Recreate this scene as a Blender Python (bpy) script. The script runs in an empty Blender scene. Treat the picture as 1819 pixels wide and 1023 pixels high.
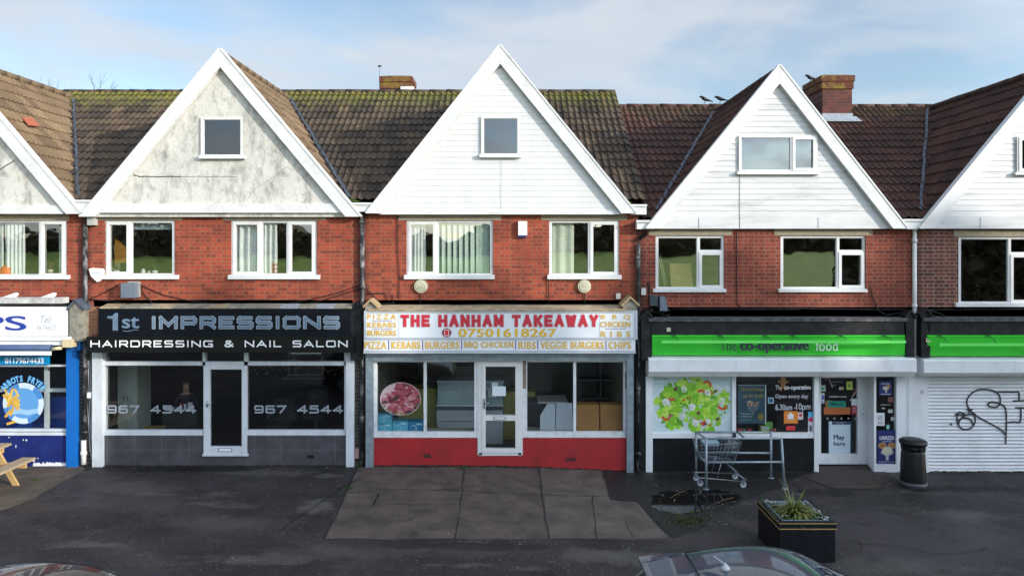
import bpy, bmesh, math, random
from mathutils import Vector, Matrix
R = math.radians
random.seed(7)
SC = bpy.context.scene
COL = SC.collection
# ------------------------------------------------------------------ camera
F, D, CZ, CX, CY = 1260.0, 14.8, 4.54, 909.0, 440.0      # focal length (px), distance to the terrace, camera height, principal point
cam = bpy.data.cameras.new("Camera")
co = bpy.data.objects.new("Camera", cam); COL.objects.link(co)
co.location = (0, -D, CZ); co.rotation_euler = (R(90), 0, 0)
cam.sensor_width = 36.0; cam.lens = F / 1819 * 36.0
cam.shift_y = -(511.5 - CY) / 1819.0
cam.clip_end = 2000.0; cam.clip_start = 0.1
SC.camera = co
# ------------------------------------------------------------------ world and sun
SUN_DIR = Vector((4.13, -2.6, 1.42)).normalized()          # towards the sun
SUN_EL = math.asin(SUN_DIR.z); SUN_AZ = math.atan2(SUN_DIR.x, SUN_DIR.y)
w = bpy.data.worlds.new("World"); SC.world = w; w.use_nodes = True
wn, wl = w.node_tree.nodes, w.node_tree.links
wn.clear()
wo = wn.new("ShaderNodeOutputWorld"); bg = wn.new("ShaderNodeBackground")
sky = wn.new("ShaderNodeTexSky"); sky.sky_type = 'NISHITA'; sky.sun_disc = False
sky.sun_elevation = SUN_EL; sky.sun_rotation = SUN_AZ
sky.air_density = 1.0; sky.dust_density = 0.6; sky.ozone_density = 1.6
bg.inputs[1].default_value = 0.15
tc = wn.new("ShaderNodeTexCoord")
sep = wn.new("ShaderNodeSeparateXYZ"); wl.new(tc.outputs['Generated'], sep.inputs[0])
addz = wn.new("ShaderNodeMath"); addz.operation = 'ADD'; addz.inputs[1].default_value = 0.16; wl.new(sep.outputs['Z'], addz.inputs[0])
dx = wn.new("ShaderNodeMath"); dx.operation = 'DIVIDE'; wl.new(sep.outputs['X'], dx.inputs[0]); wl.new(addz.outputs[0], dx.inputs[1])
dy = wn.new("ShaderNodeMath"); dy.operation = 'DIVIDE'; wl.new(sep.outputs['Y'], dy.inputs[0]); wl.new(addz.outputs[0], dy.inputs[1])
cmb = wn.new("ShaderNodeCombineXYZ"); wl.new(dx.outputs[0], cmb.inputs[0]); wl.new(dy.outputs[0], cmb.inputs[1])
mp = wn.new("ShaderNodeMapping"); mp.inputs['Location'].default_value = (3.1, 1.7, 0); mp.inputs['Scale'].default_value = (1.25, 1.25, 1)
wl.new(cmb.outputs[0], mp.inputs[0])
cn = wn.new("ShaderNodeTexNoise"); cn.inputs['Scale'].default_value = 1.0; cn.inputs['Detail'].default_value = 7; cn.inputs['Roughness'].default_value = 0.52; cn.inputs['Distortion'].default_value = 0.4
wl.new(mp.outputs[0], cn.inputs[0])
cr = wn.new("ShaderNodeValToRGB"); cr.color_ramp.elements[0].position = 0.40; cr.color_ramp.elements[1].position = 0.60
cr.color_ramp.elements[0].color = (0.12, 0.12, 0.12, 1); cr.color_ramp.elements[1].color = (0.9, 0.9, 0.9, 1)
wl.new(cn.outputs['Fac'], cr.inputs[0])
cn2 = wn.new("ShaderNodeTexNoise"); cn2.inputs['Scale'].default_value = 1.7; cn2.inputs['Detail'].default_value = 5
wl.new(mp.outputs[0], cn2.inputs[0])
cc = wn.new("ShaderNodeMix"); cc.data_type = 'RGBA'
cc.inputs[6].default_value = (2.5, 2.95, 3.5, 1); cc.inputs[7].default_value = (3.9, 4.05, 4.25, 1)
wl.new(cn2.outputs['Fac'], cc.inputs[0])
cm = wn.new("ShaderNodeMix"); cm.data_type = 'RGBA'
wl.new(cr.outputs[0], cm.inputs[0]); wl.new(sky.outputs[0], cm.inputs[6]); wl.new(cc.outputs[2], cm.inputs[7])
dt = wn.new("ShaderNodeVectorMath"); dt.operation = 'DOT_PRODUCT'; dt.inputs[1].default_value = tuple(SUN_DIR); wl.new(tc.outputs['Generated'], dt.inputs[0])
mxd = wn.new("ShaderNodeMath"); mxd.operation = 'MAXIMUM'; mxd.inputs[1].default_value = 0.0; wl.new(dt.outputs['Value'], mxd.inputs[0])
pw = wn.new("ShaderNodeMath"); pw.operation = 'POWER'; pw.inputs[1].default_value = 1.5; wl.new(mxd.outputs[0], pw.inputs[0])
gain = wn.new("ShaderNodeMath"); gain.operation = 'MULTIPLY_ADD'; gain.inputs[1].default_value = 2.7; gain.inputs[2].default_value = 1.0; wl.new(pw.outputs[0], gain.inputs[0])   # thin cloud is brighter towards the sun
vs_ = wn.new("ShaderNodeVectorMath"); vs_.operation = 'SCALE'; wl.new(cm.outputs[2], vs_.inputs[0]); wl.new(gain.outputs[0], vs_.inputs['Scale'])
wl.new(vs_.outputs[0], bg.inputs[0]); wl.new(bg.outputs[0], wo.inputs[0])
sl = bpy.data.lights.new("Sun", 'SUN'); sl.energy = 3.0; sl.angle = R(0.6); sl.color = (1.0, 0.93, 0.82)
so = bpy.data.objects.new("Sun", sl); COL.objects.link(so)
so.rotation_euler = (-SUN_DIR).to_track_quat('-Z', 'Y').to_euler(); so.location = (30, -30, 30)
SC.view_settings.view_transform = 'Standard'; SC.view_settings.look = 'None'
SC.view_settings.exposure = 0.50; SC.view_settings.gamma = 1.0
# ------------------------------------------------------------------ materials
MATS = {}
def nodes_of(name):
    m = bpy.data.materials.new(name); m.use_nodes = True
    n, l = m.node_tree.nodes, m.node_tree.links
    return m, n, l, n['Principled BSDF']
def c4(c): return (c[0], c[1], c[2], 1.0)
def mul(c, k): return tuple(min(1, max(0, v * k)) for v in c)
def mat(name, col, rough=0.6, var=0.12, scale=5.0, bump=0.0, metal=0.0, dirt=None, damt=0.5, dscale=3.0, stretch=(1, 1, 1), coat=0.0, spec=0.5, bscale=None):
    if name in MATS: return MATS[name]
    m, n, l, b = nodes_of(name)
    b.inputs['Roughness'].default_value = rough; b.inputs['Metallic'].default_value = metal
    b.inputs['Coat Weight'].default_value = coat; b.inputs['Specular IOR Level'].default_value = spec
    t = n.new("ShaderNodeTexCoord")
    nz = n.new("ShaderNodeTexNoise"); nz.inputs['Scale'].default_value = scale; nz.inputs['Detail'].default_value = 6; nz.inputs['Roughness'].default_value = 0.6
    l.new(t.outputs['Object'], nz.inputs[0])
    mx = n.new("ShaderNodeMix"); mx.data_type = 'RGBA'
    mx.inputs[6].default_value = c4(mul(col, 1 - var)); mx.inputs[7].default_value = c4(mul(col, 1 + var))
    mr = n.new("ShaderNodeMapRange"); mr.inputs[1].default_value = 0.3; mr.inputs[2].default_value = 0.7
    l.new(nz.outputs['Fac'], mr.inputs[0]); l.new(mr.outputs[0], mx.inputs[0])
    out = mx.outputs[2]
    if dirt:
        mpn = n.new("ShaderNodeMapping"); mpn.inputs['Scale'].default_value = stretch; l.new(t.outputs['Object'], mpn.inputs[0])
        dn = n.new("ShaderNodeTexNoise"); dn.inputs['Scale'].default_value = dscale; dn.inputs['Detail'].default_value = 9; dn.inputs['Roughness'].default_value = 0.68
        l.new(mpn.outputs[0], dn.inputs[0])
        dr = n.new("ShaderNodeMapRange"); dr.inputs[1].default_value = 0.48; dr.inputs[2].default_value = 0.72; dr.inputs[4].default_value = damt
        l.new(dn.outputs['Fac'], dr.inputs[0])
        m2 = n.new("ShaderNodeMix"); m2.data_type = 'RGBA'; m2.inputs[7].default_value = c4(dirt)
        l.new(dr.outputs[0], m2.inputs[0]); l.new(out, m2.inputs[6]); out = m2.outputs[2]
    l.new(out, b.inputs['Base Color'])
    if bump:
        bn = n.new("ShaderNodeTexNoise"); bn.inputs['Scale'].default_value = bscale or scale * 4; bn.inputs['Detail'].default_value = 5
        l.new(t.outputs['Object'], bn.inputs[0])
        bp = n.new("ShaderNodeBump"); bp.inputs['Strength'].default_value = bump; bp.inputs['Distance'].default_value = 0.02
        l.new(bn.outputs['Fac'], bp.inputs['Height']); l.new(bp.outputs[0], b.inputs['Normal'])
    MATS[name] = m; return m
def brick(name, c1, c2, mortar, soot_x=(), soot_amt=0.8, low=None, dirt_amt=0.5):
    m, n, l, b = nodes_of(name)
    t = n.new("ShaderNodeTexCoord"); s = n.new("ShaderNodeSeparateXYZ"); l.new(t.outputs['Object'], s.inputs[0])
    cb = n.new("ShaderNodeCombineXYZ"); l.new(s.outputs['X'], cb.inputs[0]); l.new(s.outputs['Z'], cb.inputs[1])
    wob = n.new("ShaderNodeTexNoise"); wob.inputs['Scale'].default_value = 3.0; l.new(cb.outputs[0], wob.inputs[0])
    wv = n.new("ShaderNodeVectorMath"); wv.operation = 'MULTIPLY_ADD'; wv.inputs[1].default_value = (0.014, 0.014, 0)
    l.new(wob.outputs['Color'], wv.inputs[0]); l.new(cb.outputs[0], wv.inputs[2])
    br = n.new("ShaderNodeTexBrick"); br.offset = 0.25; br.offset_frequency = 2; br.squash = 0.5; br.squash_frequency = 2
    br.inputs['Scale'].default_value = 1.0; br.inputs['Brick Width'].default_value = 0.225; br.inputs['Row Height'].default_value = 0.0775
    br.inputs['Mortar Size'].default_value = 0.0082; br.inputs['Mortar Smooth'].default_value = 0.25; br.inputs['Bias'].default_value = -0.05
    br.inputs['Color1'].default_value = c4(c1); br.inputs['Color2'].default_value = c4(c2); br.inputs['Mortar'].default_value = c4(mortar)
    l.new(wv.outputs[0], br.inputs[0])
    n2 = n.new("ShaderNodeTexNoise"); n2.inputs['Scale'].default_value = 1.3; n2.inputs['Detail'].default_value = 8; n2.inputs['Roughness'].default_value = 0.65
    l.new(cb.outputs[0], n2.inputs[0])
    mr = n.new("ShaderNodeMapRange"); mr.inputs[1].default_value = 0.42; mr.inputs[2].default_value = 0.66; mr.inputs[4].default_value = dirt_amt; l.new(n2.outputs['Fac'], mr.inputs[0])
    mx = n.new("ShaderNodeMix"); mx.data_type = 'RGBA'; mx.inputs[7].default_value = c4(mul(c2, 0.55))
    l.new(mr.outputs[0], mx.inputs[0]); l.new(br.outputs['Color'], mx.inputs[6]); out = mx.outputs[2]
    def soot(out, src, edge0, edge1, amt, nsc):
        k = n.new("ShaderNodeMapRange"); k.inputs[1].default_value = edge0; k.inputs[2].default_value = edge1; k.inputs[3].default_value = 1.0; k.inputs[4].default_value = 0.0
        ns = n.new("ShaderNodeTexNoise"); ns.inputs['Scale'].default_value = nsc; ns.inputs['Detail'].default_value = 6; l.new(cb.outputs[0], ns.inputs[0])
        ad = n.new("ShaderNodeMath"); ad.operation = 'MULTIPLY_ADD'; ad.inputs[1].default_value = 0.34; l.new(ns.outputs['Fac'], ad.inputs[0]); l.new(src, ad.inputs[2])
        l.new(ad.outputs[0], k.inputs[0])
        q = n.new("ShaderNodeMath"); q.operation = 'MULTIPLY'; q.inputs[1].default_value = amt; l.new(k.outputs[0], q.inputs[0])
        f = n.new("ShaderNodeMix"); f.data_type = 'RGBA'; f.inputs[7].default_value = (0.018, 0.016, 0.016, 1)
        l.new(q.outputs[0], f.inputs[0]); l.new(out, f.inputs[6]); return f.outputs[2]
    for x in soot_x:
        a = n.new("ShaderNodeMath"); a.operation = 'SUBTRACT'; a.inputs[1].default_value = x; l.new(s.outputs['X'], a.inputs[0])
        a2 = n.new("ShaderNodeMath"); a2.operation = 'ABSOLUTE'; l.new(a.outputs[0], a2.inputs[0])
        out = soot(out, a2.outputs[0], 0.22, 0.42, soot_amt, 4.0)
    if low is not None:
        a = n.new("ShaderNodeMath"); a.operation = 'SUBTRACT'; a.inputs[1].default_value = low; l.new(s.outputs['Z'], a.inputs[0])
        out = soot(out, a.outputs[0], 0.12, 0.42, 0.75, 3.0)
    l.new(out, b.inputs['Base Color']); b.inputs['Roughness'].default_value = 0.85
    bp = n.new("ShaderNodeBump"); bp.inputs['Strength'].default_value = 0.6; bp.inputs['Distance'].default_value = 0.006; bp.invert = True
    l.new(br.outputs['Fac'], bp.inputs['Height']); l.new(bp.outputs[0], b.inputs['Normal'])
    return m
def roof_mat(name, c1, c2, moss=0.5, mosscol=(0.10, 0.10, 0.018), lich=(0.28, 0.27, 0.22), vtop=5.35, gauge=0.336, dark=(0.016, 0.014, 0.013), damt=0.7, edge=0.40):
    m, n, l, b = nodes_of(name)
    uv = n.new("ShaderNodeUVMap"); uv.uv_map = "UVMap"
    s = n.new("ShaderNodeSeparateXYZ"); l.new(uv.outputs[0], s.inputs[0])
    fu = n.new("ShaderNodeMath"); fu.operation = 'SNAP'; fu.inputs[1].default_value = 0.30; l.new(s.outputs['X'], fu.inputs[0])
    av = n.new("ShaderNodeMath"); av.operation = 'ADD'; av.inputs[1].default_value = 0.004; l.new(s.outputs['Y'], av.inputs[0])
    fv = n.new("ShaderNodeMath"); fv.operation = 'SNAP'; fv.inputs[1].default_value = gauge; l.new(av.outputs[0], fv.inputs[0])
    cb = n.new("ShaderNodeCombineXYZ"); l.new(fu.outputs[0], cb.inputs[0]); l.new(fv.outputs[0], cb.inputs[1])
    wnz = n.new("ShaderNodeTexWhiteNoise"); l.new(cb.outputs[0], wnz.inputs[0])
    mx = n.new("ShaderNodeMix"); mx.data_type = 'RGBA'; mx.inputs[6].default_value = c4(c1); mx.inputs[7].default_value = c4(c2); l.new(wnz.outputs['Value'], mx.inputs[0])
    def noise(sc, det=7, ro=0.65):
        q = n.new("ShaderNodeTexNoise"); q.inputs['Scale'].default_value = sc; q.inputs['Detail'].default_value = det; q.inputs['Roughness'].default_value = ro; l.new(uv.outputs[0], q.inputs[0]); return q.outputs['Fac']
    def layer(out, fac, lo, hi, col, amt):
        k = n.new("ShaderNodeMapRange"); k.inputs[1].default_value = lo; k.inputs[2].default_value = hi; k.inputs[4].default_value = amt; l.new(fac, k.inputs[0])
        f = n.new("ShaderNodeMix"); f.data_type = 'RGBA'; f.inputs[7].default_value = c4(col); l.new(k.outputs[0], f.inputs[0]); l.new(out, f.inputs[6]); return f.outputs[2]
    out = mx.outputs[2]
    out = layer(out, noise(1.1), 0.42, 0.70, dark, damt)
    out = layer(out, noise(14, 5), 0.48, 0.66, dark, 0.6)
    out = layer(out, noise(9, 6), 0.66, 0.74, lich, 0.55)
    if moss:
        tv = n.new("ShaderNodeMapRange"); tv.inputs[1].default_value = vtop - 1.5; tv.inputs[2].default_value = vtop; tv.inputs[4].default_value = edge; l.new(s.outputs['Y'], tv.inputs[0])
        ad = n.new("ShaderNodeMath"); ad.operation = 'ADD'; l.new(tv.outputs[0], ad.inputs[0]); l.new(noise(5, 8, 0.7), ad.inputs[1])
        out = layer(out, ad.outputs[0], 0.62, 0.80, mosscol, moss)
        ad2 = n.new("ShaderNodeMath"); ad2.operation = 'ADD'; l.new(tv.outputs[0], ad2.inputs[0]); l.new(noise(3.1, 8, 0.7), ad2.inputs[1])
        out = layer(out, ad2.outputs[0], 0.84, 0.92, (0.22, 0.17, 0.012), moss * 0.6)
    l.new(out, b.inputs['Base Color']); b.inputs['Roughness'].default_value = 0.85
    bn = n.new("ShaderNodeTexNoise"); bn.inputs['Scale'].default_value = 40; l.new(uv.outputs[0], bn.inputs[0])
    bp = n.new("ShaderNodeBump"); bp.inputs['Strength'].default_value = 0.4; bp.inputs['Distance'].default_value = 0.01; l.new(bn.outputs['Fac'], bp.inputs['Height']); l.new(bp.outputs[0], b.inputs['Normal'])
    return m
def glass(name, ior=2.0, tint=(0.85, 0.9, 0.88), wav=0.02, wscale=1.2):
    m, n, l, b = nodes_of(name); n.remove(b)
    o = n['Material Output']
    tr = n.new("ShaderNodeBsdfTransparent"); tr.inputs[0].default_value = c4(tint)
    gl = n.new("ShaderNodeBsdfGlossy"); gl.inputs['Roughness'].default_value = 0.0; gl.inputs[0].default_value = (0.95, 0.97, 1, 1)
    fr = n.new("ShaderNodeFresnel"); ge = n.new("ShaderNodeNewGeometry"); im = n.new("ShaderNodeMix"); im.inputs[2].default_value = ior; im.inputs[3].default_value = 1 / ior   # the same reflection from both sides of the sheet
    l.new(ge.outputs['Backfacing'], im.inputs[0]); l.new(im.outputs[0], fr.inputs[0])
    mx = n.new("ShaderNodeMixShader"); l.new(fr.outputs[0], mx.inputs[0]); l.new(tr.outputs[0], mx.inputs[1]); l.new(gl.outputs[0], mx.inputs[2])
    if wav:
        t = n.new("ShaderNodeTexCoord"); nz = n.new("ShaderNodeTexNoise"); nz.inputs['Scale'].default_value = wscale; nz.inputs['Detail'].default_value = 2
        l.new(t.outputs['Object'], nz.inputs[0])
        bp = n.new("ShaderNodeBump"); bp.inputs['Strength'].default_value = 1.0; bp.inputs['Distance'].default_value = wav
        l.new(nz.outputs['Fac'], bp.inputs['Height']); l.new(bp.outputs[0], gl.inputs['Normal'])
    l.new(mx.outputs[0], o.inputs[0]); return m
UPVC = mat('upvc', (0.70, 0.70, 0.69), 0.35, 0.03, 3, dirt=(0.42, 0.38, 0.30), damt=0.22, dscale=2.5)
BARGE = mat('barge_paint', (0.70, 0.70, 0.69), 0.45, 0.03, 2, dirt=(0.40, 0.39, 0.36), damt=0.42, dscale=3.0)
SHOPWHITE = mat('shop_white', (0.78, 0.80, 0.82), 0.4, 0.05, 2.5, dirt=(0.36, 0.36, 0.36), damt=0.35, dscale=2.2, stretch=(1, 1, 0.35))
CLAD = mat('cladding_white', (0.68, 0.68, 0.67), 0.5, 0.02, 2, dirt=(0.50, 0.50, 0.48), damt=0.42, dscale=1.8, stretch=(1.6, 1, 0.5))
CLAD_DIRTY = mat('cladding_weathered', (0.64, 0.64, 0.64), 0.5, 0.04, 2, dirt=(0.36, 0.35, 0.33), damt=0.55, dscale=1.7, stretch=(0.5, 1, 2.5))
STUCCO = mat('old_render', (0.60, 0.58, 0.53), 0.9, 0.12, 1.6, bump=0.5, bscale=30, dirt=(0.17, 0.165, 0.14), damt=0.8, dscale=5.0, stretch=(1, 1, 0.6))
LINTEL = mat('lintel_concrete', (0.30, 0.25, 0.18), 0.9, 0.15, 7, bump=0.3)
LEAD = mat('lead_flashing', (0.055, 0.072, 0.10), 0.6, 0.25, 9, dirt=(0.20, 0.23, 0.28), damt=0.5, dscale=5)
LEADPALE = mat('pale_lead', (0.30, 0.33, 0.37), 0.55, 0.2, 9)
BLACKP = mat('black_paint', (0.009, 0.0095, 0.012), 0.55, 0.4, 5, bump=0.2, spec=0.3, dirt=(0.05, 0.047, 0.045), damt=0.5, dscale=5)
BLACKPIPE = mat('black_pipe', (0.02, 0.02, 0.022), 0.45, 0.3, 6, dirt=(0.50, 0.48, 0.45), damt=0.8, dscale=7, stretch=(1, 1, 0.5))
BLACKTILE = mat('black_stallriser', (0.006, 0.0065, 0.009), 0.5, 0.3, 4, dirt=(0.02, 0.02, 0.024), damt=0.5, spec=0.25)
SIGNBLACK = mat('black_sign_panel', (0.004, 0.005, 0.010), 0.4, 0.3, 2, dirt=(0.012, 0.015, 0.022), damt=0.4, dscale=2.5, spec=0.2)
ALU = mat('painted_aluminium', (0.58, 0.62, 0.66), 0.4, 0.08, 3, dirt=(0.30, 0.30, 0.30), damt=0.35, dscale=4, stretch=(1, 1, 0.3))
GALV = mat('galvanised_steel', (0.26, 0.32, 0.36), 0.45, 0.25, 8, metal=0.35, dirt=(0.20, 0.22, 0.24), damt=0.5, dscale=5)
CHROME = mat('wire_chrome', (0.30, 0.34, 0.39), 0.3, 0.1, 8, metal=0.8)
SIGNWHITE = mat('sign_white', (0.74, 0.77, 0.81), 0.3, 0.03, 2, dirt=(0.5, 0.5, 0.5), damt=0.2)
GREYTILE = mat('slate_stallriser_tiles', (0.058, 0.055, 0.064), 0.5, 0.25, 3, dirt=(0.095, 0.09, 0.10), damt=0.5, dscale=3)
REDP = mat('red_painted_brick', (0.36, 0.017, 0.020), 0.5, 0.12, 3, bump=0.25, dirt=(0.12, 0.02, 0.02), damt=0.5, dscale=2.2)
BLUE = mat('blue_paint', (0.006, 0.12, 0.44), 0.4, 0.06, 3)
NAVY = mat('navy_paint', (0.008, 0.018, 0.13), 0.5, 0.2, 4, dirt=(0.02, 0.03, 0.18), damt=0.5)
GREEN = mat('green_fascia', (0.055, 0.62, 0.045), 0.4, 0.06, 2.5, dirt=(0.03, 0.32, 0.03), damt=0.4, dscale=1.8)
GREENBAR = mat('green_light_bar', (0.16, 0.80, 0.14), 0.35, 0.04, 3)
GREENDK = mat('green_arm', (0.02, 0.22, 0.03), 0.4, 0.1, 3)
TANCAP = mat('weathered_ledge', (0.36, 0.27, 0.16), 0.9, 0.3, 5, bump=0.5, dirt=(0.50, 0.47, 0.40), damt=0.7, dscale=7, stretch=(0.6, 1, 2))
STONE = mat('weathered_stone', (0.26, 0.24, 0.19), 0.9, 0.35, 9, bump=0.6, dirt=(0.06, 0.06, 0.055), damt=0.8, dscale=5)
OLDWOOD = mat('weathered_wood', (0.42, 0.30, 0.16), 0.8, 0.25, 6, dirt=(0.14, 0.11, 0.08), damt=0.7, dscale=6)
GLASS_UP = glass('window_glass', 3.5, (0.93, 0.96, 0.94), 0.004, 1.1)
GLASS_SHOP = glass('shop_glass', 1.75, (0.85, 0.89, 0.88), 0.004, 0.8)
GLASS_ATTIC = glass('attic_glass', 2.3, (0.55, 0.6, 0.62), 0.006, 1.0)
def flat(name, col, rough=0.5, var=0.03): return mat(name, col, rough, var, 4)
def plain(col, rough=0.55):
    return flat('ink_%02x%02x%02x' % tuple(int(255 * v) for v in col), col, rough)
# ------------------------------------------------------------------ mesh building
class MB:
    def __init__(s): s.v = []; s.f = []; s.m = []; s.mats = []; s.uv = None; s.sm = []
    def mi(s, m):
        if m is None: return 0
        if m not in s.mats: s.mats.append(m)
        return s.mats.index(m)
    def poly(s, pts, m=None, smooth=False):
        i = len(s.v); s.v += [tuple(p) for p in pts]; s.f.append(tuple(range(i, i + len(pts)))); s.m.append(s.mi(m)); s.sm.append(smooth)
    def box(s, x0, x1, y0, y1, z0, z1, m=None):
        if x0 > x1: x0, x1 = x1, x0
        if y0 > y1: y0, y1 = y1, y0
        if z0 > z1: z0, z1 = z1, z0
        i = len(s.v)
        s.v += [(x0, y0, z0), (x1, y0, z0), (x1, y1, z0), (x0, y1, z0), (x0, y0, z1), (x1, y0, z1), (x1, y1, z1), (x0, y1, z1)]
        for f in ((0, 3, 2, 1), (4, 5, 6, 7), (0, 1, 5, 4), (1, 2, 6, 5), (2, 3, 7, 6), (3, 0, 4, 7)):
            s.f.append(tuple(i + k for k in f)); s.m.append(s.mi(m)); s.sm.append(False)
    def prism(s, pts, y0, y1, m=None):            # polygon in (x, z), counter-clockwise seen from the front
        n = len(pts); i = len(s.v)
        s.v += [(x, y0, z) for x, z in pts] + [(x, y1, z) for x, z in pts]
        fs = [tuple(range(i, i + n)), tuple(range(i + 2 * n - 1, i + n - 1, -1))]
        for k in range(n): fs.append((i + k, i + n + k, i + n + (k + 1) % n, i + (k + 1) % n))
        for f in fs: s.f.append(f); s.m.append(s.mi(m)); s.sm.append(False)
    def hull(s, lo, hi, m=None):                  # two equal rings of 3-D points
        n = len(lo); i = len(s.v); s.v += [tuple(p) for p in lo] + [tuple(p) for p in hi]
        fs = [tuple(range(i + n - 1, i - 1, -1)), tuple(range(i + n, i + 2 * n))]
        for k in range(n): fs.append((i + k, i + (k + 1) % n, i + n + (k + 1) % n, i + n + k))
        for f in fs: s.f.append(f); s.m.append(s.mi(m)); s.sm.append(False)
    def tube(s, pts, r, m=None, seg=8, closed=False, smooth=True):
        pts = [Vector(p) for p in pts]; n = len(pts); i0 = len(s.v)
        rr = r if isinstance(r, (list, tuple)) else [r] * n
        for k, p in enumerate(pts):
            a = pts[(k - 1) % n] if (closed or k > 0) else p
            b = pts[(k + 1) % n] if (closed or k < n - 1) else p
            t = (b - a); t = t.normalized() if t.length > 1e-9 else Vector((0, 0, 1))
            up = Vector((0, 0, 1)) if abs(t.z) < 0.9 else Vector((1, 0, 0))
            u = t.cross(up).normalized(); v = u.cross(t)
            for q in range(seg):
                an = 2 * math.pi * q / seg
                s.v.append(tuple(p + (u * math.cos(an) + v * math.sin(an)) * rr[k]))
        for k in range(n if closed else n - 1):
            for q in range(seg):
                a = i0 + k * seg + q; b = i0 + k * seg + (q + 1) % seg
                c = i0 + ((k + 1) % n) * seg + (q + 1) % seg; d = i0 + ((k + 1) % n) * seg + q
                s.f.append((a, b, c, d)); s.m.append(s.mi(m)); s.sm.append(smooth)
        if not closed:
            s.f.append(tuple(i0 + q for q in range(seg - 1, -1, -1))); s.m.append(s.mi(m)); s.sm.append(False)
            s.f.append(tuple(i0 + (n - 1) * seg + q for q in range(seg))); s.m.append(s.mi(m)); s.sm.append(False)
    def lathe(s, prof, cx, cy, m=None, seg=28, smooth=True):     # prof: (r, z)
        i0 = len(s.v)
        for r, z in prof:
            for q in range(seg):
                a = 2 * math.pi * q / seg; s.v.append((cx + r * math.cos(a), cy + r * math.sin(a), z))
        for k in range(len(prof) - 1):
            for q in range(seg):
                s.f.append((i0 + k * seg + q, i0 + k * seg + (q + 1) % seg, i0 + (k + 1) * seg + (q + 1) % seg, i0 + (k + 1) * seg + q)); s.m.append(s.mi(m)); s.sm.append(smooth)
        s.f.append(tuple(i0 + q for q in range(seg - 1, -1, -1))); s.m.append(s.mi(m)); s.sm.append(False)
        s.f.append(tuple(i0 + (len(prof) - 1) * seg + q for q in range(seg))); s.m.append(s.mi(m)); s.sm.append(False)
    def build(s, name, m=None, parent=None, root=None):
        me = bpy.data.meshes.new(name)
        off = Vector(ROOTLOC.get(parent.name, (0, 0, 0))) if parent else Vector((0, 0, 0))
        me.from_pydata([tuple(Vector(p) - off) for p in s.v], [], s.f)
        ms = s.mats if s.mats else [m]
        for q in ms: me.materials.append(q)
        if s.mats: me.polygons.foreach_set('material_index', s.m)
        me.polygons.foreach_set('use_smooth', s.sm)
        if s.uv:
            ul = me.uv_layers.new(name="UVMap")
            for lp in me.loops: ul.data[lp.index].uv = s.uv[lp.vertex_index]
        me.update()
        o = bpy.data.objects.new(name, me); COL.objects.link(o)
        if parent: o.parent = parent; ROOTLOC[o.name] = tuple(off)
        return o
ROOTLOC = {}
def thing(name, label, cat, loc=(0, 0, 0), group=None):
    o = bpy.data.objects.new(name, None); COL.objects.link(o); o.location = loc; o.empty_display_size = 0.2
    ROOTLOC[o.name] = tuple(loc); return tag(o, label, cat, group)
def tag(o, label, cat, group=None):
    o['label'] = label; o['category'] = cat
    if group: o['group'] = group
    return o
def struct(o, kind='structure', label=None, cat=None):
    o['kind'] = kind
    if label: o['label'] = label
    if cat: o['category'] = cat
    return o
def copy_tree(o, parent=None):
    c = o.copy(); COL.objects.link(c)
    if parent: c.parent = parent
    for ch in list(o.children): copy_tree(ch, c)
    return c
def solo(o, loc):                                  # give a one-mesh thing an origin at its base
    o.data.transform(Matrix.Translation(-Vector(loc))); o.location = loc; return o
def PX(px, y): return (px - CX) * (D + y) / F
def PZ(py, y): return CZ - (py - CY) * (D + y) / F
def fbox(mb, x0, y0, x1, y1, yf, dep, m=None):     # a box whose front face covers a given outline at depth yf
    mb.box(PX(x0, yf), PX(x1, yf), yf, yf + dep, PZ(y1, yf), PZ(y0, yf), m)
def gz(x):
    t = min(1, max(0, (x + 1.0) / 4.5)); return -0.13 * t * t * (3 - 2 * t)
def clip(poly, x0, x1, z0, z1):
    def cut(ps, f, g):
        out = []
        for i in range(len(ps)):
            a, b = ps[i], ps[(i + 1) % len(ps)]; fa, fb = f(a), f(b)
            if fa >= 0: out.append(a)
            if (fa > 0 and fb < 0) or (fa < 0 and fb > 0):
                t = fa / (fa - fb); out.append((a[0] + (b[0] - a[0]) * t, a[1] + (b[1] - a[1]) * t))
        return out
    for f in (lambda p: p[0] - x0, lambda p: x1 - p[0], lambda p: p[1] - z0, lambda p: z1 - p[1]):
        poly = cut(poly, f, None)
        if len(poly) < 3: return []
    return poly
def text_tris(body, bold=0.0, shear=0.0, spacing=1.0, lines=1.0, align='LEFT'):
    cu = bpy.data.curves.new('t', 'FONT'); cu.body = body; cu.offset = bold; cu.shear = shear; cu.space_character = spacing; cu.space_line = lines; cu.align_x = align
    cu.resolution_u = 4
    ob = bpy.data.objects.new('t', cu); COL.objects.link(ob)
    dg = bpy.context.evaluated_depsgraph_get(); dg.update()
    me = bpy.data.meshes.new_from_object(ob.evaluated_get(dg))
    vs = [(v.co.x, v.co.y) for v in me.vertices]; fs = [tuple(p.vertices) for p in me.polygons]
    bpy.data.objects.remove(ob); bpy.data.curves.remove(cu); bpy.data.meshes.remove(me)
    return vs, fs
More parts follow.
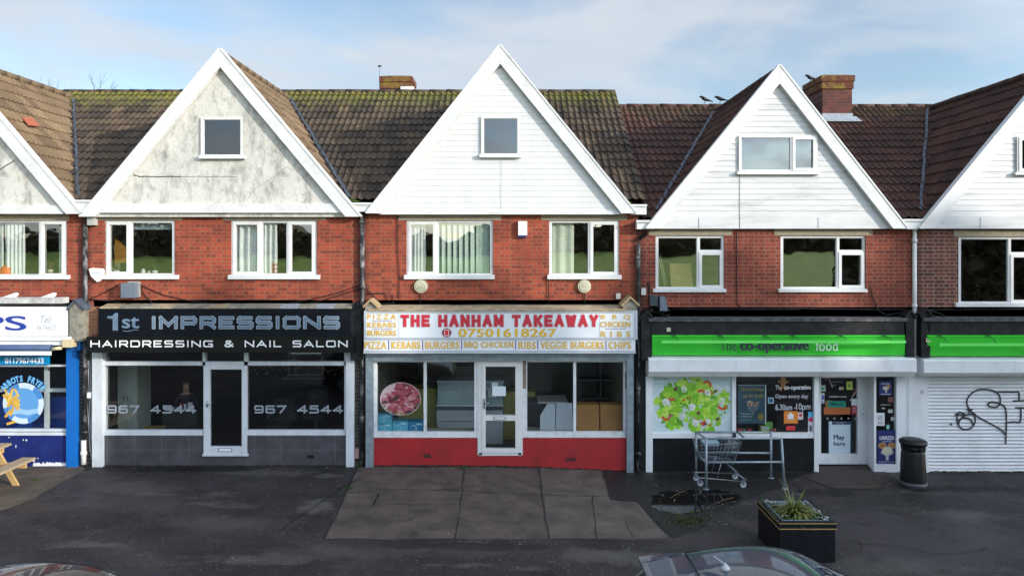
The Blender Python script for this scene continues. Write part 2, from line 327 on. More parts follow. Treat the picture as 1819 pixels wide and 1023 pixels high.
def text(mb, body, x0, y0, x1, y1, yf, m, bold=0.0, shear=0.0, spacing=1.0, grow=0.0):   # fitted in an outline at depth yf
    vs, fs = text_tris(body, min(bold, .008), shear, spacing)
    a0 = min(v[0] for v in vs); a1 = max(v[0] for v in vs); b0 = min(v[1] for v in vs); b1 = max(v[1] for v in vs)
    X0, X1, Z0, Z1 = PX(x0, yf) - grow, PX(x1, yf) + grow, PZ(y1, yf) - grow, PZ(y0, yf) + grow
    e = bold * .85 * (Z1 - Z0) if bold >= .02 else 0.0
    for q, d in enumerate((-e, 0, e) if e else (0,)):
        i = len(mb.v)
        mb.v += [(X0 + e + d + (v[0] - a0) / (a1 - a0) * (X1 - X0 - 2 * e), yf - q * .0004, Z0 + (v[1] - b0) / (b1 - b0) * (Z1 - Z0)) for v in vs]
        for f in fs: mb.f.append(tuple(i + k for k in f)); mb.m.append(mb.mi(m)); mb.sm.append(False)
def ribbon(mb, pts, w, y, m, step=0.0001):         # flat painted stroke in (x, z)
    for k in range(len(pts) - 1):
        a = Vector(pts[k]); b = Vector(pts[k + 1]); t = (b - a)
        if t.length < 1e-6: continue
        t.normalize(); nrm = Vector((-t.y, t.x)) * w / 2; e = t * w / 2
        q = [a - e - nrm, b + e - nrm, b + e + nrm, a - e + nrm]
        yy = y - (k % 12) * step
        mb.poly([(p.x, yy, p.y) for p in q], m)
GL = {
 'I': (0.12, [[(.5, 0), (.5, 1)]]), 'M': (1.2, [[(0, 0), (0, 1)], [(0, 1), (.5, .25), (1, 1)], [(1, 1), (1, 0)]]),
 'P': (1, [[(0, 0), (0, 1), (.88, 1), (1, .85), (1, .6), (.88, .42), (0, .42)]]),
 'R': (1, [[(0, 0), (0, 1), (.88, 1), (1, .85), (1, .6), (.88, .42), (0, .42)], [(.55, .42), (1, 0)]]),
 'E': (.95, [[(1, 1), (0, 1), (0, 0), (1, 0)], [(0, .5), (.85, .5)]]),
 'S': (1, [[(.95, 1), (.1, 1), (0, .86), (0, .64), (.1, .52), (.9, .5), (1, .38), (1, .14), (.9, 0), (.03, 0)]]),
 'O': (1.1, [[(.12, 0), (.88, 0), (1, .15), (1, .85), (.88, 1), (.12, 1), (0, .85), (0, .15), (.12, 0)]]),
 'N': (1.1, [[(0, 0), (0, 1), (1, 0), (1, 1)]]), 'H': (1.1, [[(0, 0), (0, 1)], [(1, 0), (1, 1)], [(0, .5), (1, .5)]]),
 'A': (1.15, [[(0, 0), (.5, 1), (1, 0)], [(.2, .3), (.8, .3)]]),
 'D': (1.1, [[(0, 0), (0, 1), (.85, 1), (1, .82), (1, .18), (.85, 0), (0, 0)]]),
 'G': (1.1, [[(1, 1), (.12, 1), (0, .85), (0, .15), (.12, 0), (1, 0), (1, .45), (.6, .45)]]),
 'L': (.85, [[(0, 1), (0, 0), (1, 0)]]),
 '&': (1.05, [[(1, 0), (.2, .75), (.2, .92), (.35, 1), (.6, 1), (.72, .9), (.72, .75), (.1, .35), (.05, .15), (.2, 0), (.6, 0), (1, .45)]]),
 '9': (1, [[(.05, 0), (.88, 0), (1, .15), (1, .85), (.88, 1), (.12, 1), (0, .85), (0, .6), (.12, .45), (1, .45)]]),
 '6': (1, [[(.95, 1), (.12, 1), (0, .85), (0, .15), (.12, 0), (.88, 0), (1, .15), (1, .4), (.88, .55), (0, .55)]]),
 '7': (1, [[(0, 1), (1, 1), (.35, 0)]]), '4': (1.1, [[(.75, 0), (.75, 1), (0, .3), (1, .3)]]),
 'T': (1, [[(0, 1), (1, 1)], [(.5, 0), (.5, 1)]]), 'K': (1, [[(0, 0), (0, 1)], [(1, 1), (.1, .42)], [(.35, .6), (1, 0)]]), 'W': (1.35, [[(0, 1), (.25, 0), (.5, .9), (.75, 0), (1, 1)]]), 'Y': (1, [[(0, 1), (.5, .45), (1, 1)], [(.5, .45), (.5, 0)]]),
 '5': (1, [[(.95, 1), (.05, 1), (.05, .58), (.88, .58), (1, .42), (1, .14), (.88, 0), (0, 0)]]), ' ': (.7, [])}
def wide(mb, body, x0, y0, x1, y1, yf, m, th=0.22, gap=0.42):
    X0, X1, Z0, Z1 = PX(x0, yf), PX(x1, yf), PZ(y1, yf), PZ(y0, yf)
    tot = sum(GL[c][0] for c in body) + gap * (len(body) - 1)
    t = th * (Z1 - Z0); u = (X1 - X0 - t) / tot; x = X0 + t / 2; h = Z1 - Z0 - t
    for c in body:
        wd, st = GL[c]
        for j, s in enumerate(st): ribbon(mb, [(x + p[0] * wd * u, Z0 + t / 2 + p[1] * h) for p in s], t, yf - j * .0013, m)
        x += (wd + gap) * u
# ------------------------------------------------------------------ roof tiles
def tile_sheet(p0, u, v, nrm, wid, length, mb, gauge=0.336, pitch=0.15, h=0.042, lift=0.036, seed=1):
    # p0: lower corner, u along the eave, v up the slope; a connected sheet of rolled interlocking tiles
    rnd = random.Random(seed); p0, u, v, nrm = Vector(p0), Vector(u), Vector(v), Vector(nrm)
    nr = max(1, round(wid / pitch)); pitch = wid / nr; prof = [(0, 0), (.14, .45), (.30, 1), (.46, .45), (.6, 0)]
    us = [];
    for k in range(nr):
        for t, a in prof: us.append(((k + t) * pitch, a * h, (k // 2)))
    us.append((nr * pitch, 0, (nr - 1) // 2))
    nc = int(math.ceil(length / gauge)); i0 = len(mb.v); W = len(us)
    if mb.uv is None: mb.uv = []
    for c in range(nc):
        jit = {t: (rnd.uniform(-.004, .006), rnd.uniform(-.008, .008)) for t in range(nr // 2 + 2)}
        va, vb = c * gauge, min(length, (c + 1) * gauge)
        for vv, lf in ((va, lift), (vb, 0.0)):
            for uu, a, t in us:
                q = vv + (jit[t][1] if lf else 0)
                mb.v.append(tuple(p0 + u * uu + v * q + nrm * (a + lf + jit[t][0]))); mb.uv.append((uu, va + 0.01 if lf else vb - 0.01))
    for r in range(2 * nc - 1):
        for k in range(W - 1):
            a = i0 + r * W + k
            mb.f.append((a, a + 1, a + W + 1, a + W)); mb.m.append(0); mb.sm.append(False)
def ridge(mb, a, b, r=0.11, seg=0.45):
    a, b = Vector(a), Vector(b); L = (b - a).length; n = max(1, round(L / seg)); d = (b - a) / n
    for k in range(n):
        p, q = a + d * k + Vector((0, 0, random.uniform(-.006, .006))), a + d * (k + 0.97) + Vector((0, 0, random.uniform(-.006, .006)))
        mb.tube([p, q], [r, r * 0.93], None, 10)
# ------------------------------------------------------------------ ground
ASPH, n, l, b = nodes_of('asphalt')
t = n.new("ShaderNodeTexCoord")
def gn(sc, det=8, ro=0.65, stretch=None):
    q = n.new("ShaderNodeTexNoise"); q.inputs['Scale'].default_value = sc; q.inputs['Detail'].default_value = det; q.inputs['Roughness'].default_value = ro
    if stretch:
        mpn = n.new("ShaderNodeMapping"); mpn.inputs['Scale'].default_value = stretch; l.new(t.outputs['Object'], mpn.inputs[0]); l.new(mpn.outputs[0], q.inputs[0])
    else: l.new(t.outputs['Object'], q.inputs[0])
    return q.outputs['Fac']
def lay(out, fac, lo, hi, col, amt):
    k = n.new("ShaderNodeMapRange"); k.inputs[1].default_value = lo; k.inputs[2].default_value = hi; k.inputs[4].default_value = amt; l.new(fac, k.inputs[0])
    f = n.new("ShaderNodeMix"); f.data_type = 'RGBA'; f.inputs[7].default_value = c4(col); l.new(k.outputs[0], f.inputs[0])
    if isinstance(out, tuple): f.inputs[6].default_value = c4(out)
    else: l.new(out, f.inputs[6])
    return f.outputs[2]
o_ = lay((0.0125, 0.0092, 0.0102), gn(0.5), 0.42, 0.60, (0.036, 0.028, 0.0295), 0.9)
o_ = lay(o_, gn(1.1, 9, 0.72, (0.45, 1.3, 1)), 0.56, 0.63, (0.10, 0.089, 0.079), 0.6)
o_ = lay(o_, gn(2.3, 9, 0.7, (0.6, 1.6, 1)), 0.56, 0.64, (0.008, 0.008, 0.008), 0.7)
o_ = lay(o_, gn(4.1, 9, 0.75), 0.61, 0.66, (0.030, 0.032, 0.014), 0.5)
o_ = lay(o_, gn(5.5, 9, 0.75, (0.5, 1.2, 1)), 0.62, 0.66, (0.14, 0.125, 0.11), 0.5)
o_ = lay(o_, gn(90, 3, 0.5), 0.45, 0.65, (0.075, 0.07, 0.07), 0.45)
o_ = lay(o_, gn(34, 4, 0.6), 0.52, 0.62, (0.055, 0.05, 0.05), 0.4)
o_ = lay(o_, gn(30, 2, 0.5), 0.685, 0.70, (0.4, 0.38, 0.34), 0.6)
sp_ = n.new("ShaderNodeSeparateXYZ"); l.new(t.outputs['Object'], sp_.inputs[0])
def worn(out, px, py, rx, ry, col, amt, sc=3.0, lo=0.46, hi=0.60):   # an irregular worn or stained place of the surface itself
    dep = F * (CZ + .06) / (py - CY); cx, cy = (px - CX) * dep / F, dep - D; q = []
    for o, c, r in (('X', cx, rx), ('Y', cy, ry)):
        a = n.new("ShaderNodeMath"); a.operation = 'SUBTRACT'; a.inputs[1].default_value = c; l.new(sp_.outputs[o], a.inputs[0])
        d = n.new("ShaderNodeMath"); d.operation = 'DIVIDE'; d.inputs[1].default_value = r; l.new(a.outputs[0], d.inputs[0])
        e = n.new("ShaderNodeMath"); e.operation = 'MULTIPLY'; l.new(d.outputs[0], e.inputs[0]); l.new(d.outputs[0], e.inputs[1]); q.append(e)
    ad = n.new("ShaderNodeMath"); ad.operation = 'ADD'; l.new(q[0].outputs[0], ad.inputs[0]); l.new(q[1].outputs[0], ad.inputs[1])
    k = n.new("ShaderNodeMapRange"); k.inputs[3].default_value = 0.14; k.inputs[4].default_value = -0.22; l.new(ad.outputs[0], k.inputs[0])
    a2 = n.new("ShaderNodeMath"); a2.operation = 'ADD'; l.new(k.outputs[0], a2.inputs[0]); l.new(gn(sc, 9, 0.72), a2.inputs[1])
    return lay(out, a2.outputs[0], lo, hi, col, amt)
PALE, OLDA, WET = (.115, .105, .095), (.054, .044, .047), (.0065, .005, .0055)
for px, py, rx, ry, col, amt, sc in ((1640, 950, 2.6, 2.0, OLDA, .8, 1.5), (1250, 950, .9, .5, OLDA, .9, 2), (1330, 925, .5, .5, OLDA, .9, 3), (700, 985, 3.2, .45, OLDA, .8, 2), (1090, 985, 1.3, .5, PALE, .45, 2.5), (560, 905, .55, .55, PALE, .6, 3), (470, 845, 1.6, .35, PALE, .4, 4), (250, 870, 1.8, .6, OLDA, .8, 3), (580, 850, .5, .25, PALE, .5, 4), (470, 1000, 1.1, .3, PALE, .45, 3),
    (1720, 905, .8, .35, PALE, .35, 2.5), (300, 838, 2.6, .35, WET, .85, 2), (1700, 862, 2.2, .3, WET, .85, 2), (1480, 868, .9, .35, WET, .7, 2), (150, 930, 1.5, .9, WET, .5, 1.5), (60, 905, .9, .4, (.05, .036, .028), .8, 2), (820, 975, 2.5, .25, WET, .6, 2), (400, 935, 2.0, .5, OLDA, .7, 2.5), (1560, 1000, 1.5, .6, PALE, .3, 2)):
    o_ = worn(o_, px, py, rx, ry, col, amt, sc)
l.new(o_, b.inputs['Base Color'])
rr = n.new("ShaderNodeMapRange"); rr.inputs[1].default_value = 0.35; rr.inputs[2].default_value = 0.65; rr.inputs[3].default_value = 0.45; rr.inputs[4].default_value = 0.85; l.new(gn(0.8), rr.inputs[0]); l.new(rr.outputs[0], b.inputs['Roughness'])
b.inputs['Specular IOR Level'].default_value = 0.3
bp = n.new("ShaderNodeBump"); bp.inputs['Strength'].default_value = 0.5; bp.inputs['Distance'].default_value = 0.012; l.new(gn(70, 4, 0.6), bp.inputs['Height']); l.new(bp.outputs[0], b.inputs['Normal'])
CONC = mat('old_concrete', (0.085, 0.064, 0.054), 0.85, 0.35, 1.8, bump=0.5, bscale=60, dirt=(0.026, 0.021, 0.018), damt=0.9, dscale=2.2)
CONC2 = mat('patched_concrete', (0.100, 0.078, 0.066), 0.85, 0.35, 2.2, bump=0.5, bscale=60, dirt=(0.034, 0.027, 0.023), damt=0.6, dscale=1.8)
TARDARK = mat('fresh_tarmac', (0.0105, 0.009, 0.0088), 0.6, 0.4, 3, bump=0.5, bscale=80, dirt=(0.020, 0.019, 0.020), damt=0.5)
CRACK = mat('joint_dirt', (0.012, 0.011, 0.010), 0.9, 0.4, 9)  # the dark tone of cracks and joints themselves
GRASS = mat('grass', (0.19, 0.28, 0.03), 0.9, 0.3, 0.35, bump=0.4, bscale=8, dirt=(0.20, 0.22, 0.04), damt=0.7, dscale=0.08)
XS = [-300, -120, -60, -30, -20] + [-12 + 0.5 * k for k in range(60)] + [20, 30, 60, 120, 300]
YS = [-24, -18, -14, -10, -6, -3, 0, 4, 10, 30, 80, 200, 500]
mb = MB()
for yv in YS:
    for xv in XS: mb.v.append((xv, yv, gz(xv)))
for j in range(len(YS) - 1):
    for i in range(len(XS) - 1):
        a = j * len(XS) + i; mb.f.append((a, a + 1, a + len(XS) + 1, a + len(XS))); mb.m.append(0); mb.sm.append(False)
struct(mb.build('ground', ASPH))
mb = MB(); fy = [-23.9, -30, -40, -50, -60, -70, -80, -95, -130, -300]; fz = [-0.16, 0.1, 0.7, 1.4, 2.2, 2.9, 3.4, 3.7, 3.9, 4.1]
fx = [-300, -150, -80, -40, 0, 40, 80, 150, 300]
for j, yv in enumerate(fy):
    for xv in fx: mb.v.append((xv, yv, fz[j] + (0.35 * math.sin(xv * 0.05) if 0 < j < 8 else 0)))
for j in range(len(fy) - 1):
    for i in range(len(fx) - 1):
        a = j * len(fx) + i; mb.f.append((a, a + 1, a + len(fx) + 1, a + len(fx))); mb.m.append(0); mb.sm.append(True)
struct(mb.build('grass_field', GRASS))
def gpt(px, py, dz=0.0):                           # point on the ground seen at (px, py)
    x, z = 0.0, 0.0
    for _ in range(8):
        dep = F * (CZ - z) / (py - CY); x = (px - CX) * dep / F; z = gz(x)
    return Vector((x, dep - D, z + dz))
def sheet(name, px, m, dz, n_=18):                 # a slab laid on the ground, following its slope
    P = [gpt(*p) for p in px]; mb = MB(); bm = bmesh.new()
    vs = [bm.verts.new((p.x, p.y, 0)) for p in P]; bm.faces.new(vs)
    xs0, xs1 = min(p.x for p in P), max(p.x for p in P)
    k = xs0 + 0.25
    while k < xs1:
        bmesh.ops.bisect_plane(bm, geom=bm.verts[:] + bm.edges[:] + bm.faces[:], plane_co=(k, 0, 0), plane_no=(1, 0, 0)); k += 0.25
    bm.verts.ensure_lookup_table()
    for v in bm.verts: v.co.z = gz(v.co.x) + dz
    bmesh.ops.recalc_face_normals(bm, faces=bm.faces[:])
    if sum(f.normal.z for f in bm.faces) < 0: bmesh.ops.reverse_faces(bm, faces=bm.faces[:])
    me = bpy.data.meshes.new(name); bm.to_mesh(me); bm.free(); me.materials.append(m)
    o = bpy.data.objects.new(name, me); COL.objects.link(o); struct(o); return o
def rough_line(a, b, amp, n_, seed):
    r = random.Random(seed); out = []
    for k in range(n_ + 1):
        t = k / n_; e = amp if 0 < k < n_ else 0
        out.append((a[0] + (b[0] - a[0]) * t + r.uniform(-e, e), a[1] + (b[1] - a[1]) * t + r.uniform(-e, e) * 0.6))
    return out
def outline(pts, amp, n_, seed):
    out = []
    for k in range(len(pts)): out += rough_line(pts[k], pts[(k + 1) % len(pts)], amp, n_, seed + k)[:-1]
    return out
sheet('concrete_apron', outline([(576, 957), (636, 829), (1066, 831), (1083, 890), (1130, 892), (1190, 958)], 2.6, 11, 3), CONC, 0.004)
sheet('concrete_patch', outline([(960, 830), (1062, 833), (1083, 888), (1132, 894), (1186, 955), (975, 957)], 1.5, 5, 9), CONC2, 0.008)
sheet('paving_strip', outline([(-60, 880), (-60, 832), (136, 827), (152, 832), (60, 885), (-20, 915)], 3, 5, 21), mat('worn_paving', (0.085, 0.065, 0.047), 0.9, 0.35, 2.2, bump=0.4, dirt=(0.025, 0.022, 0.02), damt=0.7, dscale=2), 0.004)
sheet('tarmac_patch', outline([(1068, 834), (1160, 842), (1440, 838), (1300, 900), (1240, 940), (1195, 955), (1132, 890), (1084, 888)], 4, 5, 41), TARDARK, 0.0058)
sheet('doorstep_ramp', outline([(1432, 850), (1455, 829), (1546, 826), (1580, 842), (1560, 868), (1480, 868)], 1.5, 4, 51), mat('ramp_concrete', (0.052, 0.040, 0.032), 0.85, 0.3, 3, bump=0.3, dirt=(0.028, 0.022, 0.019), damt=0.5), 0.012)
WATER, n, l, b = nodes_of('puddle_water'); b.inputs['Base Color'].default_value = (0.008, 0.007, 0.006, 1); b.inputs['Roughness'].default_value = 0.03; b.inputs['IOR'].default_value = 1.33
t = n.new("ShaderNodeTexCoord"); nz = n.new("ShaderNodeTexNoise"); nz.inputs['Scale'].default_value = 5; l.new(t.outputs['Object'], nz.inputs[0])
mx = n.new("ShaderNodeMapRange"); mx.inputs[3].default_value = 0.02; mx.inputs[4].default_value = 0.08; l.new(nz.outputs['Fac'], mx.inputs[0]); l.new(mx.outputs[0], b.inputs['Roughness'])
sheet('puddle_water', outline([(1152, 888), (1172, 874), (1236, 870), (1296, 874), (1322, 884), (1284, 900), (1240, 910), (1194, 912), (1160, 903)], 5, 8, 71), WATER, 0.0112)
mb = MB()
def gline(mb, pts, wpx, seed, amp=2.0, n_=6, dz=0.0165):
    full = []
    for k in range(len(pts) - 1): full += rough_line(pts[k], pts[k + 1], amp, n_, seed + k)[:-1]
    full.append(pts[-1])
    r = random.Random(seed); prev = None
    for k in range(len(full)):
        p = gpt(*full[k], dz); q = gpt(*full[min(k + 1, len(full) - 1)], dz); o0 = gpt(*full[max(0, k - 1)], dz)
        t = (q - o0); t.z = 0; t.normalize(); nn = Vector((-t.y, t.x, 0)) * wpx * r.uniform(.35, 1.2) / 2
        cur = (p - nn, p + nn)
        if prev: mb.poly([prev[0], cur[0], cur[1], prev[1]])
        prev = cur
gline(mb, [(824, 832), (820, 880), (808, 957)], 0.02, 1, 1.4)
gline(mb, [(957, 832), (962, 880), (975, 957)], 0.022, 2, 1.4)
gline(mb, [(620, 876), (700, 870), (820, 872), (960, 880), (1080, 882)], 0.018, 3, 1.2)
gline(mb, [(605, 902), (700, 896), (820, 898)], 0.014, 4, 1.2)
gline(mb, [(672, 878), (662, 899)], 0.03, 5, 1.0)
gline(mb, [(1052, 882), (1056, 920), (1060, 957)], 0.016, 6, 1.6)
gline(mb, [(1110, 928), (1126, 955)], 0.012, 7, 1.6)
gline(mb, [(1512, 958), (1530, 966), (1600, 970), (1660, 985), (1740, 980), (1752, 972)], 0.016, 8, 2.0)
gline(mb, [(1485, 972), (1530, 975), (1524, 958)], 0.012, 9, 2.0)
gline(mb, [(576, 957), (636, 829)], 0.035, 10, 2.5)
gline(mb, [(500, 940), (585, 880), (640, 850)], 0.03, 12, 3)
gline(mb, [(1408, 858), (1440, 888), (1445, 892)], 0.018, 13, 1.2)
struct(mb.build('pavement_crack', CRACK))
# ------------------------------------------------------------------ terrace houses
BR_RED = brick('red_brick', (0.42, 0.066, 0.029), (0.19, 0.032, 0.019), (0.26, 0.14, 0.078), soot_x=(-2.95, 2.95), low=3.06)
BR_RED4 = brick('red_brick_sooty', (0.31, 0.052, 0.029), (0.165, 0.027, 0.019), (0.28, 0.17, 0.105), soot_x=(-2.95, 3.0), low=3.05)
BR_DARK = brick('purple_brown_brick', (0.19, 0.050, 0.034), (0.08, 0.028, 0.025), (0.32, 0.235, 0.17), soot_x=(-2.95,), low=2.95)
BR_PIER = brick('black_painted_brick', (0.035, 0.030, 0.030), (0.02, 0.018, 0.020), (0.13, 0.12, 0.11))
BR_CHIM = brick('chimney_brick', (0.16, 0.036, 0.022), (0.075, 0.022, 0.017), (0.11, 0.075, 0.055))
BR_OLD = brick('worn_brown_brick', (0.30, 0.12, 0.06), (0.16, 0.06, 0.04), (0.26, 0.19, 0.12))
RT_TAN = roof_mat('tan_tiles', (0.22, 0.15, 0.082), (0.105, 0.066, 0.037), moss=0.3, dark=(0.11, 0.07, 0.04), damt=0.5, vtop=4.6, edge=0.05)
RT_GREY = roof_mat('grey_brown_tiles', (0.125, 0.084, 0.050), (0.032, 0.022, 0.016), moss=0.9, lich=(0.34, 0.32, 0.24))
RT_MIX = roof_mat('red_grey_tiles', (0.09, 0.044, 0.032), (0.034, 0.02, 0.017), moss=0.9)
RT_RED = roof_mat('rust_red_tiles', (0.115, 0.044, 0.029), (0.042, 0.020, 0.016), moss=0.2, dark=(0.035, 0.018, 0.016))
ROOMWALL = mat('room_wall', (0.20, 0.18, 0.145), 0.9, 0.15, 1)
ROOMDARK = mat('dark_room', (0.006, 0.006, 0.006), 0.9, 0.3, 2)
ROOMSHOP = mat('takeaway_room', (0.30, 0.29, 0.23), 0.9, 0.2, 1)
ROOMBROWN = mat('store_room', (0.06, 0.045, 0.035), 0.9, 0.3, 1.5)
XP = [-14.70, -8.92, -3.12, 2.65, 8.40, 14.2]
SLOPE = 0.759
def wall_holes(mb, x0, x1, z0, z1, holes, y=0.0, dep=0.12, m=None):
    xs = sorted({x0, x1, *[h[0] for h in holes], *[h[1] for h in holes]}); zs = sorted({z0, z1, *[h[2] for h in holes], *[h[3] for h in holes]})
    xs = [q for q in xs if x0 <= q <= x1]; zs = [q for q in zs if z0 <= q <= z1]
    for i in range(len(xs) - 1):
        for j in range(len(zs) - 1):
            cx, cz = (xs[i] + xs[i + 1]) / 2, (zs[j] + zs[j + 1]) / 2
            if any(h[0] < cx < h[1] and h[2] < cz < h[3] for h in holes): continue
            mb.poly([(xs[i], y, zs[j]), (xs[i + 1], y, zs[j]), (xs[i + 1], y, zs[j + 1]), (xs[i], y, zs[j + 1])], m)
    for a, b_, c, d in holes:
        mb.poly([(a, y, c), (a, y + dep, c), (b_, y + dep, c), (b_, y, c)], m); mb.poly([(a, y, d), (b_, y, d), (b_, y + dep, d), (a, y + dep, d)], m)
        mb.poly([(a, y, c), (a, y, d), (a, y + dep, d), (a, y + dep, c)], m); mb.poly([(b_, y, c), (b_, y + dep, c), (b_, y + dep, d), (b_, y, d)], m)
def room(name, parent, x0, x1, y0, y1, z0, z1, m, floor=None):
    mb = MB()
    mb.poly([(x0, y1, z0), (x1, y1, z0), (x1, y1, z1), (x0, y1, z1)], m)
    mb.poly([(x0, y0, z0), (x0, y1, z0), (x0, y1, z1), (x0, y0, z1)], m); mb.poly([(x1, y0, z0), (x1, y0, z1), (x1, y1, z1), (x1, y1, z0)], m)
    mb.poly([(x0, y0, z1), (x0, y1, z1), (x1, y1, z1), (x1, y0, z1)], m); mb.poly([(x0, y0, z0), (x1, y0, z0), (x1, y1, z0), (x0, y1, z0)], floor or m)
    return mb.build(name, m, parent)
def window(parent, box, lights, y=0.03, sill=None, pane=None, fm=None, fw=0.05, name='window'):
    # box: the frame's outline; lights: (x0, y0, x1, y1, opens) outlines of the lights
    fm = fm or UPVC; x0, y0, x1, y1 = box
    X0, X1, Z0, Z1 = PX(x0, y), PX(x1, y), PZ(y1, y), PZ(y0, y)
    mb = MB(); pn = MB(); rects = []
    for a, b_, c, d, op in lights: rects.append((PX(a, y), PX(c, y), PZ(d, y), PZ(b_, y), op))
    xs = sorted({X0, X1, *[q for r in rects for q in r[:2]]}); zs = sorted({Z0, Z1, *[q for r in rects for q in r[2:4]]})
    holes = []
    for a, b_, c, d, op in rects:
        hw = fw * 0.5
        a2 = a + (fw if abs(a - X0) < 1e-4 else hw); b2 = b_ - (fw if abs(b_ - X1) < 1e-4 else hw)
        c2 = c + (fw if abs(c - Z0) < 1e-4 else hw); d2 = d - (fw if abs(d - Z1) < 1e-4 else hw)
        holes.append((a2, b2, c2, d2, op))
    wall_holes(mb, X0, X1, Z0, Z1, [h[:4] for h in holes], y, 0.06, fm)
    for a, b_, c, d, op in holes:
        if op:                                       # the raised sash of an opening light
            s = 0.048; yf = y - 0.016
            mb.box(a - .012, b_ + .012, yf, y + .03, c - .012, c + s, fm); mb.box(a - .012, b_ + .012, yf, y + .03, d - s, d + .012, fm)
            mb.box(a - .012, a + s, yf, y + .03, c + s, d - s, fm); mb.box(b_ - s, b_ + .012, yf, y + .03, c + s, d - s, fm)
            a, b_, c, d = a + s, b_ - s, c + s, d - s
        else:
            s = 0.012
            mb.box(a, b_, y + .014, y + .05, c, c + s, fm); mb.box(a, b_, y + .014, y + .05, d - s, d, fm); mb.box(a, a + s, y + .014, y + .05, c + s, d - s, fm); mb.box(b_ - s, b_, y + .014, y + .05, c + s, d - s, fm)
            a, b_, c, d = a + s, b_ - s, c + s, d - s
        pn.poly([(a - .004, y + .034, c - .004), (b_ + .004, y + .034, c - .004), (b_ + .004, y + .034, d + .004), (a - .004, y + .034, d + .004)])
    w_ = mb.build(name, fm, parent)
    pn.build('pane', pane or GLASS_UP, w_)
    if sill:
        sm = MB(); a, b_, c, d = sill
        X0, X1, Z0, Z1 = PX(a, -.07), PX(b_, -.07), PZ(d, -.07), PZ(c, -.07)
        sm.hull([(X0, -.07, Z0), (X1, -.07, Z0), (X1, .06, Z0 + .01), (X0, .06, Z0 + .01)], [(X0, -.07, Z1 - .015), (X1, -.07, Z1 - .015), (X1, .06, Z1 + .01), (X0, .06, Z1 + .01)])
        sm.build('sill', fm, w_)
    return w_
YB = -0.24
def house_shell(k, label, bm_, gab, eave, ridge_z, wins, lints, roofm, gmat, gkind, attic, base_z=3.2, band=None, wtop=None):
    x0, x1 = XP[k], XP[k + 1]; xc = (x0 + x1) / 2
    h = thing('terrace_house', label, 'house', (xc, 0, 0), 'gabled terrace houses with shops below')
    ax, ay, lx, rx, fy_ = gab
    Xa, Za, Xl, Xr, Zf = PX(ax, YB), PZ(ay, YB), PX(lx, YB), PX(rx, YB), PZ(fy_, YB)
    # brick wall of the upper floor and the sides and back of the house
    holes = [(PX(w_[0][0], 0) - .004, PX(w_[0][2], 0) + .004, PZ(w_[0][3], 0) - .004, PZ(w_[0][1], 0) + .004) for w_ in wins]
    holes = [(max(a, x0 + .05), min(b_, x1 - .05), c, d) for a, b_, c, d in holes]
    mb = MB(); wall_holes(mb, x0, x1, base_z - 0.25, Zf + 0.12, holes, 0, 0.13, bm_)
    mb.poly([(x1, 8.9, -.3), (x0, 8.9, -.3), (x0, 8.9, eave), (x1, 8.9, eave)], bm_)
    for xx in (x0 + .01, x1 - .01): mb.poly([(xx, 0.02, -.3), (xx, 8.9, -.3), (xx, 8.9, eave), (xx, 4.28, ridge_z - .06), (xx, 0.02, eave - .08)], bm_)
    mb.build('brick_wall', bm_, h)
    room('upper_room', h, x0 + .15, x1 - .15, 0.13, 3.9, base_z - .1, Zf + .1, ROOMWALL)
    lb = MB()
    for a, b_ in lints: lb.box(PX(a, -.012), PX(b_, -.012), -.012, .05, PZ(wtop, -.012) + .006, PZ(wtop, -.012) + .14)
    lb.build('lintel', LINTEL, h)
    for bx, li, sl_ in wins: window(h, bx, li, 0.03, sl_)
    # gable front
    tri = [(Xl + .16, Zf), (Xr - .16, Zf), (Xa, Za - .13)]
    wx0, wz1, wx1, wz0 = PX(attic[0][0], -.12), PZ(attic[0][1], -.12), PX(attic[0][2], -.12), PZ(attic[0][3], -.12)
    gm = MB(); yg = -0.12
    def strip(z0, z1, ya, yb):
        segs = [(-99, 99)] if z1 <= wz0 + 1e-6 or z0 >= wz1 - 1e-6 else [(-99, wx0), (wx1, 99)]
        for a, b_ in segs:
            p = clip(tri, a, b_, z0, z1)
            if p: gm.poly([(x, ya + (yb - ya) * (z - z0) / max(1e-6, z1 - z0), z) for x, z in p], gmat)
    if gkind == 'boards':
        bp_ = .006 if k == 2 else .010; pitch = 0.116; z = Zf + (band or 0.0)
        cuts = []
        while z < Za: cuts.append(z); z += pitch
        cuts += [wz0, wz1, Za]; cuts = sorted(cuts)
        if band: strip(Zf, Zf + band, yg - .012, yg - .012)
        for i in range(len(cuts) - 1):
            a, b_ = cuts[i], cuts[i + 1]
            if b_ - a < 1e-3: continue
            strip(a, b_, yg - bp_ * min(1, (b_ - a) / pitch), yg)
            p = clip(tri, -99, 99, a, a + .02)
            if p and not (wz0 - .01 < a < wz1 - .01):
                xs = [q[0] for q in p if abs(q[1] - a) < 1e-4]
                if len(xs) >= 2: gm.poly([(min(xs), yg - bp_, a), (min(xs), yg, a - .001), (max(xs), yg, a - .001), (max(xs), yg - bp_, a)], gmat)
    else:
        for a, b_ in ((Zf, wz0), (wz0, wz1), (wz1, Za)): strip(a, b_, yg, yg)
    # underside of the overhang
    gm.poly([(Xl + .16, yg, Zf), (Xl + .16, .12, Zf), (Xr - .16, .12, Zf), (Xr - .16, yg, Zf)], gmat)
    gw = gm.build('gable_wall', gmat, h)
    room('attic_room', h, wx0 - .15, wx1 + .15, -.10, 1.0, wz0 - .15, wz1 + .12, ROOMDARK)
    window(h, attic[0], attic[1], -0.165, None, GLASS_ATTIC, name='attic_window')
    mb = MB(); a, b_, c, d = attic[2]; mb.box(PX(a, -.2), PX(b_, -.2), -.215, -.10, PZ(d, -.2), PZ(c, -.2)); mb.build('attic_sill', UPVC, h)
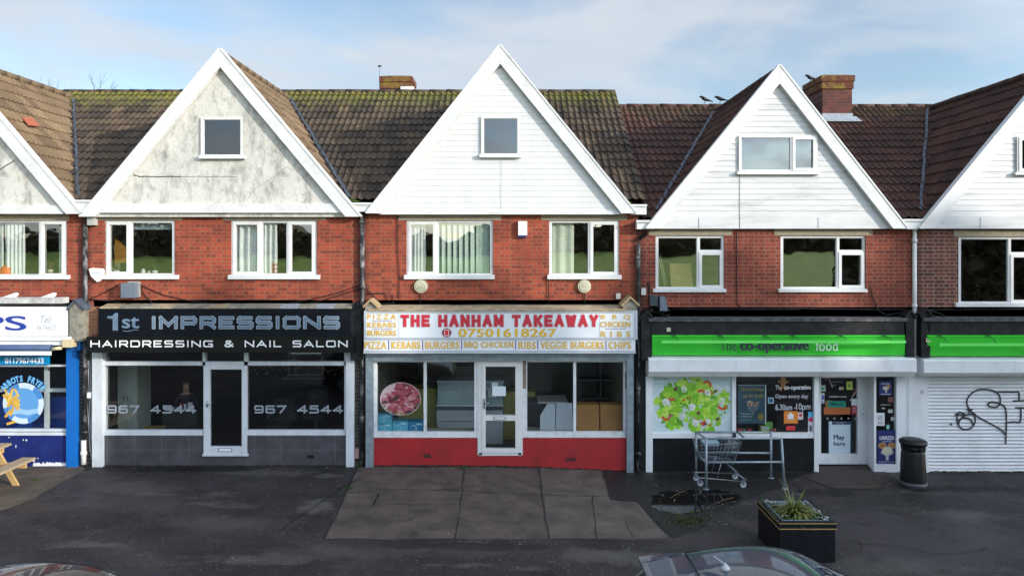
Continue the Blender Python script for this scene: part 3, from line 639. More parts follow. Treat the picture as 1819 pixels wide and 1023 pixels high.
    # barge boards
    bw = 0.375; sl_, sr = (Za - Zf) / (Xa - Xl), (Za - Zf) / (Xr - Xa)
    mb = MB(); mb.prism([(Xl, Zf), (Xl + bw / sl_, Zf), (Xa, Za - bw), (Xa, Za)], YB, yg - .015); mb.build('barge_board', BARGE, h)
    mb = MB(); mb.prism([(Xa + .003, Za), (Xa + .003, Za - bw), (Xr - bw / sr, Zf), (Xr, Zf)], YB, yg - .015); mb.build('barge_board', BARGE, h)
    mb = MB()                                          # verge trim on top of the barges
    for s_, X in ((sl_, Xl), (sr, Xr)):
        d = Vector((Xa - X, 0, Za - Zf)).normalized(); nn = Vector((-d.z, 0, d.x)) if X < Xa else Vector((d.z, 0, -d.x))
        a, b_ = Vector((X, YB - .012, Zf)), Vector((Xa, YB - .012, Za))
        q = [a - nn * .006, b_ - nn * .006, b_ + nn * .028, a + nn * .028]
        mb.hull(q, [p + Vector((0, .16, 0)) for p in q])
    mb.build('verge_trim', BARGE, h)
    # gable roof, main roof and ridges
    for s_, X, sd in ((1, Xr, 1), (-1, Xl, 2)):
        d = Vector((Xa - X, 0, Za - Zf)); L = d.length; d.normalize(); nn = Vector((d.z * s_, 0, abs(d.x)))
        mb = MB(); p0 = Vector((X - s_ * .05, YB + .06, Zf)) - nn * 0.055
        if s_ > 0: tile_sheet(p0, (0, 1, 0), d, nn, 4.5, L - .05, mb, seed=k * 7 + sd)
        else: tile_sheet(p0 + Vector((0, 4.5, 0)), (0, -1, 0), d, nn, 4.5, L - .05, mb, seed=k * 7 + sd)
        mb.build('gable_roof', roofm[0] if s_ > 0 else roofm[2], h)
    mb = MB(); v = Vector((0, 4.28, ridge_z - eave)); L = v.length; v.normalize(); nn = Vector((0, -v.z, v.y))
    xr1 = x1 + (0.13 if k == 2 else 0)
    tile_sheet((x0, 0.06, eave + .04), (1, 0, 0), v, nn, xr1 - x0, L - .06, mb, seed=k + 40)
    mb.build('main_roof', roofm[1], h)
    mb = MB(); mb.hull([(x0, 4.28, ridge_z - .02), (x1, 4.28, ridge_z - .02), (x1, 9.2, eave - .3), (x0, 9.2, eave - .3)], [(x0, 4.28, ridge_z + .03), (x1, 4.28, ridge_z + .03), (x1, 9.2, eave - .25), (x0, 9.2, eave - .25)]); mb.build('rear_roof', roofm[1], h)
    mb = MB(); ridge(mb, (x0, 4.28, ridge_z - .02), (xr1, 4.28, ridge_z - .02), .085); mb.build('ridge_tiles', roofm[1] if k < 3 else roofm[0], h)
    yv = min(4.2, (Za - eave) / SLOPE)
    mb = MB(); ridge(mb, (Xa, YB + .1, Za - .085), (Xa, yv, Za - .085), .085); mb.build('ridge_tiles', roofm[0], h)
    # lead in the valleys
    mb = MB()
    for s_, X, sl2 in ((-1, Xl, sl_), (1, Xr, sr)):
        pts = []
        for q in range(15):
            t_ = q / 14; x = Xa + (X - Xa) * (0.05 + t_ * .90); z = Za - abs(x - Xa) * sl2 - .01; y = (z - eave) / SLOPE
            if y > .05: pts.append(Vector((x, y, z)))
        for q in range(len(pts) - 1):
            a, b_ = pts[q], pts[q + 1]; wob = random.uniform(-.012, .012); up = Vector((wob, -.02, .045)); wv = Vector((.055 * s_, 0, 0.006))
            mb.poly([a + up - wv * .2, b_ + up - wv * .2, b_ + up + wv, a + up + wv])
    mb.build('valley_lead', LEAD, h)
    return h, dict(Xa=Xa, Za=Za, Xl=Xl, Xr=Xr, Zf=Zf)
def gutter_box(parent, x0, y0, x1, y1, m=BARGE):
    mb = MB(); fbox(mb, x0, y0, x1, y1, -.20, .25, m); fbox(mb, x0 - 1, y0 - 2, x1 + 1, y0 + 2, -.23, .03, m); mb.build('gutter_fascia', m, parent)
H1, g1 = house_shell(0, 'house with weathered rendered gable above the blue and white chip shop at the left edge', BR_RED, (-106, 86, -356, 144, 380), 5.48, 8.73,
    [((-40, 390, 118, 494), [(-40, 390, 71, 494, 0), (71, 390, 118, 494, 1)], (-46, 121, 488, 496))], [(-60, 122)], (RT_TAN, RT_GREY, RT_TAN), STUCCO, 'stucco',
    ((-142, 206, -68, 281), [(-142, 206, -68, 281, 0)], (-146, -65, 276, 283)), wtop=392)
H2, g2 = house_shell(1, 'house with grey weathered rendered gable above the black hair and nail salon', BR_RED, (390, 87, 141, 640, 385), 5.48, 8.73,
    [((186, 391, 310, 491), [(186, 391, 231, 491, 1), (231, 391, 310, 491, 0)], (179, 315, 488, 496)),
     ((410, 391, 562, 491), [(410, 391, 463, 491, 1), (463, 391, 511, 491, 0), (511, 391, 562, 491, 1)], (404, 567, 488, 496))], [(171, 323), (395, 579)], (RT_TAN, RT_GREY, RT_TAN), STUCCO, 'stucco',
    ((356, 208, 431, 280), [(356, 208, 431, 280, 0)], (353, 434, 276, 282)), wtop=392)
H3, g3 = house_shell(2, 'house with clean white boarded gable above the white takeaway with red stallriser', BR_RED, (888, 81, 650, 1130, 379), 5.48, 8.73,
    [((722, 391, 875, 491), [(722, 391, 775, 491, 1), (775, 391, 875, 491, 0)], (717, 878, 488, 496)),
     ((975, 391, 1099, 491), [(975, 391, 1047, 491, 0), (1047, 391, 1099, 491, 1)], (972, 1104, 488, 496))], [(707, 890), (961, 1113)], (RT_MIX, RT_GREY, RT_GREY), CLAD, 'boards',
    ((854, 206, 923, 278), [(854, 206, 923, 278, 0)], (851, 925, 274, 280)), wtop=392)
H4, g4 = house_shell(3, 'house with stained white boarded gable and square chimney above the green food store', BR_RED4, (1385, 116, 1148, 1612, 406), 5.10, 8.34,
    [((1164, 418, 1286, 515), [(1164, 418, 1240, 515, 0), (1240, 418, 1286, 447, 0), (1240, 447, 1286, 515, 1)], (1160, 1290, 513, 519)),
     ((1386, 418, 1537, 515), [(1386, 418, 1488, 515, 0), (1488, 418, 1537, 447, 0), (1488, 447, 1537, 515, 1)], (1383, 1541, 513, 519))], [(1152, 1300), (1375, 1550)], (RT_RED, RT_RED, RT_RED), CLAD_DIRTY, 'boards',
    ((1312, 240, 1452, 307), [(1312, 240, 1406, 307, 0), (1406, 240, 1452, 307, 1)], (1309, 1456, 305, 310)), band=.25, wtop=419)
H5, g5 = house_shell(4, 'dark brick house with boarded gable above the closed white roller shutter', BR_DARK, (1878, 110, 1634, 2122, 406), 5.10, 8.34,
    [((1702, 420, 1870, 541), [(1702, 420, 1793, 541, 0), (1793, 420, 1870, 451, 0), (1793, 451, 1870, 541, 1)], (1698, 1874, 538, 545))], [(1694, 1890)], (RT_RED, RT_RED, RT_RED), CLAD_DIRTY, 'boards',
    ((1806, 241, 1946, 308), [(1806, 241, 1899, 308, 1), (1899, 241, 1946, 308, 0)], (1803, 1950, 306, 311)), band=.25, wtop=421)
# fascia bands and gutters
mb = MB(); fbox(mb, 172, 362, 611, 378, -.19, .10, BARGE); mb.build('fascia_band', BARGE, H2)
mb = MB(); fbox(mb, -340, 365, 112, 380, -.19, .10, BARGE); mb.build('fascia_band', BARGE, H1)
mb = MB(); fbox(mb, 672, 375, 1106, 381, -.16, .05, BARGE); mb.build('fascia_band', BARGE, H3)
gutter_box(H2, 122, 357, 166, 377); gutter_box(H3, 626, 362, 660, 376); gutter_box(H3, 1120, 365, 1148, 381); gutter_box(H4, 1131, 393, 1162, 407); gutter_box(H5, 1605, 391, 1641, 407)
mb = MB()
mb.poly([(XP[3] + .13, .06, 5.52), (XP[3] + .13, .06, 5.1), (XP[3] + .13, 4.28, 8.3), (XP[3] + .13, 4.28, 8.75)])
mb.build('verge', mat('mortar_verge', (0.16, 0.13, 0.11), 0.9, 0.3, 8), H3)
# cracks in the old render
mb = MB(); yk = -.1225
def zigzag(pts, amp, n_, seed):
    out = []
    for k in range(len(pts) - 1): out += rough_line(pts[k], pts[k + 1], amp, n_, seed + k)[:-1]
    return out + [pts[-1]]
ribbon(mb, [(PX(a, yk), PZ(b_, yk)) for a, b_ in zigzag([(232, 309), (246, 314), (320, 314)], .8, 6, 3)], .018, yk, CRACK)
ribbon(mb, [(PX(a, yk), PZ(b_, yk)) for a, b_ in zigzag([(320, 314), (420, 314)], .8, 6, 3)], .008, yk, CRACK)
ribbon(mb, [(PX(a, yk), PZ(b_, yk)) for a, b_ in zigzag([(440, 352), (452, 336), (480, 318), (512, 296)], 1.5, 6, 5)], .012, yk, mat('crack_filler', (0.34, 0.33, 0.30), 0.9, 0.2))
mb.build('render_crack', CRACK, H2)
mb = MB()
ribbon(mb, [(PX(a, yk), PZ(b_, yk)) for a, b_ in zigzag([(-10, 310), (2, 300), (24, 286)], .8, 4, 3)], .02, yk, CRACK); mb.build('render_crack', CRACK, H1)
mb = MB()
for hx in (1313.5,):
    ribbon(mb, [(PX(hx, -.14), PZ(309, -.14)), (PX(hx, -.14), PZ(405, -.14))], .01, -.138, CRACK); 
for hx in (1241, 1453): ribbon(mb, [(PX(hx, -.14), PZ(387, -.14)), (PX(hx, -.14), PZ(405, -.14))], .008, -.138, CRACK)
mb.build('board_joint', CRACK, H4)
mb = MB(); ribbon(mb, [(PX(890, -.14), PZ(284, -.14)), (PX(890, -.14), PZ(372, -.14))], .009, -.138, mat('joint_grey', (.5, .5, .5), .6)); mb.build('board_joint', CRACK, H3)
mb = MB(); ribbon(mb, [(PX(1741, -.14), PZ(387, -.14)), (PX(1741, -.14), PZ(405, -.14))], .008, -.138, CRACK); mb.build('board_joint', CRACK, H5)
mb = MB(); sl9 = (g1['Za'] - g1['Zf']) / (g1['Xr'] - g1['Xa'])
def on_gable(px, py):
    q = (4.54 - g1['Za'] - g1['Xa'] * sl9) / ((py - CY) / F - (px - CX) / F * sl9); return Vector(((px - CX) * q / F, q - D, CZ - (py - CY) * q / F))
P4 = [on_gable(*p) + Vector((.02, 0, .02)) for p in ((38, 209), (56, 211), (68, 226), (50, 224))]; mb.hull([p - Vector((.02, 0, .02)) for p in P4], P4)
mb.build('replaced_tile', mat('new_red_tile', (.36, .10, .05), .8, .12, 8), H1)
# chimneys
def chimney(parent, x0, x1, y0, y1, zb, zt, flash_z, mossy=True):
    mb = MB(); mb.box(x0, x1, y0, y1, zb, zt - .38); c = mb.build('chimney', BR_CHIM, parent)
    m2 = MB(); m2.box(x0 - .03, x1 + .03, y0 - .03, y1 + .03, zt - .38, zt - .19); m2.box(x0 - .055, x1 + .055, y0 - .055, y1 + .055, zt - .19, zt - .04)
    m2.build('corbel', mat('mossy_chimney_brick', (0.12, 0.036, 0.022), 0.9, 0.4, 14, bump=0.5, dirt=(0.24, 0.20, 0.02), damt=0.95, dscale=4), c)
    m3 = MB(); m3.hull([(x0 - .04, y0 - .04, zt - .04), (x1 + .04, y0 - .04, zt - .04), (x1 + .04, y1 + .04, zt - .04), (x0 - .04, y1 + .04, zt - .04)], [(x0 + .1, y0 + .1, zt + .02), (x1 - .1, y0 + .1, zt + .02), (x1 - .1, y1 - .1, zt + .02), (x0 + .1, y1 - .1, zt + .02)])
    m3.build('flaunching', STONE, c)
    m4 = MB(); m4.box(x0 - .012, x1 + .012, y0 - .014, y0 + .3, zb, flash_z); 
    m4.hull([(x0 - .03, y0 - .2, flash_z - .24), (x1 + .16, y0 - .2, flash_z - .24), (x1 + .10, y0, flash_z - .09), (x0 - .03, y0, flash_z - .09)], [(x0 - .03, y0 - .2, flash_z - .225), (x1 + .16, y0 - .2, flash_z - .225), (x1 + .10, y0, flash_z - .075), (x0 - .03, y0, flash_z - .075)])
    m4.build('lead_apron', LEADPALE, c)
    return c
CH2 = chimney(H4, 8.10 - .02, 8.10 + .75, 3.66, 4.75, 7.4, 9.05, 8.03)
CH1 = chimney(H3, PX(677, 5.0), PX(729, 5.0), 5.0, 5.75, 7.6, PZ(134, 5.0), 8.2)
mb = MB(); mb.box(PX(711, 4.95), PX(735, 4.95), 4.93, 4.985, PZ(166, 4.95), PZ(154, 4.95)); mb.build('cement_patch', mat('pale_cement', (.62, .62, .6), .8, .15), CH1)
mb = MB(); xa = PX(671.5, 4.9); mb.tube([(xa, 5.1, 8.3), (xa, 5.1, PZ(116, 5.1))], .014, GALV, 6)
mb.tube([(xa - .05, 5.1, PZ(118, 5.1)), (xa + .05, 5.1, PZ(118, 5.1))], .022, BLACKP, 6); mb.tube([(xa, 5.1, 8.9), (PX(678, 5.1), 5.15, 8.9)], .01, GALV, 6); mb.build('aerial', GALV, CH1)
# party wall pipes, cables, boxes
def pipe(parent, px, y0, y1, m, r=.04, yv=-.07, name='downpipe', extra=None):
    mb = MB(); X = PX(px, yv); z1, z0 = PZ(y0, yv), PZ(y1, yv)
    pts = ([(PX(a, c), c, PZ(b_, c)) for a, b_, c in extra] if extra else []) + [(X, yv, z1), (X, yv, z0)]
    mb.tube(pts, r, m, 10)
    z = z1 - .3
    while z > z0: mb.tube([(X, yv, z), (X, yv, z + .07)], r * 1.28, m, 10); z -= 1.35
    return mb.build(name, m, parent)
pipe(H2, 151, 398, 778, BLACKPIPE, .045)
mb = MB(); fbox(mb, 154, 386, 167, 400, -.14, .13, mat('grey_hopper', (.42, .42, .40), .5)); mb.build('hopper', UPVC, H2)
pipe(H2, 148, 782, 824, UPVC, .05, -.07, 'drain_pipe')
pipe(H3, 643, 372, 826, BLACKPIPE, .045)
pipe(H4, 1133, 436, 836, BLACKPIPE, .042, -.06, extra=[(1148, 405, -.1), (1147, 416, -.08), (1136, 424, -.06)])
pipe(H5, 1624, 405, 634, UPVC, .042)
def cable(parent, lines, r=.009, m=BLACKP, yv=-.025, name='cable'):
    mb = MB()
    for pts in lines:
        q = []
        for k in range(len(pts) - 1):
            for s in range(4):
                t_ = s / 4; q.append((pts[k][0] + (pts[k + 1][0] - pts[k][0]) * t_, pts[k][1] + (pts[k + 1][1] - pts[k][1]) * t_))
        q.append(pts[-1])
        mb.tube([(PX(a, yv), yv - .004 * (i % 2), PZ(b_, yv)) for i, (a, b_) in enumerate(q)], r, m, 5)
    return mb.build(name, m, parent)
cable(H2, [[(152, 534), (176, 524), (214, 504)], [(244, 504), (290, 524), (340, 535), (395, 540)], [(160, 532), (200, 535), (250, 543)], [(500, 541), (560, 530), (600, 520), (640, 506)], [(480, 545), (560, 537), (610, 522), (640, 512)], [(246, 505), (255, 522), (275, 543)]])
cable(H3, [[(706, 382), (706, 440), (709, 490), (708, 530)], [(646, 508), (662, 524), (676, 540), (700, 538)], [(650, 522), (668, 521), (684, 521), (690, 536)], [(696, 522), (698, 538), (676, 542)], [(746, 522), (746, 540)], [(1038, 521), (1038, 540)], [(700, 545), (860, 540), (1000, 541), (1100, 540)], [(973, 495), (975, 540)]])
cable(H4, [[(1308, 412), (1308, 500), (1309, 540), (1318, 550), (1420, 549)], [(1186, 549), (1300, 549), (1420, 548), (1560, 550), (1610, 549)], [(1545, 510), (1552, 535), (1560, 552), (1575, 560), (1612, 552)], [(1150, 500), (1154, 540), (1166, 560)], [(1154, 502), (1152, 530), (1162, 556)]], .011)
cable(H5, [[(1628, 552), (1650, 558), (1680, 566), (1720, 566)], [(1640, 550), (1690, 550), (1819, 549)], [(1630, 560), (1655, 552), (1680, 562)]], .011)
cable(H2, [[(153, 640), (155, 720), (160, 800), (165, 822)], [(156, 640), (160, 760), (168, 822)], [(159, 640), (161, 700), (164, 800)]], .009, mat('grey_cable', (.35, .37, .4), .5))
def wbox(parent, name, x0, y0, x1, y1, m, yv=-.10, dep=.10):
    mb = MB(); fbox(mb, x0, y0, x1, y1, yv, dep, m); return mb.build(name, m, parent)
# alarm box, floodlight, vents and other fittings on the walls
mb = MB(); q = [(157, 478), (162, 476), (179, 477), (182, 482), (176, 499), (172, 501), (161, 491)]
mb.prism([(PX(a, -.10), PZ(b_, -.10)) for a, b_ in q][::-1], -.10, -.01); ab = mb.build('alarm_box', mat('alarm_white', (.76, .74, .68), .5), H2)
mb = MB(); ribbon(mb, [(PX(162, -.102), PZ(485, -.102)), (PX(177, -.102), PZ(485, -.102))], .012, -.102, plain((.35, .5, .6))); ribbon(mb, [(PX(164, -.102), PZ(489, -.102)), (PX(174, -.102), PZ(489, -.102))], .012, -.102, plain((.35, .6, .7))); mb.build('print', UPVC, ab)
fl = wbox(H2, 'floodlight', 214, 503, 240, 529, mat('slate_box', (.15, .18, .22), .4), -.26, .12); wbox(H2, 'bracket', 226, 500, 244, 528, mat('bracket_grey', (.30, .30, .29), .5), -.135, .12)
mb = MB()
for cx_ in (747, 1038):
    X, Z = PX(cx_, -.07), PZ(508.5, -.07); mb = MB()
    i0 = len(mb.v); ring = [(math.cos(2 * math.pi * q / 24), math.sin(2 * math.pi * q / 24)) for q in range(24)]
    mb.hull([(X + .142 * c, -.0, Z + .142 * s) for c, s in ring][::-1], [(X + .138 * c, -.06, Z + .138 * s) for c, s in ring][::-1], LINTEL)
    v_ = mb.build('round_vent', mat('vent_cream', (.50, .47, .34), .6, .15, 12, dirt=(.25, .22, .13), damt=.6, dscale=9), H3)
    v_.data.materials[0] = MATS['vent_cream']
    m2 = MB(); m2.hull([(X + .115 * c, -.061, Z + .115 * s) for c, s in ring][::-1], [(X + .10 * c, -.072, Z + .10 * s) for c, s in ring][::-1])
    m2.box(X - .05, X + .05, -.078, -.073, Z - .03, Z + .03); m2.build('vent_cap', MATS['vent_cream'], v_)
sb = wbox(H3, 'alarm_box', 920, 393, 936, 418, mat('alarm_white', (.76, .74, .68), .5), -.09, .09); wbox(H3, 'strobe', 920, 418.5, 935, 421.5, plain((.02, .03, .18)), -.085, .08)
wbox(H3, 'junction_box', 1094, 521, 1102, 531, plain((.55, .52, .45)), -.05, .05)
wbox(H4, 'junction_box', 1139, 512, 1147, 524, plain((.55, .56, .52)), -.06, .06); wbox(H4, 'junction_box', 1424, 583, 1431, 590, plain((.55, .52, .40)), -.34, .03) if False else None
mb = MB(); fbox(mb, 1154, 525, 1168, 543, -.16, .14, mat('dark_lamp', (.03, .045, .06), .4)); mb.build('speaker_box', BLACKP, H4)
mb = MB(); q = [(1172, 527), (1181, 527), (1186, 552), (1172, 552)]; mb.prism([(PX(a, -.18), PZ(b_, -.18)) for a, b_ in q][::-1], -.18, -.02); mb.build('lamp_housing', mat('slate_lamp', (.13, .17, .22), .4), H4)
mb = MB(); rc = random.Random(5)
for k in range(14):
    x, z = rc.uniform(1142, 1184), rc.uniform(546, 560); pts = []
    for s in range(6): pts.append((PX(x + rc.uniform(-9, 9), -.1), rc.uniform(-.16, -.05), PZ(z + rc.uniform(-7, 5), -.1)))
    mb.tube(pts, .012, BLACKP, 5)
mb.build('cable_bundle', BLACKP, H4)
mb = MB()
for k in range(10):
    x, z = rc.uniform(1612, 1660), rc.uniform(552, 568); pts = []
    for s in range(5): pts.append((PX(x + rc.uniform(-12, 12), -.1), rc.uniform(-.12, -.03), PZ(z + rc.uniform(-6, 4), -.1)))
    mb.tube(pts, .011, BLACKP, 5)
mb.build('cable_bundle', BLACKP, H5)
def console(parent, x0, y0, x1, y1, m, capm, yv=-.34, peak=8):
    mb = MB(); xm = (x0 + x1) / 2
    body = [(x0, y1), (x1, y1), (x1, y0 + peak), (xm, y0), (x0, y0 + peak)]
    mb.prism([(PX(a, yv), PZ(b_, yv)) for a, b_ in body], yv, -.0, m)
    c = mb.build('console_bracket', m, parent); m2 = MB()
    for a, b_ in (((x0 - 3, y0 + peak + 3), (xm, y0 - 1)), ((xm, y0 - 1), (x1 + 3, y0 + peak + 3))):
        A, B = Vector((PX(a[0], yv), yv - .04, PZ(a[1], yv))), Vector((PX(b_[0], yv), yv - .04, PZ(b_[1], yv)))
        up = Vector((0, 0, .05)); m2.hull([A, B, B + up, A + up], [p + Vector((0, .42, 0)) for p in (A, B, B + up, A + up)])
    m2.build('bracket_cap', capm, c); return c
console(H1, 123, 536, 146, 606, STONE, LEAD, -.30, 12)
console(H2, 622, 540, 642, 640, BLACKP, BLACKP, -.22, 10)
console(H3, 648, 536, 668, 556, STONE, OLDWOOD, -.36, 8)
console(H3, 1106, 531, 1132, 560, STONE, OLDWOOD, -.36, 11)
console(H4, 1139, 556, 1157, 640, BLACKP, BLACKP, -.28, 8)
console(H4, 1609, 555, 1624, 635, BLACKP, BLACKP, -.28, 8); console(H5, 1636, 552, 1652, 635, BLACKP, BLACKP, -.28, 8)
# brick piers between the shops
for par, x0, x1, m, top in ((H1, 134, 149, BR_PIER, 610), (H2, 149, 166, BR_PIER, 545), (H2, 626, 642, BR_PIER, 620), (H3, 642, 652, BR_PIER, 620), (H3, 1122, 1133, BLACKP, 560), (H4, 1133, 1150, BLACKP, 560)):
    mb = MB(); mb.box(PX(x0, -.0) + .003, PX(x1, -.0), -.005, .35, -.3, PZ(top, 0)); mb.build('brick_pier', m, par)
mb = MB(); fbox(mb, 153, 545, 174, 602, -.09, .09, BR_OLD); mb.build('old_brick_patch', BR_OLD, H2)
for par, x0, x1, z in ((H1, -330, 134, 3.45), (H2, 166, 626, 3.45), (H3, 652, 1122, 3.45), (H4, 1150, 1620, 3.3), (H5, 1640, 2100, 3.3)):
    mb = MB(); mb.box(PX(x0, 0), PX(x1, 0), .0, .4, 2.52, z + .0); mb.build('bulkhead', BLACKP, par)
# ------------------------------------------------------------------ shop fronts
YS_, YG = -0.03, 0.03                               # face of the frames, plane of the glass
def frame(parent, name, rects, m, yf=YS_, dep=0.10):
    mb = MB()
    for r in rects: fbox(mb, r[0], r[1], r[2], r[3], yf + (r[4] if len(r) > 4 else 0), dep, m)
    return mb.build(name, m, parent)
def pane(parent, rects, y=YG, m=None, name='pane'):
    mb = MB()
    for a, b_, c, d in rects: mb.poly([(PX(a, y), y, PZ(d, y)), (PX(c, y), y, PZ(d, y)), (PX(c, y), y, PZ(b_, y)), (PX(a, y), y, PZ(b_, y))])
    return mb.build(name, m or GLASS_SHOP, parent)
def lettering(parent, name='lettering'):
    mb = MB(); return mb, lambda: mb.build(name, None, parent)
# ---- the blue and white chip shop
room('shop_room', H1, XP[0] + .3, PX(134, 0), .14, 4.5, 0.01, 2.5, mat('blue_room', (.05, .06, .09), .9))
s = frame(H1, 'shop_sign', [(-330, 545, 117, 597)], mat('lit_sign_white', (.80, .80, .80), .35, .02), -.32, .3)
mb, done = lettering(s)
text(mb, 'PS', -36, 561, 47, 587, -.325, plain((.02, .05, .32)), bold=.035)
text(mb, 'Tel:', 71, 561, 92, 574, -.325, plain((.35, .37, .42)), shear=.35)
text(mb, '9674433', 64, 577, 99, 587, -.325, plain((.42, .44, .48)), shear=.35)
done()
mb = MB(); fbox(mb, -330, 529, 108, 539, -.30, .26, mat('grey_sheet', (.52, .51, .49), .7, .25, 6, dirt=(.2, .2, .19), damt=.7, dscale=5)); fbox(mb, -330, 539, 118, 545, -.29, .25, BLACKP); mb.build('sheet_flashing', BLACKP, H1)
mb = MB()
for a in (18, 86):
    mb.hull([(PX(a - 16, -.2), -.2, PZ(530, -.2)), (PX(a + 8, -.2), -.2, PZ(530, -.2)), (PX(a + 6, -.2), -.05, PZ(524, -.1)), (PX(a - 2, -.2), -.05, PZ(524, -.1))], [(PX(a - 16, -.2), -.2, PZ(528.5, -.2)), (PX(a + 8, -.2), -.2, PZ(528.5, -.2)), (PX(a + 5, -.2), -.05, PZ(520, -.1)), (PX(a - 1, -.2), -.05, PZ(520, -.1))])
mb.build('loose_flashing', mat('white_sheet', (.66, .65, .62), .6, .15, 9), H1)
a_ = frame(H1, 'awning', [(-330, 598, 124, 605, -.04), (-330, 605, 124, 613)], mat('awning_white', (.74, .74, .74), .5), -.30, .28)
mb = MB(); mb.tube([(PX(-330, -.33), -.33, PZ(618, -.33)), (PX(92, -.33), -.33, PZ(618, -.33))], .07, mat('awning_navy', (.03, .06, .14), .6), 12); mb.build('awning_roll', None, a_)
frame(H1, 'awning_valance', [(-330, 624, 90, 631)], MATS['awning_white'], -.40, .02).parent = a_
mb = MB(); mb.box(PX(110, -.36), PX(127, -.36), -.36, -.05, PZ(617, -.36), PZ(603, -.36)); mb.tube([(PX(92, -.36), -.36, PZ(620, -.36)), (PX(108, -.36), -.36, PZ(618, -.36))], .035, plain((.6, .5, .3)), 8); mb.build('awning_bracket', SHOPWHITE, a_)
s = frame(H1, 'phone_panel', [(-330, 633, 85, 648)], mat('sky_blue_panel', (.0, .22, .50), .4, .04), -.10, .06)
mb, done = lettering(s); text(mb, '01179674433', 8, 635.5, 77, 645.5, -.103, plain((.85, .88, .9)), bold=.03); done()
f1 = frame(H1, 'shopfront', [(-330, 762, 120, 766), (-330, 768, 120, 773, -.03), (-330, 648, 120, 651), (78, 651, 84, 762, .2), (-330, 690, 118, 696, .22), (-126, 651, -120, 762)], ALU, YS_, .08)
pane(f1, [(-330, 648, 120, 766)])
for (a, b_, c, d) in ((-330, 696, 118, 762),):
    mb = MB(); fbox(mb, a, b_ + 8, c, d, .45, .04); o = mb.build('blue_counter', mat('blue_counter', (.01, .05, .28), .5), H1)
mb = MB(); fbox(mb, -330, 772, 118, 850, -.04, .2); sr = mb.build('stallriser', NAVY, H1)
mb = MB(); rr_ = random.Random(3)
for x, y_, wd, hh in ((40, 782, 1.6, 2.4), (45, 783, 2.6, 3.0), (27, 795, 1.2, 5), (58, 820, 3, 3), (14, 777, 3, 1), (66, 815, 1.2, 2.5)):
    fbox(mb, x, y_ - hh, x + wd, y_, -.043, .002, plain((.75, .76, .8)))
for k in range(26):
    x = 58 + k * 2.4; fbox(mb, x, 823.5 - rr_.uniform(0, 3.5), x + 2.6, 828, -.043 - k * 1e-4, .002, plain((.75, .76, .8)))
mb.build('flaking_paint', None, sr)
mb = MB(); fbox(mb, 117, 612, 135, 845, -.12, .14); fbox(mb, 117, 604, 142, 622, -.16, .15); mb.build('blue_pilaster', BLUE, H1)
# round printed emblem on the glass: only rings, chips and the words
def disc(mb, cx, cz, rx, rz, y, m, n_=36, a0=0, a1=2 * math.pi):
    pts = [(cx + rx * math.cos(a0 + (a1 - a0) * k / n_), y, cz + rz * math.sin(a0 + (a1 - a0) * k / n_)) for k in range(n_ + (0 if a1 - a0 > 6.28 else 1))]
    if a1 - a0 < 6.28: pts = [(cx, y, cz)] + pts
    mb.poly(pts, m)
mb = MB(); ye = .024; cx_, cz_ = PX(41, ye), PZ(716, ye); r = 36.5 * (D + ye) / F
disc(mb, cx_, cz_, r, r, ye, plain((.55, .65, .75)))
for k in range(4): disc(mb, cx_, cz_, r * .995, r * .995, ye - .0004 - k * 1e-5, plain((.06, .22, .52)), 8, k * math.pi / 2 + .25, k * math.pi / 2 + .95)
disc(mb, cx_, cz_, r * .74, r * .74, ye - .0008, plain((.10, .30, .60)))
ribbon(mb, [(cx_ - r * .6, cz_ - r * .45), (cx_ - r * .2, cz_ - r * .38), (cx_ + r * .2, cz_ - r * .45), (cx_ + r * .6, cz_ - r * .38)], .10, ye - .0012, plain((.30, .50, .72)))
rc = random.Random(9)
for k in range(26):
    x, z = cx_ - r * .55 + rc.uniform(-.16, .17), cz_ + r * .12 + rc.uniform(-.12, .2); a = rc.uniform(.9, 2.3) + rc.choice((0, .5)); L = rc.uniform(.05, .10)
    ribbon(mb, [(x - L * math.cos(a), z - L * math.sin(a)), (x + L * math.cos(a), z + L * math.sin(a))], .035, ye - .0016 - k * 4e-5, plain(rc.choice([(.62, .38, .05), (.72, .48, .10), (.52, .28, .03)])))
for x, z, a in ((-.75, -.5, .9), (-.55, -.4, 1.2), (-.6, -.95, .3)):
    ribbon(mb, [(cx_ + r * x - .07 * math.cos(a), cz_ + r * z - .07 * math.sin(a)), (cx_ + r * x + .07 * math.cos(a), cz_ + r * z + .07 * math.sin(a))], .05, ye - .0032, plain((.66, .36, .05)))
em = mb.build('emblem', None, f1)
mb = MB(); word = 'ABBOTS FRYER'
for k, ch in enumerate(word):
    if ch == ' ': continue
    a = R(143) - R(106) * k / (len(word) - 1); vs, fs = text_tris(ch, .045)
    rad = r * 1.22; X, Z = cx_ + rad * math.cos(a) * 1.0, cz_ + rad * math.sin(a) * .95 + .02
    for lay_, (g, col) in enumerate((((1.3), (.01, .08, .30)), ((1.0), (.16, .46, .78)))):
        rot = a - math.pi / 2; i = len(mb.v); mx_ = sum(v[0] for v in vs) / len(vs)
        for v in vs:
            px_, pz_ = (v[0] - mx_) * .115 * g, (v[1] - .35) * .165 * (1 + (g - 1) * .5)
            mb.v.append((X + px_ * math.cos(rot) - pz_ * math.sin(rot), ye - .001 * lay_ - .0005, Z + px_ * math.sin(rot) + pz_ * math.cos(rot)))
        for f in fs: mb.f.append(tuple(i + q for q in f)); mb.m.append(mb.mi(plain(col))); mb.sm.append(False)
mb.build('emblem_words', None, f1)
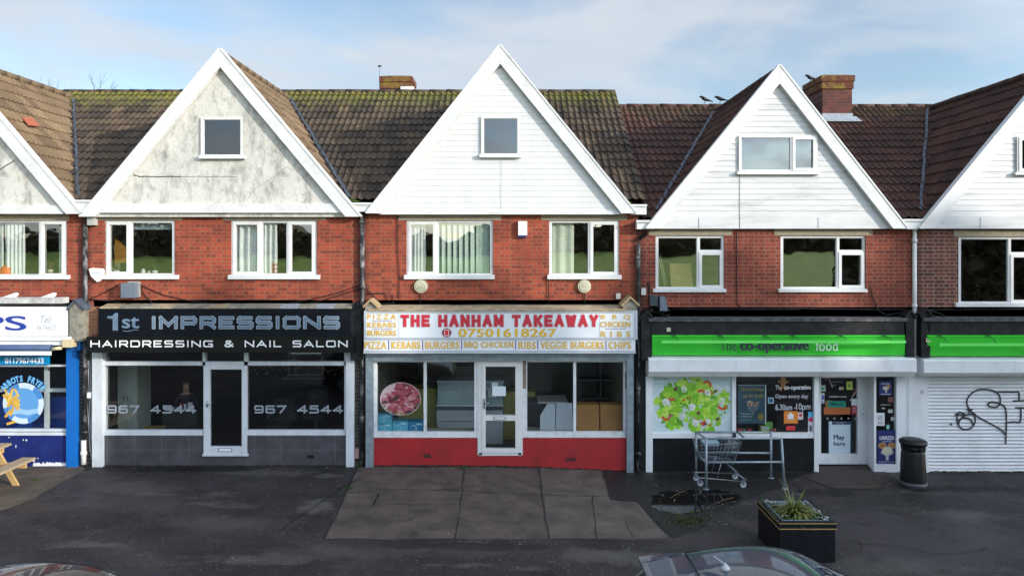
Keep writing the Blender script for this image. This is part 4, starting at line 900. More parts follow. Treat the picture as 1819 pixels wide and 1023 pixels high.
# ---- the black salon
room('salon_room', H2, PX(166, 0), PX(628, 0), .14, 5.5, 0.01, 2.55, ROOMDARK, mat('salon_floor', (.012, .012, .013), .5))
s = frame(H2, 'shop_sign', [(174, 547, 621, 599)], SIGNBLACK, -.28, .26)
SILV = mat('silver_letter', (.13, .19, .27), .35, .25, 3); SILVE = plain((.36, .42, .47))
mb, done = lettering(s); yl = -.284
mb.poly([(PX(a, yl), yl, PZ(b_, yl)) for a, b_ in ((199.5, 587), (209, 587), (209, 556), (204, 556), (199, 561), (190, 561.5), (190, 565), (199.5, 566.5))], SILV); text(mb, 'st', 216, 563, 247, 583, yl, SILV, bold=.03)
wide(mb, 'IMPRESSIONS', 268, 561.5, 603, 584.5, yl, SILVE, .27, .50); wide(mb, 'IMPRESSIONS', 268.8, 562.3, 602.2, 583.7, yl - .003, SILV, .20, .515)
ribbon(mb, [(PX(x, yl), PZ(587 + 1.5 * math.sin((x - 218) * .22), yl)) for x in range(218, 246, 3)], .012, yl, SILV); done()
s = frame(H2, 'lower_sign', [(153, 600, 627, 626), (153, 598, 627, 600, -.03)], mat('gloss_black', (.008, .008, .010), .2, .2), -.42, .38)
mb, done = lettering(s); wide(mb, 'HAIRDRESSING & NAIL SALON', 160, 604.5, 617, 616.5, -.424, plain((.86, .86, .86)), .19, .50); done()
mb = MB(); rl = random.Random(4)
for k in range(14):
    x = 176 + k * 32; z = rl.uniform(-.01, .03)
    mb.hull([(PX(x, -.3), -.29, PZ(548, -.28)), (PX(x + 32, -.3), -.29, PZ(548, -.28)), (PX(x + 32, -.3), .0, PZ(541, 0)), (PX(x, -.3), .0, PZ(541, 0))], [(PX(x, -.3), -.29, PZ(546 - rl.uniform(0, 2), -.28)), (PX(x + 32, -.3), -.29, PZ(546 - rl.uniform(0, 2), -.28)), (PX(x + 32, -.3), .0, PZ(539, 0)), (PX(x, -.3), .0, PZ(539, 0))], rl.choice([LEADPALE, TANCAP, STONE, STONE]))
mb.build('ledge', STONE, H2)
for a, b_ in ((163, 181), (614, 628)): frame(H2, 'pilaster', [(a, 626, b_, 840)], ALU, -.10, .20)
f2 = frame(H2, 'shopfront', [(181, 642, 614, 649), (181, 764, 360, 773), (438, 764, 614, 773), (359, 626, 364, 650), (433, 626, 440, 650), (181, 626, 184, 765), (611, 626, 614, 765)], ALU)
pane(f2, [(181, 626, 614, 645), (181, 645, 362, 768), (437, 645, 614, 768)])
mb = MB()
for a in (190, 451): wide(mb, '967 4544', a, 719.5, a + 158, 734, .022, plain((.25, .28, .32)), .21, .46)
mb.build('phone_number', None, f2)
mb = MB(); fbox(mb, 176, 773, 361, 850, -.02, .2); fbox(mb, 437, 773, 616, 850, -.02, .2); fbox(mb, 361, 809, 437, 850, -.02, .2); sr = mb.build('stallriser', GREYTILE, H2)
mb = MB()
for x0, x1 in ((176, 361), (437, 616)):
    x = x0 + 14
    while x < x1: fbox(mb, x, 774, x + .7, 822, -.022, .002); x += 48
    fbox(mb, x0, 798.5, x1, 799.2, -.0225, .002)
mb.build('tile_joints', mat('tile_joint', (.13, .125, .135), .8), sr)
mb = MB(); fbox(mb, 545, 808, 557, 814, -.023, .003); mb.build('air_brick', BLACKP, sr)
d2 = frame(H2, 'door', [(361, 649, 372, 808), (429, 649, 438, 808), (372, 649, 429, 656), (372, 793, 429, 808), (359, 806, 440, 810, -.01)], ALU, -.05, .07)
pane(d2, [(372, 655, 429, 794)], 0.0)
mb = MB(); X, Z = PX(366, -.1), PZ(718, -.1); mb.tube([(X, -.05, Z), (X, -.10, Z), (X + .10, -.10, Z)], .012, CHROME, 8); mb.tube([(X, -.06, Z - .07), (X, -.06, Z + .07)], .016, CHROME, 8); mb.build('handle', CHROME, d2)
mb = MB(); fbox(mb, 387, 795.5, 412, 802, -.062, .012, plain((.22, .24, .26))); fbox(mb, 389, 796.5, 410, 801, -.066, .004, SHOPWHITE); mb.build('letterbox', ALU, d2)
wbox(H2, 'meter_box', 626, 797, 637, 814, mat('pinkish_box', (.30, .19, .18), .7), -.07, .07)
wbox(H2, 'wall_switch', 153, 697, 161, 707, SHOPWHITE, -.08, .08)
# ---- the takeaway
room('takeaway_room', H3, PX(664, 0), PX(1112, 0), .14, 5.2, 0.01, 2.5, ROOMSHOP, mat('takeaway_floor', (.09, .075, .06), .5))
mb = MB(); mb.hull([(PX(655, -.3), -.40, PZ(552.5, -.4)), (PX(1112, -.3), -.40, PZ(552.5, -.4)), (PX(1112, 0), 0, PZ(543, 0)), (PX(655, 0), 0, PZ(543, 0))], [(PX(655, -.3), -.40, PZ(550, -.4)), (PX(1112, -.3), -.40, PZ(550, -.4)), (PX(1112, 0), 0, PZ(541, 0)), (PX(655, 0), 0, PZ(541, 0))])
mb.build('ledge', TANCAP, H3)
FR = mat('sign_frame_grey', (.45, .48, .52), .4, .08, 3)
s = frame(H3, 'shop_sign', [(648, 553, 1131, 602, .01)], SIGNWHITE, -.38, .34)
mb = MB(); y_ = -.38
for r_ in ((646, 552, 1132, 556), (646, 599, 1132, 603), (646, 556, 650, 599), (1126, 556, 1132, 599)): fbox(mb, *r_, y_, .05)
for x in (707.5, 1064): fbox(mb, x, 556, x + .9, 599, y_ + .007, .05)
mb.build('sign_frame', FR, s)
RED, YEL, PNK, GRY, VIO = plain((.55, .02, .04)), plain((.75, .44, .02)), plain((.55, .33, .38)), plain((.50, .46, .36)), plain((.16, .06, .22))
mb, done = lettering(s); yl = -.374
ttl = [('THE', 711, 763), ('HANHAM', 778, 894), ('TAKEAWAY', 909, 1062)]
for wd, a, b_ in ttl:
    wide(mb, wd, a - .6, 558.4, b_ + .6, 581.1, yl, PNK, .31, .95); wide(mb, wd, a + .3, 559.3, b_ - .3, 580.2, yl - .006, RED, .25, .98)
def yel(mb, wd, a, c, b_, d, yl, sp=1.1, bo=.04): text(mb, wd, a, c, b_, d, yl, GRY, bold=bo + .005, spacing=sp, grow=.008); text(mb, wd, a, c, b_, d, yl - .002, YEL, bold=bo, spacing=sp)
yel(mb, '07501618267', 814, 584, 988, 598, yl, 1.05, .05)
disc(mb, PX(793, yl), PZ(591, yl), .098, .092, yl, plain((.22, .03, .07))); 
for q, (hx, hy, col) in enumerate(((4.2, 5.6, (.85, .7, .72)), (3.2, 4.6, (.62, .02, .04)))): fbox(mb, 793 - hx, 591 - hy, 793 + hx, 591 + hy, yl - .001 - q * .001, .0005, plain(col))
yel(mb, 'PIZZA', 652, 558.5, 703, 567, yl, 1.5); yel(mb, 'KEBABS', 652, 572.5, 703, 581.5, yl, 1.15); yel(mb, 'BURGERS', 652, 587, 703, 596, yl, 1.05)
yel(mb, 'B B Q', 1067, 559.5, 1119, 567.5, yl, 1.5); yel(mb, 'CHICKEN', 1066, 571.5, 1119, 580.5, yl); yel(mb, 'RIBS', 1067, 589, 1119, 598, yl, 1.9)
for a, c in ((660, 569.6), (660, 584.2)): fbox(mb, a, c, a + 36, c + .8, yl, .001, VIO)
fbox(mb, 1074, 583.6, 1111, 584.4, yl, .001, VIO); done()
s = frame(H3, 'lower_sign', [(646, 603, 1128, 622)], SIGNWHITE, -.36, .32); frame(H3, 'sign_trim', [(645, 622, 1129, 628)], FR, -.37, .33).parent = s
mb, done = lettering(s, 'lettering'); yl = -.364
for wd, a, b_ in (('PIZZA', 647, 686), ('KEBABS', 695, 746), ('BURGERS', 755, 815), ('BBQ CHICKEN', 824, 911), ('RIBS', 921, 951), ('VEGGIE BURGERS', 960, 1072), ('CHIPS', 1081, 1120)): yel(mb, wd, a, 607, b_, 619, yl, 1.12, .03)
for x in (690, 750.5, 819.5, 915.5, 955, 1076): fbox(mb, x - .8, 604.5, x + .8, 621, yl, .001, VIO)
done()
mb = MB()
for q in range(4): mb.box(PX(660, -.1), PX(1114, -.1), -.16 - .012 * (q % 2), .05, PZ(640 - q * 3, -.1), PZ(637.2 - q * 3, -.1))
mb.build('shutter_housing', GALV, H3)
frame(H3, 'pilaster', [(649, 628, 662, 842)], GALV, -.14, .24); frame(H3, 'pilaster', [(1113, 628, 1125, 846)], GALV, -.14, .24)
FW = mat('old_white_frame', (.70, .72, .74), .4, .06, 3, dirt=(.35, .33, .28), damt=.5, dscale=5)
f3 = frame(H3, 'shopfront', [(663, 638, 848, 643), (927, 638, 1114, 643), (663, 767, 848, 777), (927, 767, 1114, 777), (663, 643, 669, 767), (752, 638, 757, 767, -.01), (842, 643, 848, 767), (928, 643, 936, 767), (1018, 638, 1023, 767, -.01), (1107, 643, 1114, 767)], FW)
pane(f3, [(667, 641, 846, 770), (930, 641, 1110, 770)])
frame(H3, 'shutter_rail', [(1110, 660, 1114, 690, -.02), (928, 640, 934, 690, -.02)], mat('rusty_rail', (.20, .15, .11), .8, .3, 12), YS_, .05).parent = f3
mb = MB(); fbox(mb, 661, 777, 849, 850, -.03, .2); fbox(mb, 927, 777, 1114, 852, -.03, .2); fbox(mb, 849, 808, 927, 850, -.03, .2); sr = mb.build('stallriser', REDP, H3)
mb = MB()
for x0, x1 in ((661, 849), (927, 1114)):
    for j, py in enumerate((783, 790, 797, 804, 811, 818, 825)):
        fbox(mb, x0, py, x1, py + .5, -.0315, .002)
        x = x0 + 6 + (9 if j % 2 else 0)
        while x < x1: fbox(mb, x, py - 6.5, x + .5, py, -.0315, .002); x += 19
mb.build('brick_joints', mat('red_joint', (.30, .012, .018), .7), sr)
mb = MB(); fbox(mb, 752, 806, 765, 813, -.034, .004); fbox(mb, 1005, 813, 1022, 819, -.034, .004); mb.build('air_brick', mat('dirty_vent', (.07, .02, .02), .9, .4, 20), sr)
d3 = frame(H3, 'door', [(848, 638, 856, 808), (920, 638, 928, 808), (856, 638, 920, 644), (850, 804, 926, 809), (856, 644, 862, 804, -.02), (915, 644, 920, 804, -.02), (862, 644, 915, 651, -.02), (862, 738, 915, 747, -.02), (862, 797, 915, 804, -.02)], UPVC, -.05, .09)
pane(d3, [(861, 650, 916, 739), (861, 746, 916, 798)], 0.0)
mb = MB(); X, Z = PX(859.5, -.12), PZ(716, -.12); mb.tube([(X, -.07, Z), (X, -.12, Z), (X + .11, -.12, Z)], .012, CHROME, 8); mb.box(X - .017, X + .017, -.085, -.07, Z - .12, Z + .08); mb.build('handle', CHROME, d3)
mb = MB(); fbox(mb, 876, 739.5, 898, 745.5, -.082, .012, plain((.25, .26, .28))); fbox(mb, 878, 740.5, 896, 744.5, -.086, .004, UPVC); mb.build('letterbox', UPVC, d3)
mb = MB(); fbox(mb, 874, 686, 898, 703, -.008, .003, plain((.66, .72, .76))); fbox(mb, 873, 679, 884, 687, -.004, .002, plain((.35, .42, .45)))
mb.build('paper_notice', None, d3)
# printed oval picture of sliced meat, stuck on the glass
mb = MB(); yo = .024; cx_, cz_ = PX(711, yo), PZ(708.5, yo); rx, rz = 36.5 * .01176, 29.5 * .01176
disc(mb, cx_, cz_, rx, rz, yo, plain((.52, .38, .40)))
rc = random.Random(12)
for k in range(150):
    a, q = rc.uniform(0, 6.28), math.sqrt(rc.random()) * .97; x, z = cx_ + rx * (q * math.cos(a) + .12) * .92, cz_ + rz * q * math.sin(a)
    if (x - cx_) / rx < -.25 and (z - cz_) / rz > .15 + .3 * rc.random(): continue
    col = rc.choice([(.36, .07, .09), (.45, .13, .16), (.24, .03, .05), (.50, .22, .24), (.14, .02, .03), (.03, .035, .03), (.30, .05, .07)]); pts = []; n_ = rc.randint(5, 7); s0 = rc.uniform(.4, 1.0)
    for j in range(n_):
        b_ = 6.28 * j / n_ + rc.uniform(-.2, .2); pp = (x + .085 * s0 * math.cos(b_ + a) * rc.uniform(.7, 1.4), z + .065 * s0 * math.sin(b_ + a) * rc.uniform(.6, 1.3))
        e = math.hypot((pp[0] - cx_) / rx, (pp[1] - cz_) / rz); e = max(1, e / .97)
        pts.append((cx_ + (pp[0] - cx_) / e, yo - .0003 - k * 2e-5, cz_ + (pp[1] - cz_) / e))
    mb.poly(pts, plain(col))
for k in range(40):
    a = rc.uniform(3.4, 6.6); x, z = cx_ + rx * .9 * math.cos(a), cz_ + rz * .9 * math.sin(a); s0 = rc.uniform(.015, .03)
    mb.poly([(x + s0 * math.cos(q * 1.57 + a), yo - .0025 - k * 2e-5, z + s0 * math.sin(q * 1.57 + a)) for q in range(4)], plain(rc.choice([(.03, .05, .02), (.06, .10, .03), (.02, .02, .02), (.25, .35, .08)])))
mb.build('meat_picture', None, f3)
# ---- the green food store
room('store_room', H4, PX(1160, 0), PX(1612, 0), .45, 5.0, -.12, 2.45, ROOMBROWN, mat('store_floor', (.08, .075, .07), .5))
mb = MB(); fbox(mb, 1152, 565, 1612, 571, -.34, .34, mat('felt_edge', (.06, .06, .065), .8, .4, 9, dirt=(.28, .28, .28), damt=.5, dscale=8)); fbox(mb, 1156, 571, 1606, 595, -.30, .28, BLACKP); mb.build('black_beam', BLACKP, H4)
mb = MB(); fbox(mb, 1640, 565, 2100, 571, -.34, .34, MATS['felt_edge']); fbox(mb, 1652, 571, 2100, 594, -.30, .28, BLACKP); mb.build('black_beam', BLACKP, H5)
wbox(H4, 'junction_box', 1184, 582, 1191, 589, plain((.5, .47, .34)), -.33, .03); wbox(H5, 'junction_box', 1645, 600, 1652, 608, plain((.5, .47, .34)), -.30, .03)
def fascia(parent, x0, x1, y0, y1, arms, bx0, bx1, by):
    mb = MB(); Z1, Z0 = PZ(y0, -.3), PZ(y1, -.24)
    mb.hull([(PX(x0, -.24), -.24, Z0), (PX(x1, -.24), -.24, Z0), (PX(x1, -.24), .0, Z0), (PX(x0, -.24), .0, Z0)], [(PX(x0, -.32), -.32, Z1), (PX(x1, -.32), -.32, Z1), (PX(x1, -.32), .0, Z1), (PX(x0, -.32), .0, Z1)])
    s = mb.build('shop_sign', GREEN, parent)
    mb = MB(); mb.box(PX(x0, -.34), PX(x1, -.34), -.335, -.30, Z1 - .028, Z1 - .006); mb.build('sign_rim', GREEN, s)
    yb = -.52; Zb = PZ(by, yb); mb = MB(); mb.box(PX(bx0, yb), PX(bx1, yb), yb - .02, yb + .02, Zb - .028, Zb + .028); lb = mb.build('light_bar', GREENBAR, s)
    for a in arms:
        mb = MB(); X = PX(a, -.33); mb.tube([(X, -.32, Z1 - .02), (X + .03, -.40, Z1 - .03), (X + .055, -.49, Zb + .06), (X + .03, yb, Zb + .02)], .009, GREENDK, 6); mb.box(X - .05, X + .05, -.34, -.325, Z1 - .03, Z1 + .005); mb.build('light_arm', GREENDK, lb)
    return s
s4 = fascia(H4, 1158, 1607, 595, 631, (1196, 1278, 1358, 1407, 1492, 1570), 1174, 1608, 607)
s5 = fascia(H5, 1647, 2100, 595, 632, (1668, 1754, 1840, 1926), 1667, 2096, 612)
mb = MB(); NV = plain((.004, .008, .028)); i0 = 0
text(mb, 'The', 1277, 604, 1305, 622, -.30, NV, bold=.002, shear=.06)
text(mb, 'co-operative', 1312, 604, 1434, 626.5, -.30, NV, bold=.055); text(mb, 'food', 1446, 604, 1486, 622, -.30, plain((.66, .76, .66)), shear=.12)
sl_ = (-.24 + .32) / (PZ(631, -.24) - PZ(595, -.3))
mb.v = [(x, -.32 - sl_ * (z - PZ(595, -.3)) - .006 + (y + .30), z) for x, y, z in mb.v]; mb.build('lettering', None, s4)
def shutter_box(parent, x0, x1, y0, ym, y1, joints):
    mb = MB(); X0, X1 = PX(x0, -.38), PX(x1, -.38); za, zb, zc, zd = PZ(y0 - 3, -.2), PZ(y0 + 5, -.38), PZ(ym, -.38), PZ(y1, -.30)
    prof = [(-.10, za), (-.36, zb + .02), (-.38, zb), (-.38, zc), (-.29, zd), (.02, zd), (.02, za)]
    n_ = len(prof); i = len(mb.v); mb.v += [(X0, a, b_) for a, b_ in prof] + [(X1, a, b_) for a, b_ in prof]
    for f in [tuple(range(i, i + n_)), tuple(range(i + 2 * n_ - 1, i + n_ - 1, -1))] + [(i + k, i + n_ + k, i + n_ + (k + 1) % n_, i + (k + 1) % n_) for k in range(n_)]: mb.f.append(f); mb.m.append(0); mb.sm.append(False)
    b_ = mb.build('shutter_box', SHOPWHITE, parent); mb = MB()
    for j in joints: mb.box(PX(j, -.38) - .003, PX(j, -.38) + .003, -.3815, -.37, zc, zb)
    mb.box(X0 + .02, X1 - .02, -.16, -.08, za, za + .04)
    mb.build('joint', mat('joint_grey', (.5, .5, .5), .6), b_); return b_
shutter_box(H4, 1152, 1628, 634, 660, 669, (1307,)); shutter_box(H5, 1641, 2100, 636, 662, 668, (1802,))
f4 = frame(H4, 'shopfront', [(1147, 668, 1159, 842, -.02), (1158, 668, 1302, 670), (1300, 668, 1307, 778), (1158, 769, 1447, 778), (1446, 668, 1454, 842, -.02)], SHOPWHITE)
pane(f4, [(1306, 668, 1447, 772)])
mb = MB(); fbox(mb, 1156, 778, 1448, 860, -.03, .2); mb.build('stallriser', BLACKTILE, H4)
# printed salad picture behind the first shop window
mb = MB(); yp = .03; fbox(mb, 1159, 669, 1301, 770, yp, .01, mat('print_pale', (.52, .64, .66), .35, .04)); rc = random.Random(21)
disc(mb, PX(1229, yp), PZ(722, yp), .86, .55, yp - .001, plain((.62, .70, .72))); disc(mb, PX(1229, yp), PZ(720, yp), .80, .50, yp - .0013, plain((.50, .60, .62)))
cx_, cz_ = PX(1229, yp), PZ(719, yp); xa, xb, za, zb = PX(1160, yp), PX(1300, yp), PZ(769.5, yp), PZ(669.5, yp)
LG = [(.18, .46, .02), (.26, .58, .03), (.40, .66, .05), (.50, .72, .10), (.10, .32, .015), (.34, .60, .04), (.22, .52, .02)]
def blob(x, z, r0, n_, jag, y, m, ecc=1.0, an=0.0):
    pts = []
    for j in range(n_):
        b_ = 6.2832 * j / n_; q = r0 * rc.uniform(1 - jag, 1 + jag); u_, v_ = q * math.cos(b_), q * ecc * math.sin(b_)
        pts.append((min(xb, max(xa, x + u_ * math.cos(an) - v_ * math.sin(an))), y, min(zb, max(za, z + u_ * math.sin(an) + v_ * math.cos(an)))))
    mb.poly(pts, m)
for k in range(230):
    a, q = rc.uniform(0, 6.28), math.sqrt(rc.random()); x, z = cx_ + .80 * q * math.cos(a), cz_ + .57 * q * math.sin(a)
    blob(x, z, rc.uniform(.03, .105) * (1.25 - .4 * q), rc.randint(9, 14), .38, yp - .0016 - k * 2.2e-5, plain(rc.choice(LG)), rc.uniform(.5, 1), rc.uniform(0, 3))
for k, (px, py, a0, a1, r0) in enumerate([(1255, 684, -.3, 2.4, .075), (1245, 702, .2, 2.2, .10), (1183, 738, -2.8, .3, .08), (1221, 715, 1.2, 2.6, .1), (1244, 742, 3.4, 5.6, .11), (1254, 756, 0.3, 2.8, .07), (1283, 718, 3.6, 5.8, .09), (1192, 704, 3.8, 5.6, .07), (1259, 700, .4, 2.0, .06)]):
    X, Z = PX(px, yp), PZ(py, yp); ribbon(mb, [(X + r0 * math.cos(a0 + (a1 - a0) * t_ / 7), Z + r0 * math.sin(a0 + (a1 - a0) * t_ / 7)) for t_ in range(8)], .042, yp - .008 - k * 2e-4, plain((.62, .06, .025)))
for k, (px, py) in enumerate([(1199, 691), (1253, 752), (1270, 695), (1240, 733), (1274, 744), (1192, 738)]): blob(PX(px, yp), PZ(py, yp), .05, 9, .15, yp - .0105 - k * 1e-4, plain((.16, .02, .06)), .6, .6)
for k, (px, py) in enumerate([(1182, 713), (1228, 722), (1215, 691), (1214, 739), (1281, 712), (1257, 748), (1256, 697), (1290, 690), (1236, 751)]):
    X, Z = PX(px, yp), PZ(py, yp); r0 = rc.uniform(.05, .085); blob(X, Z, r0, 5, .16, yp - .0115 - k * 2e-4, plain((.70, .72, .68)), 1, rc.uniform(0, 2)); blob(X - r0 * .25, Z - r0 * .3, r0 * .55, 5, .2, yp - .0116 - k * 2e-4, plain((.52, .56, .54)))
for k in range(60):
    a, q = rc.uniform(0, 6.28), math.sqrt(rc.random()); blob(cx_ + .7 * q * math.cos(a), cz_ + .46 * q * math.sin(a), rc.uniform(.012, .045), 9, .5, yp - .0135 - k * 1e-5, plain(rc.choice(LG + [(.55, .78, .20)] * 2)), .6, a)
text(mb, 'The co-operative', 1161, 671, 1187, 674.5, yp - .002, plain((.10, .16, .18)), bold=.02); fbox(mb, 1161, 682, 1190, 682.6, yp - .002, .001, plain((.20, .3, .3)))
for k in range(150): pass
mb.build('salad_poster', None, f4)
# stickers and writing on the store glass
mb = MB(); yw = .022; WH = plain((.72, .74, .76)); DK = plain((.02, .05, .08))
text(mb, 'The', 1377, 684, 1389, 691.5, yw, WH); text(mb, 'co-operative', 1392, 684, 1440, 694, yw, WH, bold=.045)
text(mb, 'Open every day', 1377, 700, 1435, 709, yw, WH); text(mb, '6.30am -', 1377, 718, 1413, 728, yw, WH); text(mb, '10pm', 1414, 716, 1439, 731, yw, WH)
fbox(mb, 1392, 730, 1417, 752, yw, .001, plain((.72, .22, .02))); fbox(mb, 1399, 737, 1409, 744, yw - .001, .0005, WH); mb.poly([(PX(1397, yw), yw - .0012, PZ(738, yw)), (PX(1411, yw), yw - .0012, PZ(738, yw)), (PX(1404, yw), yw - .0012, PZ(732, yw))], WH); text(mb, 'JUST EAT', 1397, 746, 1412, 748.5, yw - .001, WH)
fbox(mb, 1417, 732, 1426, 745, yw, .001, plain((.66, .56, .58))); disc(mb, PX(1421.5, yw), PZ(737, yw), .035, .035, yw - .001, plain((.6, .05, .08))); fbox(mb, 1396, 756, 1412, 764, yw, .001, plain((.62, .03, .04)))
fbox(mb, 1435, 731, 1444, 769, yw, .001, plain((.7, .72, .74))); fbox(mb, 1435, 731, 1444, 741, yw - .001, .0005, plain((.1, .45, .75))); disc(mb, PX(1439.5, yw), PZ(745, yw), .05, .05, yw - .001, plain((.65, .04, .12)), 16); fbox(mb, 1437, 755, 1441.5, 766, yw - .001, .0005, plain((.12, .13, .16)))
fbox(mb, 1364, 706, 1374, 716, yw, .001, plain((.45, .6, .68))); fbox(mb, 1365.2, 707.2, 1372.8, 714.8, yw - .001, .0005, plain((.03, .10, .18)))
g = plain((.36, .19, .07))                               # a gingerbread biscuit decoration
disc(mb, PX(1391, yw), PZ(673.5, yw), .055, .05, yw, g, 16); disc(mb, PX(1391, yw), PZ(682, yw), .05, .075, yw - .0002, g, 16)
for a, c, d, e in ((1391, 680, 1383.5, 677.5), (1391, 680, 1398.5, 677.5), (1390, 685, 1386.5, 692), (1392, 685, 1395.5, 691)): ribbon(mb, [(PX(a, yw), PZ(c, yw)), (PX(d, yw), PZ(e, yw))], .042, yw - .0004, g)
mb.build('window_stickers', None, f4)
mb = MB(); yq = .06; fbox(mb, 1310, 684, 1360, 752, yq, .01, mat('prize_poster', (.025, .075, .11), .4, .35, 2.5)); fbox(mb, 1358.8, 683, 1360.5, 752, yq - .003, .004, WH); fbox(mb, 1311, 683, 1360, 684.5, yq - .003, .004, plain((.3, .35, .38)))
GO = plain((.42, .32, .05)); text(mb, '100 free shops', 1315, 688, 1356, 696, yq - .003, GO, bold=.01, shear=.1); text(mb, 'up for grabs', 1320, 699, 1356, 707, yq - .003, GO, bold=.01, shear=.1)
for k in range(5):
    ribbon(mb, [(PX(1324 + k * 1.2, yq), PZ(713 + k * 3.4, yq)), (PX(1336, yq), PZ(717 + k * 3.6, yq)), (PX(1349 - k * 1.2, yq), PZ(713 + k * 3.2, yq))], .009, yq - .003, plain((.35, .38, .42)))
for k in range(14): blob_ = (1329 + rc.uniform(0, 15), 713 + rc.uniform(0, 6)); disc(mb, PX(blob_[0], yq), PZ(blob_[1], yq), .03, .03, yq - .0045 - k * 1e-4, plain(rc.choice([(.4, .2, .08), (.45, .33, .15), (.35, .06, .05), (.5, .45, .38)])), 8)
text(mb, 'Shop today and', 1315, 733.5, 1338, 736.5, yq - .003, WH); text(mb, '1 could be you', 1315, 738, 1336, 741, yq - .003, WH); disc(mb, PX(1351, yq), PZ(740, yq), .06, .08, yq - .003, plain((.25, .18, .03)), 8); text(mb, 'terms and conditions', 1315, 744, 1336, 746, yq - .003, plain((.3, .4, .45)))
mb.build('prize_poster', None, f4)
# doorway: set back, with an angled side
yd = .42
dr = frame(H4, 'door', [(1454, 668, 1458, 824), (1523, 668, 1541, 824), (1458, 806, 1523, 824), (1458, 666, 1523, 671)], SHOPWHITE, yd, .08); pane(dr, [(1456, 670, 1525, 808)], yd + .04)
mb = MB(); mb.poly([(PX(1541, yd), yd, -.3), (PX(1552, -.03), -.03, -.3), (PX(1552, -.03), -.03, 2.1), (PX(1541, yd), yd, 2.1)]); mb.poly([(PX(1454, -.03), .06, -.3), (PX(1454, yd), yd, -.3), (PX(1454, yd), yd, 2.1), (PX(1454, -.03), .06, 2.1)]); mb.build('doorway_side', SHOPWHITE, H4)
mb = MB(); X, Z = PX(1532, yd), PZ(735, yd); mb.tube([(X, yd - .01, Z), (X, yd - .03, Z)], .014, GALV, 8); mb.build('door_button', GALV, dr)
f4b = frame(H4, 'side_window', [(1552, 668, 1556, 838), (1592, 668, 1611, 838), (1556, 825, 1592, 840), (1611, 668, 1614, 842, -.01)], SHOPWHITE); pane(f4b, [(1555, 669, 1594, 826)])
mb = MB(); y1 = yd + .03
fbox(mb, 1470, 748, 1512, 807, y1, .004, plain((.02, .05, .12))); fbox(mb, 1472, 754, 1510, 805, y1 - .002, .001, plain((.58, .68, .73))); text(mb, 'Play', 1480, 772, 1500, 783, y1 - .004, DK, bold=.035); text(mb, 'here', 1480, 783.5, 1501, 791.5, y1 - .004, DK, bold=.035)
disc(mb, PX(1474.5, y1), PZ(751, y1), .04, .04, y1 - .003, plain((.5, .65, .72)), 14); text(mb, 'Changing lives', 1481, 749, 1502, 751, y1 - .003, WH); text(mb, 'Every day', 1485, 751.6, 1498, 753.4, y1 - .003, WH)
fbox(mb, 1463, 723, 1510, 736, y1, .003, plain((.45, .13, .03))); fbox(mb, 1466, 711, 1477, 723, y1, .003, plain((.33, .15, .05))); fbox(mb, 1470, 712, 1502, 723.5, y1 - .003, .002, plain((.01, .26, .18))); text(mb, 'Merry', 1475, 714, 1498, 721.5, y1 - .005, plain((.02, .10, .08)), bold=.03)
text(mb, 'southern coop', 1472, 702.5, 1503, 706.5, y1 - .001, WH, bold=.03)
fbox(mb, 1453, 698, 1464, 716, y1, .002, plain((.66, .68, .74))); disc(mb, PX(1458.5, y1), PZ(705.5, y1), .06, .06, y1 - .001, plain((.02, .06, .42)), 20); fbox(mb, 1457.7, 700.5, 1459.4, 707, y1 - .002, .001, WH); fbox(mb, 1457.7, 708.5, 1459.4, 710, y1 - .002, .001, WH); fbox(mb, 1454.5, 712.5, 1462.5, 714.5, y1 - .001, .0005, plain((.05, .08, .3)))
fbox(mb, 1455, 684, 1466, 695, y1, .002, plain((.45, .62, .52))); disc(mb, PX(1460.5, y1), PZ(690, y1), .035, .03, y1 - .001, plain((.08, .35, .2)), 10); fbox(mb, 1503, 677, 1514, 692, y1, .002, plain((.55, .68, .12))); disc(mb, PX(1508.5, y1), PZ(685, y1), .04, .045, y1 - .001, plain((.06, .22, .03)), 3)
fbox(mb, 1490, 687, 1498, 692, y1, .002, plain((.62, .60, .45))); fbox(mb, 1494, 687.5, 1497, 691.5, y1 - .001, .0005, plain((.6, .3, .04))); fbox(mb, 1512, 708, 1523, 720, y1, .002, plain((.66, .68, .72))); fbox(mb, 1512, 721, 1523, 736, y1, .002, plain((.35, .03, .06)))
for q in range(3): fbox(mb, 1514, 723.5 + q * 3.6, 1521, 725 + q * 3.6, y1 - .001, .0005, plain((.55, .3, .32)))
for q in range(6): disc(mb, PX(1457 + q * 12.4, y1), PZ(743, y1), .024, .024, y1, plain((.28, .27, .26)), 12)
for (x, y_, sgn) in ((1468, 672, 1), (1519, 691, -1)):                # striped candy canes
    cane = [(x - 2 * sgn, y_ + 3), (x - 1 * sgn, y_), (x + 3 * sgn, y_), (x + 6 * sgn, y_ + 6), (x + 10 * sgn, y_ + 15)] if sgn > 0 else [(x - 2, y_), (x + 2, y_ - 1), (x + 2, y_ + 3), (x - 4, y_ + 11), (x - 9, y_ + 20)]
    pl = [(PX(a, y1), PZ(b_, y1)) for a, b_ in cane]
    ribbon(mb, pl, .022, y1, plain((.55, .5, .46)))
    for k in range(len(pl) - 1):
        for t_ in (.2, .6): a = (pl[k][0] + (pl[k + 1][0] - pl[k][0]) * t_, pl[k][1] + (pl[k + 1][1] - pl[k][1]) * t_); ribbon(mb, [(a[0] - .008, a[1] - .006), (a[0] + .008, a[1] + .006)], .014, y1 - .002, plain((.4, .06, .04)))
text(mb, 'The co-operative', 1477, 677, 1496, 679.5, y1, WH); text(mb, '* *', 1479, 682.5, 1484, 685, y1, WH)
mb.build('door_stickers', None, dr)
mb = MB(); y1 = .022; NVY = plain((.012, .025, .13))
